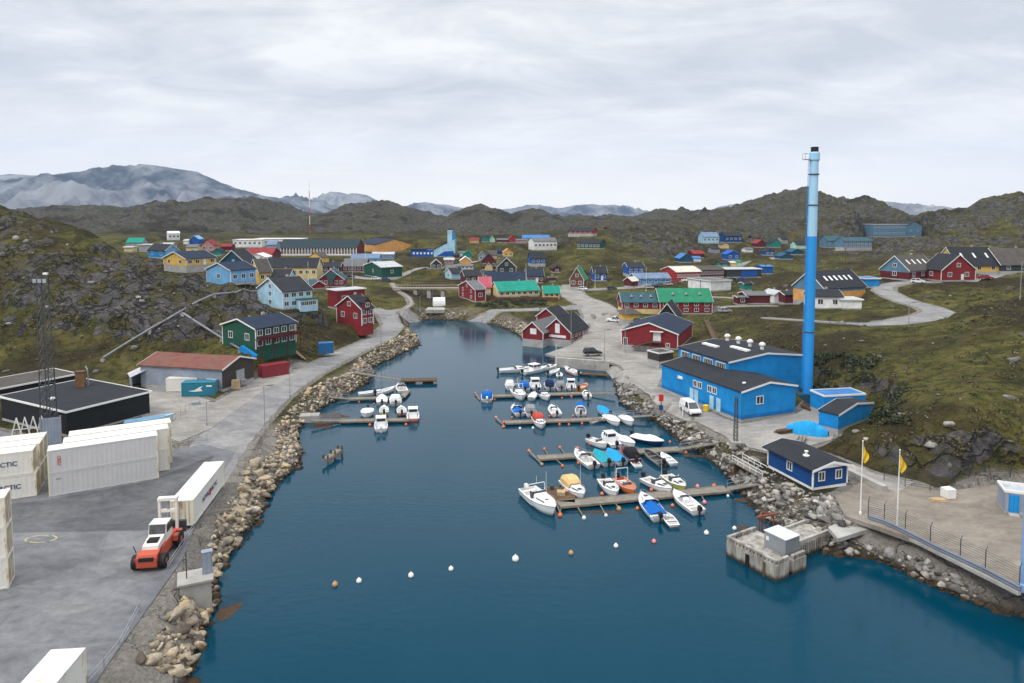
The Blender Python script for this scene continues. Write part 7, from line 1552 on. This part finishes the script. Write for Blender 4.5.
# footbridge over the creek
A, B_ = atY(394, 287.5, 285), atY(470, 287.5, 275); d = B_ - A; L = math.hypot(d.x, d.y); r = thing('footbridge', 'long pale footbridge on concrete piers behind the head of the bay', 'bridge', A, math.atan2(d.y, d.x)); dk = MB().bar((0, 0, -.3), (L, 0, d.z-.3), 3.0, .6).build('bridge_deck', mat('bridge_concrete', (.30, .27, .23), .9, .2), r)
for s in (-1.4, 1.4):
    q = MB().bar((0, s, 1.0), (L, s, d.z+1.0), .12)
    for i in range(26): q.bar((L*i/25, s, 0), (L*i/25, s, 1.0), .09)
    q.build('railing', mat('bridge_rail', (.34, .30, .25), .8, .2), r)
for t in (.30, .48, .66, .9): MB().box(L*t-.8, L*t+.8, -1.1, 1.1, -6.5, -.6).build('pier', M['concrete'], r)
p = hit(439, 305.5); r = thing('boat_tent', 'white round topped tent shelter at the head of the bay', 'tent', p, R(10)); rr = []
for x in (-2.3, 2.3): rr.append([(x, 2.2*math.cos(t), 3.2*math.sin(t)) for t in [math.pi*i/10 for i in range(11)]])
MB().loft(rr).build('canvas', FAB['white'], r)
p = hit(436, 309); o = MB().box(-3.4, 3.4, -4, 3, -1.0, .25).build('boat_ramp', M['concrete']); o.location = p; tag(o, 'pale concrete boat ramp below the white tent', 'ramp')
# far church with its blue tower
c = at(411, 256.5, 12.8); k = c.y/683; r = thing('church', 'blue and white church with a tall pale slab tower beyond the green hall', 'church', c); MB().box(0, 27*k, 0, 9, -.5, 4.0).build('wall', W['royal'], r)
for i in range(7): MB().box(1.2+i*2.2, 2.3+i*2.2, -.05, -.005, 1.4, 2.6).build('window', M['trim'], r)
MB().box(-.3, 15*k, -.3, 9.3, 4.01, 4.5).build('roof', RF['dark'], r)
MB().extr([(23*k, 0), (23*k, 4.2), (44*k, 10.5), (44*k, 0)], 1, -1.5, 10).build('nave', W['lightblue'], r); MB().extr([(22.5*k, 4.1), (36*k, 8.6), (36*k, 9.0), (22.5*k, 4.5)], 1, -1.8, 10.3).build('nave_roof', RF['dark'], r); MB().extr([(26*k, .3), (43*k, .3), (43*k, 3.4), (34*k, 3.2)], 1, -1.56, -1.505).build('glazing', W['royal'], r)
MB().box(36.5*k, 41*k, 1, 4, 0, 16.2).build('tower', W['lightblue'], r); MB().box(41.6*k, 44*k, 1, 4, 0, 14).build('tower', W['blue'], r); MB().box(36.5*k, 41*k, .95, 4.05, 16.21, 16.9).build('tower_cap', M['black'], r)
# quay wall below the gravel yard, boathouse footing
def quaywall(label, a, b, z1, z0=-2.5, w=.8, m='concrete', nm='quay_wall'):
    A, B_ = at(*a, z1), at(*b, z1); d = B_-A; o = MB().box(0, d.length, -w, .3, z0-z1, 0).build(nm, M[m]); o.location = A; o.rotation_euler = (0, 0, math.atan2(d.y, d.x)); return tag(o, label, 'quay wall', 'quay walls and kerbs')
quaywall('weathered concrete quay wall at the front of the gravel yard', (556,357), (610,361), 2.42); quaywall('pale concrete retaining wall along the path behind the navy office', (806,448), (886,486), 4.0, 2.0, .5)
AP = [at(x, y, 2.5) for x, y in ((838,538.5),(862,531),(886,524),(872,515),(846,519),(828,527))]; o = MB().prism([(q.x, q.y) for q in AP], 2.05, 2.5).build('concrete_apron', M['concrete']); tag(o, 'pale concrete apron between the jetty causeway and the yard fence', 'apron')
quaywall('low concrete footing below the fence at the right shore', (890,527.5), (1019,592), 3.28, 2.95, .12)
for px, py, l in ((585, 312.5, 'red railing and planks heaped behind the waterside boathouses'),):
    p = hit(540, 312); r = thing('timber_rack', 'brown timber drying rack behind the waterside boathouses', 'rack', p, R(-5))
    for x in (0, 3, 6): MB().box(x-.1, x+.1, -.1, .1, 0, 1.5).build('post', M['browntimber'], r)
    MB().bar((-.3, 0, 1.5), (6.3, 0, 1.5), .15).build('beam', M['browntimber'], r); MB().bar((-.3, 0, .8), (6.3, 0, .8), .15).build('beam', M['browntimber'], r)
# red fence hedge before the teal roofs
A, B_ = hit(487, 300.5), hit(558, 300.5); d = B_-A; r = thing('plank_fence', 'rust red plank fence along the lawn before the teal roofs', 'fence', A, math.atan2(d.y, d.x)); MB().bar((0, 0, .6), (d.xy.length, 0, d.z+.6), .12, 1.3).build('panel', W['brown'], r)
for i in range(9): MB().box(d.xy.length*i/8-.08, d.xy.length*i/8+.08, -.15, .15, -.5, d.z*i/8+1.4).build('post', W['brown'], r)
# clutter around the rusty warehouse
for (x, y, z, s, m_k, l, nm, ct) in ((236,388.5,3.8,(1.6,.5,1.8),'freshwood','pale timber sheets leaning at the open end of the rusty warehouse','timber_sheets','timber'), (229,386,3.8,(1.2,1.0,1.4),'freshwood','wooden crate beside the rusty warehouse gable','wooden_crate','crate'), (244,384,3.8,(1.2,.9,1.0),'steel','grey metal box at the end of the rusty warehouse','metal_box','box'), (173,378.5,3.6,(1.8,1.2,3.2),'redpaint','red metal tank standing behind the white container','red_tank','tank'), (196,406,3.1,(1.4,1.0,.9),'steel','grey bins standing beside the road before the teal container','grey_bin','bin')):
    p = at(x, y, z); sx, sy, sz = s
    o = MB().loft([[(-sx/2, -sy/2, 0), (sx/2, -sy/2, 0), (sx/2, sy/2, 0), (-sx/2, sy/2, 0)], [(-sx/2*.96, -sy/2*.96, sz*.9), (sx/2*.96, -sy/2*.96, sz*.9), (sx/2*.96, sy/2*.96, sz*.9), (-sx/2*.96, sy/2*.96, sz*.9)], [(-sx/2*.8, -sy/2*.8, sz), (sx/2*.8, -sy/2*.8, sz), (sx/2*.8, sy/2*.8, sz), (-sx/2*.8, sy/2*.8, sz)]]).build(nm, M[m_k]); o.location = p; o.rotation_euler = (0, 0, R(15)); tag(o, l, ct)
# faint yellow ring sprayed on the yard
c = at(41, 539, 3.0); v = []; f = []
for i in range(40):
    t = 2*math.pi*i/40; v += [(1.5*math.cos(t), .75*math.sin(t), 0), (1.68*math.cos(t), .9*math.sin(t), 0)]
for i in range(40):
    if i % 9 < 7: f.append((2*i, 2*i+1, (2*i+3) % 80, (2*i+2) % 80))
o = MB().add(v, f).build('ground_marking', mat('worn_yellow_paint', (.42, .36, .16), .8, .3, 2), fix=False); o.location = (c.x, c.y, 3.032); o['kind'] = 'structure'

for px, py, hh, l in ((330,300,9,'wooden utility pole on the slope left of the red gabled house'),(412,284,9,'wooden utility pole beside the field path'),(500,281,8,'wooden utility pole behind the navy roofed building'),(556,280,9,'wooden utility pole behind the small teal shop'),(700,305,9,'wooden utility pole right of the bright green roof'),(765,283,9,'wooden utility pole on the grass left of the tall chimney'),(845,268,9,'wooden utility pole on the slope right of the tall chimney'),(925,262,9,'wooden utility pole behind the grey brown roof')):
    p = hit(px, py); r = thing('utility_pole', l, 'utility pole', p, 0, 'utility poles about the town'); MB().lathe([(.16, -.3), (.1, hh)], n=7).build('pole', M['browntimber'], r); MB().bar((-.8, 0, hh-.5), (.8, 0, hh-.5), .12).build('crossarm', M['browntimber'], r)
# ------------------------------------------------------------------ stones along the shores, boulders on the hills, weed and shrubs (uncountable)
def ico(sub):
    bm = bmesh.new(); bmesh.ops.create_icosphere(bm, subdivisions=sub, radius=1); v = np.array([x.co[:] for x in bm.verts]); f = np.array([[q.index for q in x.verts] for x in bm.faces]); bm.free(); return v, f
_IV, _IF = ico(1); _IV2, _IF2 = ico(2)
def rock_field(name, pts, m, seed, kind='stuff', label=None, cat=None, flat=(0.5, 0.85)):
    rs = np.random.RandomState(seed); V = []; F = []; off = 0
    for k, (x, y, z, s) in enumerate(pts):
        iv, fc = (_IV2, _IF2) if s > .42 and y < 140 else (_IV, _IF); n = len(iv); q = iv*(1 + rs.uniform(-.10, .10, (n, 1)))
        for _ in range(13):                       # split faces: cut the lump by random planes
            nr = rs.normal(size=3); nr /= np.linalg.norm(nr); dd = q @ nr - rs.uniform(.32, .62); q = q - np.outer(np.maximum(dd, 0), nr)
        q = q*1.55
        q = q*np.array([rs.uniform(.75, 1.35), rs.uniform(.7, 1.1), rs.uniform(*flat)])*s
        t = rs.uniform(0, 6.28); u = rs.uniform(-.5, .5); c, s_ = math.cos(t), math.sin(t); cu, su = math.cos(u), math.sin(u)
        q = q @ np.array([[c, -s_, 0], [s_, c, 0], [0, 0, 1]]) @ np.array([[1, 0, 0], [0, cu, -su], [0, su, cu]])
        V.append(q + np.array([x, y, z])); F.append(fc + off); off += n
    V = np.concatenate(V); F = np.concatenate(F); me = bpy.data.meshes.new(name); me.vertices.add(len(V)); me.vertices.foreach_set('co', V.ravel()); me.loops.add(F.size); me.loops.foreach_set('vertex_index', F.ravel().astype(np.int32))
    me.polygons.add(len(F)); me.polygons.foreach_set('loop_start', np.arange(0, F.size, 3)); me.polygons.foreach_set('loop_total', np.full(len(F), 3)); me.update()
    o = link(name, me, m); tag(o, label, cat, None, kind); return o
def stone_mat(key, stops, wet=True):
    m = bpy.data.materials.new(key); nt, N, L, b = nodes_of(m); b.inputs['Roughness'].default_value = .9; b.inputs['Specular IOR Level'].default_value = .2
    g = N.new('ShaderNodeNewGeometry'); r = N.new('ShaderNodeValToRGB'); e = r.color_ramp.elements
    while len(e) < len(stops): e.new(.5)
    for k, (p, c) in enumerate(stops): e[k].position = p; e[k].color = (*c, 1)
    L.new(g.outputs['Random Per Island'], r.inputs[0])
    tc = N.new('ShaderNodeTexCoord'); n = N.new('ShaderNodeTexNoise'); n.inputs['Scale'].default_value = 2.5; n.inputs['Detail'].default_value = 6; n.inputs['Roughness'].default_value = .7; L.new(tc.outputs['Object'], n.inputs['Vector'])
    mr = N.new('ShaderNodeMapRange'); mr.inputs['From Min'].default_value = .3; mr.inputs['From Max'].default_value = .7; mr.inputs['To Min'].default_value = .6; mr.inputs['To Max'].default_value = 1.3; L.new(n.outputs[0], mr.inputs[0])
    x = N.new('ShaderNodeMix'); x.data_type = 'RGBA'; x.blend_type = 'MULTIPLY'; x.inputs['Factor'].default_value = 1; L.new(r.outputs[0], x.inputs['A']); L.new(mr.outputs[0], x.inputs['B']); cur = x.outputs['Result']
    if wet:     # tide zone: dark weed on everything below the high water line
        sp = N.new('ShaderNodeSeparateXYZ'); L.new(tc.outputs['Object'], sp.inputs[0]); ad = N.new('ShaderNodeMath'); ad.operation = 'MULTIPLY_ADD'; ad.inputs[1].default_value = .7; L.new(n.outputs[0], ad.inputs[0]); L.new(sp.outputs['Z'], ad.inputs[2])
        m2 = N.new('ShaderNodeMapRange'); m2.inputs['From Min'].default_value = .55; m2.inputs['From Max'].default_value = .95; m2.inputs['To Min'].default_value = 1; m2.inputs['To Max'].default_value = 0; L.new(ad.outputs[0], m2.inputs[0])
        y = N.new('ShaderNodeMix'); y.data_type = 'RGBA'; L.new(m2.outputs[0], y.inputs['Factor']); L.new(cur, y.inputs['A']); y.inputs['B'].default_value = (.045, .028, .014, 1); cur = y.outputs['Result']
    L.new(cur, b.inputs['Base Color']); bp = N.new('ShaderNodeBump'); bp.inputs['Strength'].default_value = .5; bp.inputs['Distance'].default_value = .12; L.new(n.outputs[0], bp.inputs['Height']); L.new(bp.outputs[0], b.inputs['Normal']); return m
JETTY = [tuple((r_ + Vector((math.cos(ja)*a - math.sin(ja)*b, math.sin(ja)*a + math.cos(ja)*b, 0))).xy) for r_ in (C0,) for a, b in ((0, 0), (4.9, 0), (4.9, 1.8), (15.6, 1.8), (15.6, 5.2), (4.9, 5.2), (4.9, 6.6), (0, 6.6))]
def shore_points():
    rs = np.random.RandomState(3); A = []; B_ = []
    sh = [np.array(p) for p in SHORE_VIS]
    for i in range(len(sh)-1):
        a, b = sh[i], sh[i+1]; L = np.linalg.norm(b-a); n = np.array([-(b-a)[1], (b-a)[0]])/max(L, .01)
        mx, my = proj((*((a+b)/2), 0))
        if 523 < mx < 597 and my < 366: continue        # boathouse footing and quay wall
        right = mx > 600
        head = my < 332
        wid = (7.5 if 738 < mx < 860 else 6.4 if mx >= 860 else 4.0) if right else (2.6 if head else 6.2 if my > 545 else 4.2)
        dens = 2.6 if not head else 1.2
        for k in range(int(L*wid*dens*(3.2 if my > 540 and not right else 2.1))):
            t, w = rs.rand(), rs.rand()**1.15*wid - .5; x, y = a + (b-a)*t + n*w
            if polydist(np.array([x]), np.array([y]), SHORE)[0] < -.7: w = -w; x, y = a + (b-a)*t + n*w
            s = rs.choice([.16, .24, .34, .46, .66], p=[.28, .3, .24, .13, .05]); z = ground(x, y)
            if right and mx >= 840:
                if polydist(np.array([x]), np.array([y]), YARDS[1][3])[0] < .25 or polydist(np.array([x]), np.array([y]), JETTY)[0] < .4: continue
            elif gmask(_FLAT, x, y) > (.97 if right else .75) or (z > 3.4 and not right): continue
            if (not right) and my > 460: s *= 1.15
            (A if not right else B_).append((x, y, z + s*.12, s))
    return A, B_
_A, _B = shore_points()
rock_field('riprap', _A, stone_mat('tan_boulders', [(0, (.10, .085, .07)), (.3, (.24, .20, .155)), (.6, (.36, .305, .225)), (.8, (.43, .335, .21)), (1, (.48, .44, .37))]), 5, label='tan and grey boulders piled along the left shore', cat='riprap')
rock_field('riprap', _B, stone_mat('grey_boulders', [(0, (.05, .05, .05)), (.35, (.16, .15, .14)), (.65, (.27, .26, .25)), (.85, (.34, .31, .27)), (1, (.48, .46, .43))]), 6, label='grey boulders piled along the right shore', cat='riprap')
def hill_points(n, seed):
    rs = np.random.RandomState(seed); out = []
    while len(out) < n:
        px, py = rs.uniform(-60, 1090), rs.uniform(218, 470); p = None
        if 255 < px < 790 and py > 300: continue
        p = hit(px, py, 70)
        if p is None or p.y > 620 or p.z < 4.5: continue
        if gmask(_FLAT, p.x, p.y) > .15: continue
        rk = gmask(_ROCK, p.x, p.y)
        if rs.rand() > .25 + .6*rk: continue
        s = rs.choice([.2, .3, .45, .7, 1.1], p=[.42, .3, .17, .08, .03])*(1 + max(0, p.y-200)/300); out.append((p.x, p.y, p.z + s*.1, s))
    return out
rock_field('scattered_boulders', hill_points(650, 8), stone_mat('hill_boulders', [(0, (.045, .044, .044)), (.5, (.12, .115, .115)), (.85, (.2, .19, .18)), (1, (.36, .34, .31))], False), 9, label='grey boulders strewn over the rocky hillsides', cat='boulders')
# low shrubs and tufts: leaf-sized faces
def shrubs(name, spots, m, seed, label, per=70):
    rs = np.random.RandomState(seed); V = []; F = []
    for x, y, z, s in spots:
        for k in range(per):
            d = rs.normal(size=3); d /= np.linalg.norm(d); rr = rs.rand()**.4*s; c = np.array([x, y, z]) + d*rr*np.array([1.25, 1.25, .62]) + np.array([0, 0, s*.3]); u = rs.normal(size=3); u /= np.linalg.norm(u); v = np.cross(u, rs.normal(size=3)); v /= np.linalg.norm(v)+1e-9; l = rs.uniform(.12, .26)*min(1.6, s*1.1+.3)
            b = len(V)*4; V.append(np.stack([c-u*l, c+v*l*.6, c+u*l, c-v*l*.6])); F.append((b, b+1, b+2, b+3))
    V = np.concatenate(V); o = MB(); o.v = [tuple(q) for q in V]; o.f = F; ob = o.build(name, m, fix=False); tag(ob, label, 'shrubs', None, 'stuff'); return ob
def leafm(key, a, b_):
    m = bpy.data.materials.new(key); nt, N, L, b = nodes_of(m); b.inputs['Roughness'].default_value = .8; g = N.new('ShaderNodeNewGeometry'); r = N.new('ShaderNodeValToRGB'); r.color_ramp.elements[0].color = (*a, 1); r.color_ramp.elements[1].color = (*b_, 1); L.new(g.outputs['Random Per Island'], r.inputs[0]); L.new(r.outputs[0], b.inputs['Base Color']); return m
def spots(n, boxes, seed, smin, smax):
    rs = np.random.RandomState(seed); out = []
    while len(out) < n:
        x0, x1, y0, y1 = boxes[rs.randint(len(boxes))]; p = hit(rs.uniform(x0, x1), rs.uniform(y0, y1), 60)
        if p is None or p.z < 2.2 or gmask(_FLAT, p.x, p.y) > .2: continue
        out.append((p.x, p.y, p.z, rs.uniform(smin, smax)))
    return out
shrubs('low_shrubs', spots(150, [(800,878,355,402),(812,905,385,425),(470,545,298,308)], 4, .5, 1.2), leafm('dark_leaves', (.012, .02, .007), (.045, .055, .018)), 1, 'dark green low shrubs on the slope behind the tall chimney')
shrubs('grass_tufts', spots(900, [(820,1024,330,470),(0,260,250,360),(690,800,310,350),(260,330,320,360),(900,1024,285,330)], 14, .25, .7), leafm('dry_grass', (.035, .036, .012), (.12, .10, .045)), 2, 'olive and straw grass tufts over the near slopes', 26)
# floating weed
def weed(px, py, rx, ry, seed, label):
    rs = random.Random(seed); c = at(px, py, 0); n = 48; v = [(0, 0, .03)]; f = []
    ph = [rs.uniform(0, 6.28) for _ in range(4)]
    for i in range(n): t = 2*math.pi*i/n; q = .75 + .16*math.sin(2*t+ph[0]) + .12*math.sin(3*t+ph[1]) + .08*math.sin(5*t+ph[2]) + .05*math.sin(9*t+ph[3]); v.append((rx*q*math.cos(t), ry*q*math.sin(t), .012))
    for i in range(n): f.append((0, 1+i, 1+(i+1) % n))
    o = MB().add(v, f).build('seaweed', WEED, fix=False); o.location = (c.x, c.y, 0); tag(o, label, 'seaweed', None, 'stuff')
WEED = mat('seaweed_mat', (.055, .030, .016), .7, .5, 2.0)
for k, (x, y, rx, ry, l) in enumerate(((742,528,1.3,.7,'rust brown seaweed patch beside the white buoy near the jetty'),(228,612,1.0,2.2,'brown seaweed streak below the left riprap'),(327,424,3.2,3.0,'brown seaweed patch beside the left lower gangway'),(330,416,3.8,2.2,'dark seaweed patch above the left lower gangway'),(700,456,3.4,.8,'brown seaweed strip beside the second nearest gangway'),(600,512,5,.5,'thin seaweed strip under the nearest dock'),(742,500,1.8,.8,'brown seaweed near the landing stage'),(330,389,3.5,3,'brown seaweed along the left upper shore'))): weed(x, y, rx, ry, k, l)
# ------------------------------------------------------------------ air: a closed box of thin haze round the whole scene
hz = MB().box(-9500, 9500, -400, 11800, -30, 1250).build('haze'); hz['kind'] = 'stuff'
hm = bpy.data.materials.new('thin_haze'); hm.use_nodes = True; nt = hm.node_tree; nt.nodes.clear(); ho = nt.nodes.new('ShaderNodeOutputMaterial'); pv = nt.nodes.new('ShaderNodeVolumePrincipled')
pv.inputs['Color'].default_value = (.50, .70, 1.0, 1); pv.inputs['Density'].default_value = 6.5e-5; pv.inputs['Anisotropy'].default_value = 0.0; nt.links.new(pv.outputs[0], ho.inputs['Volume']); hz.data.materials.append(hm)
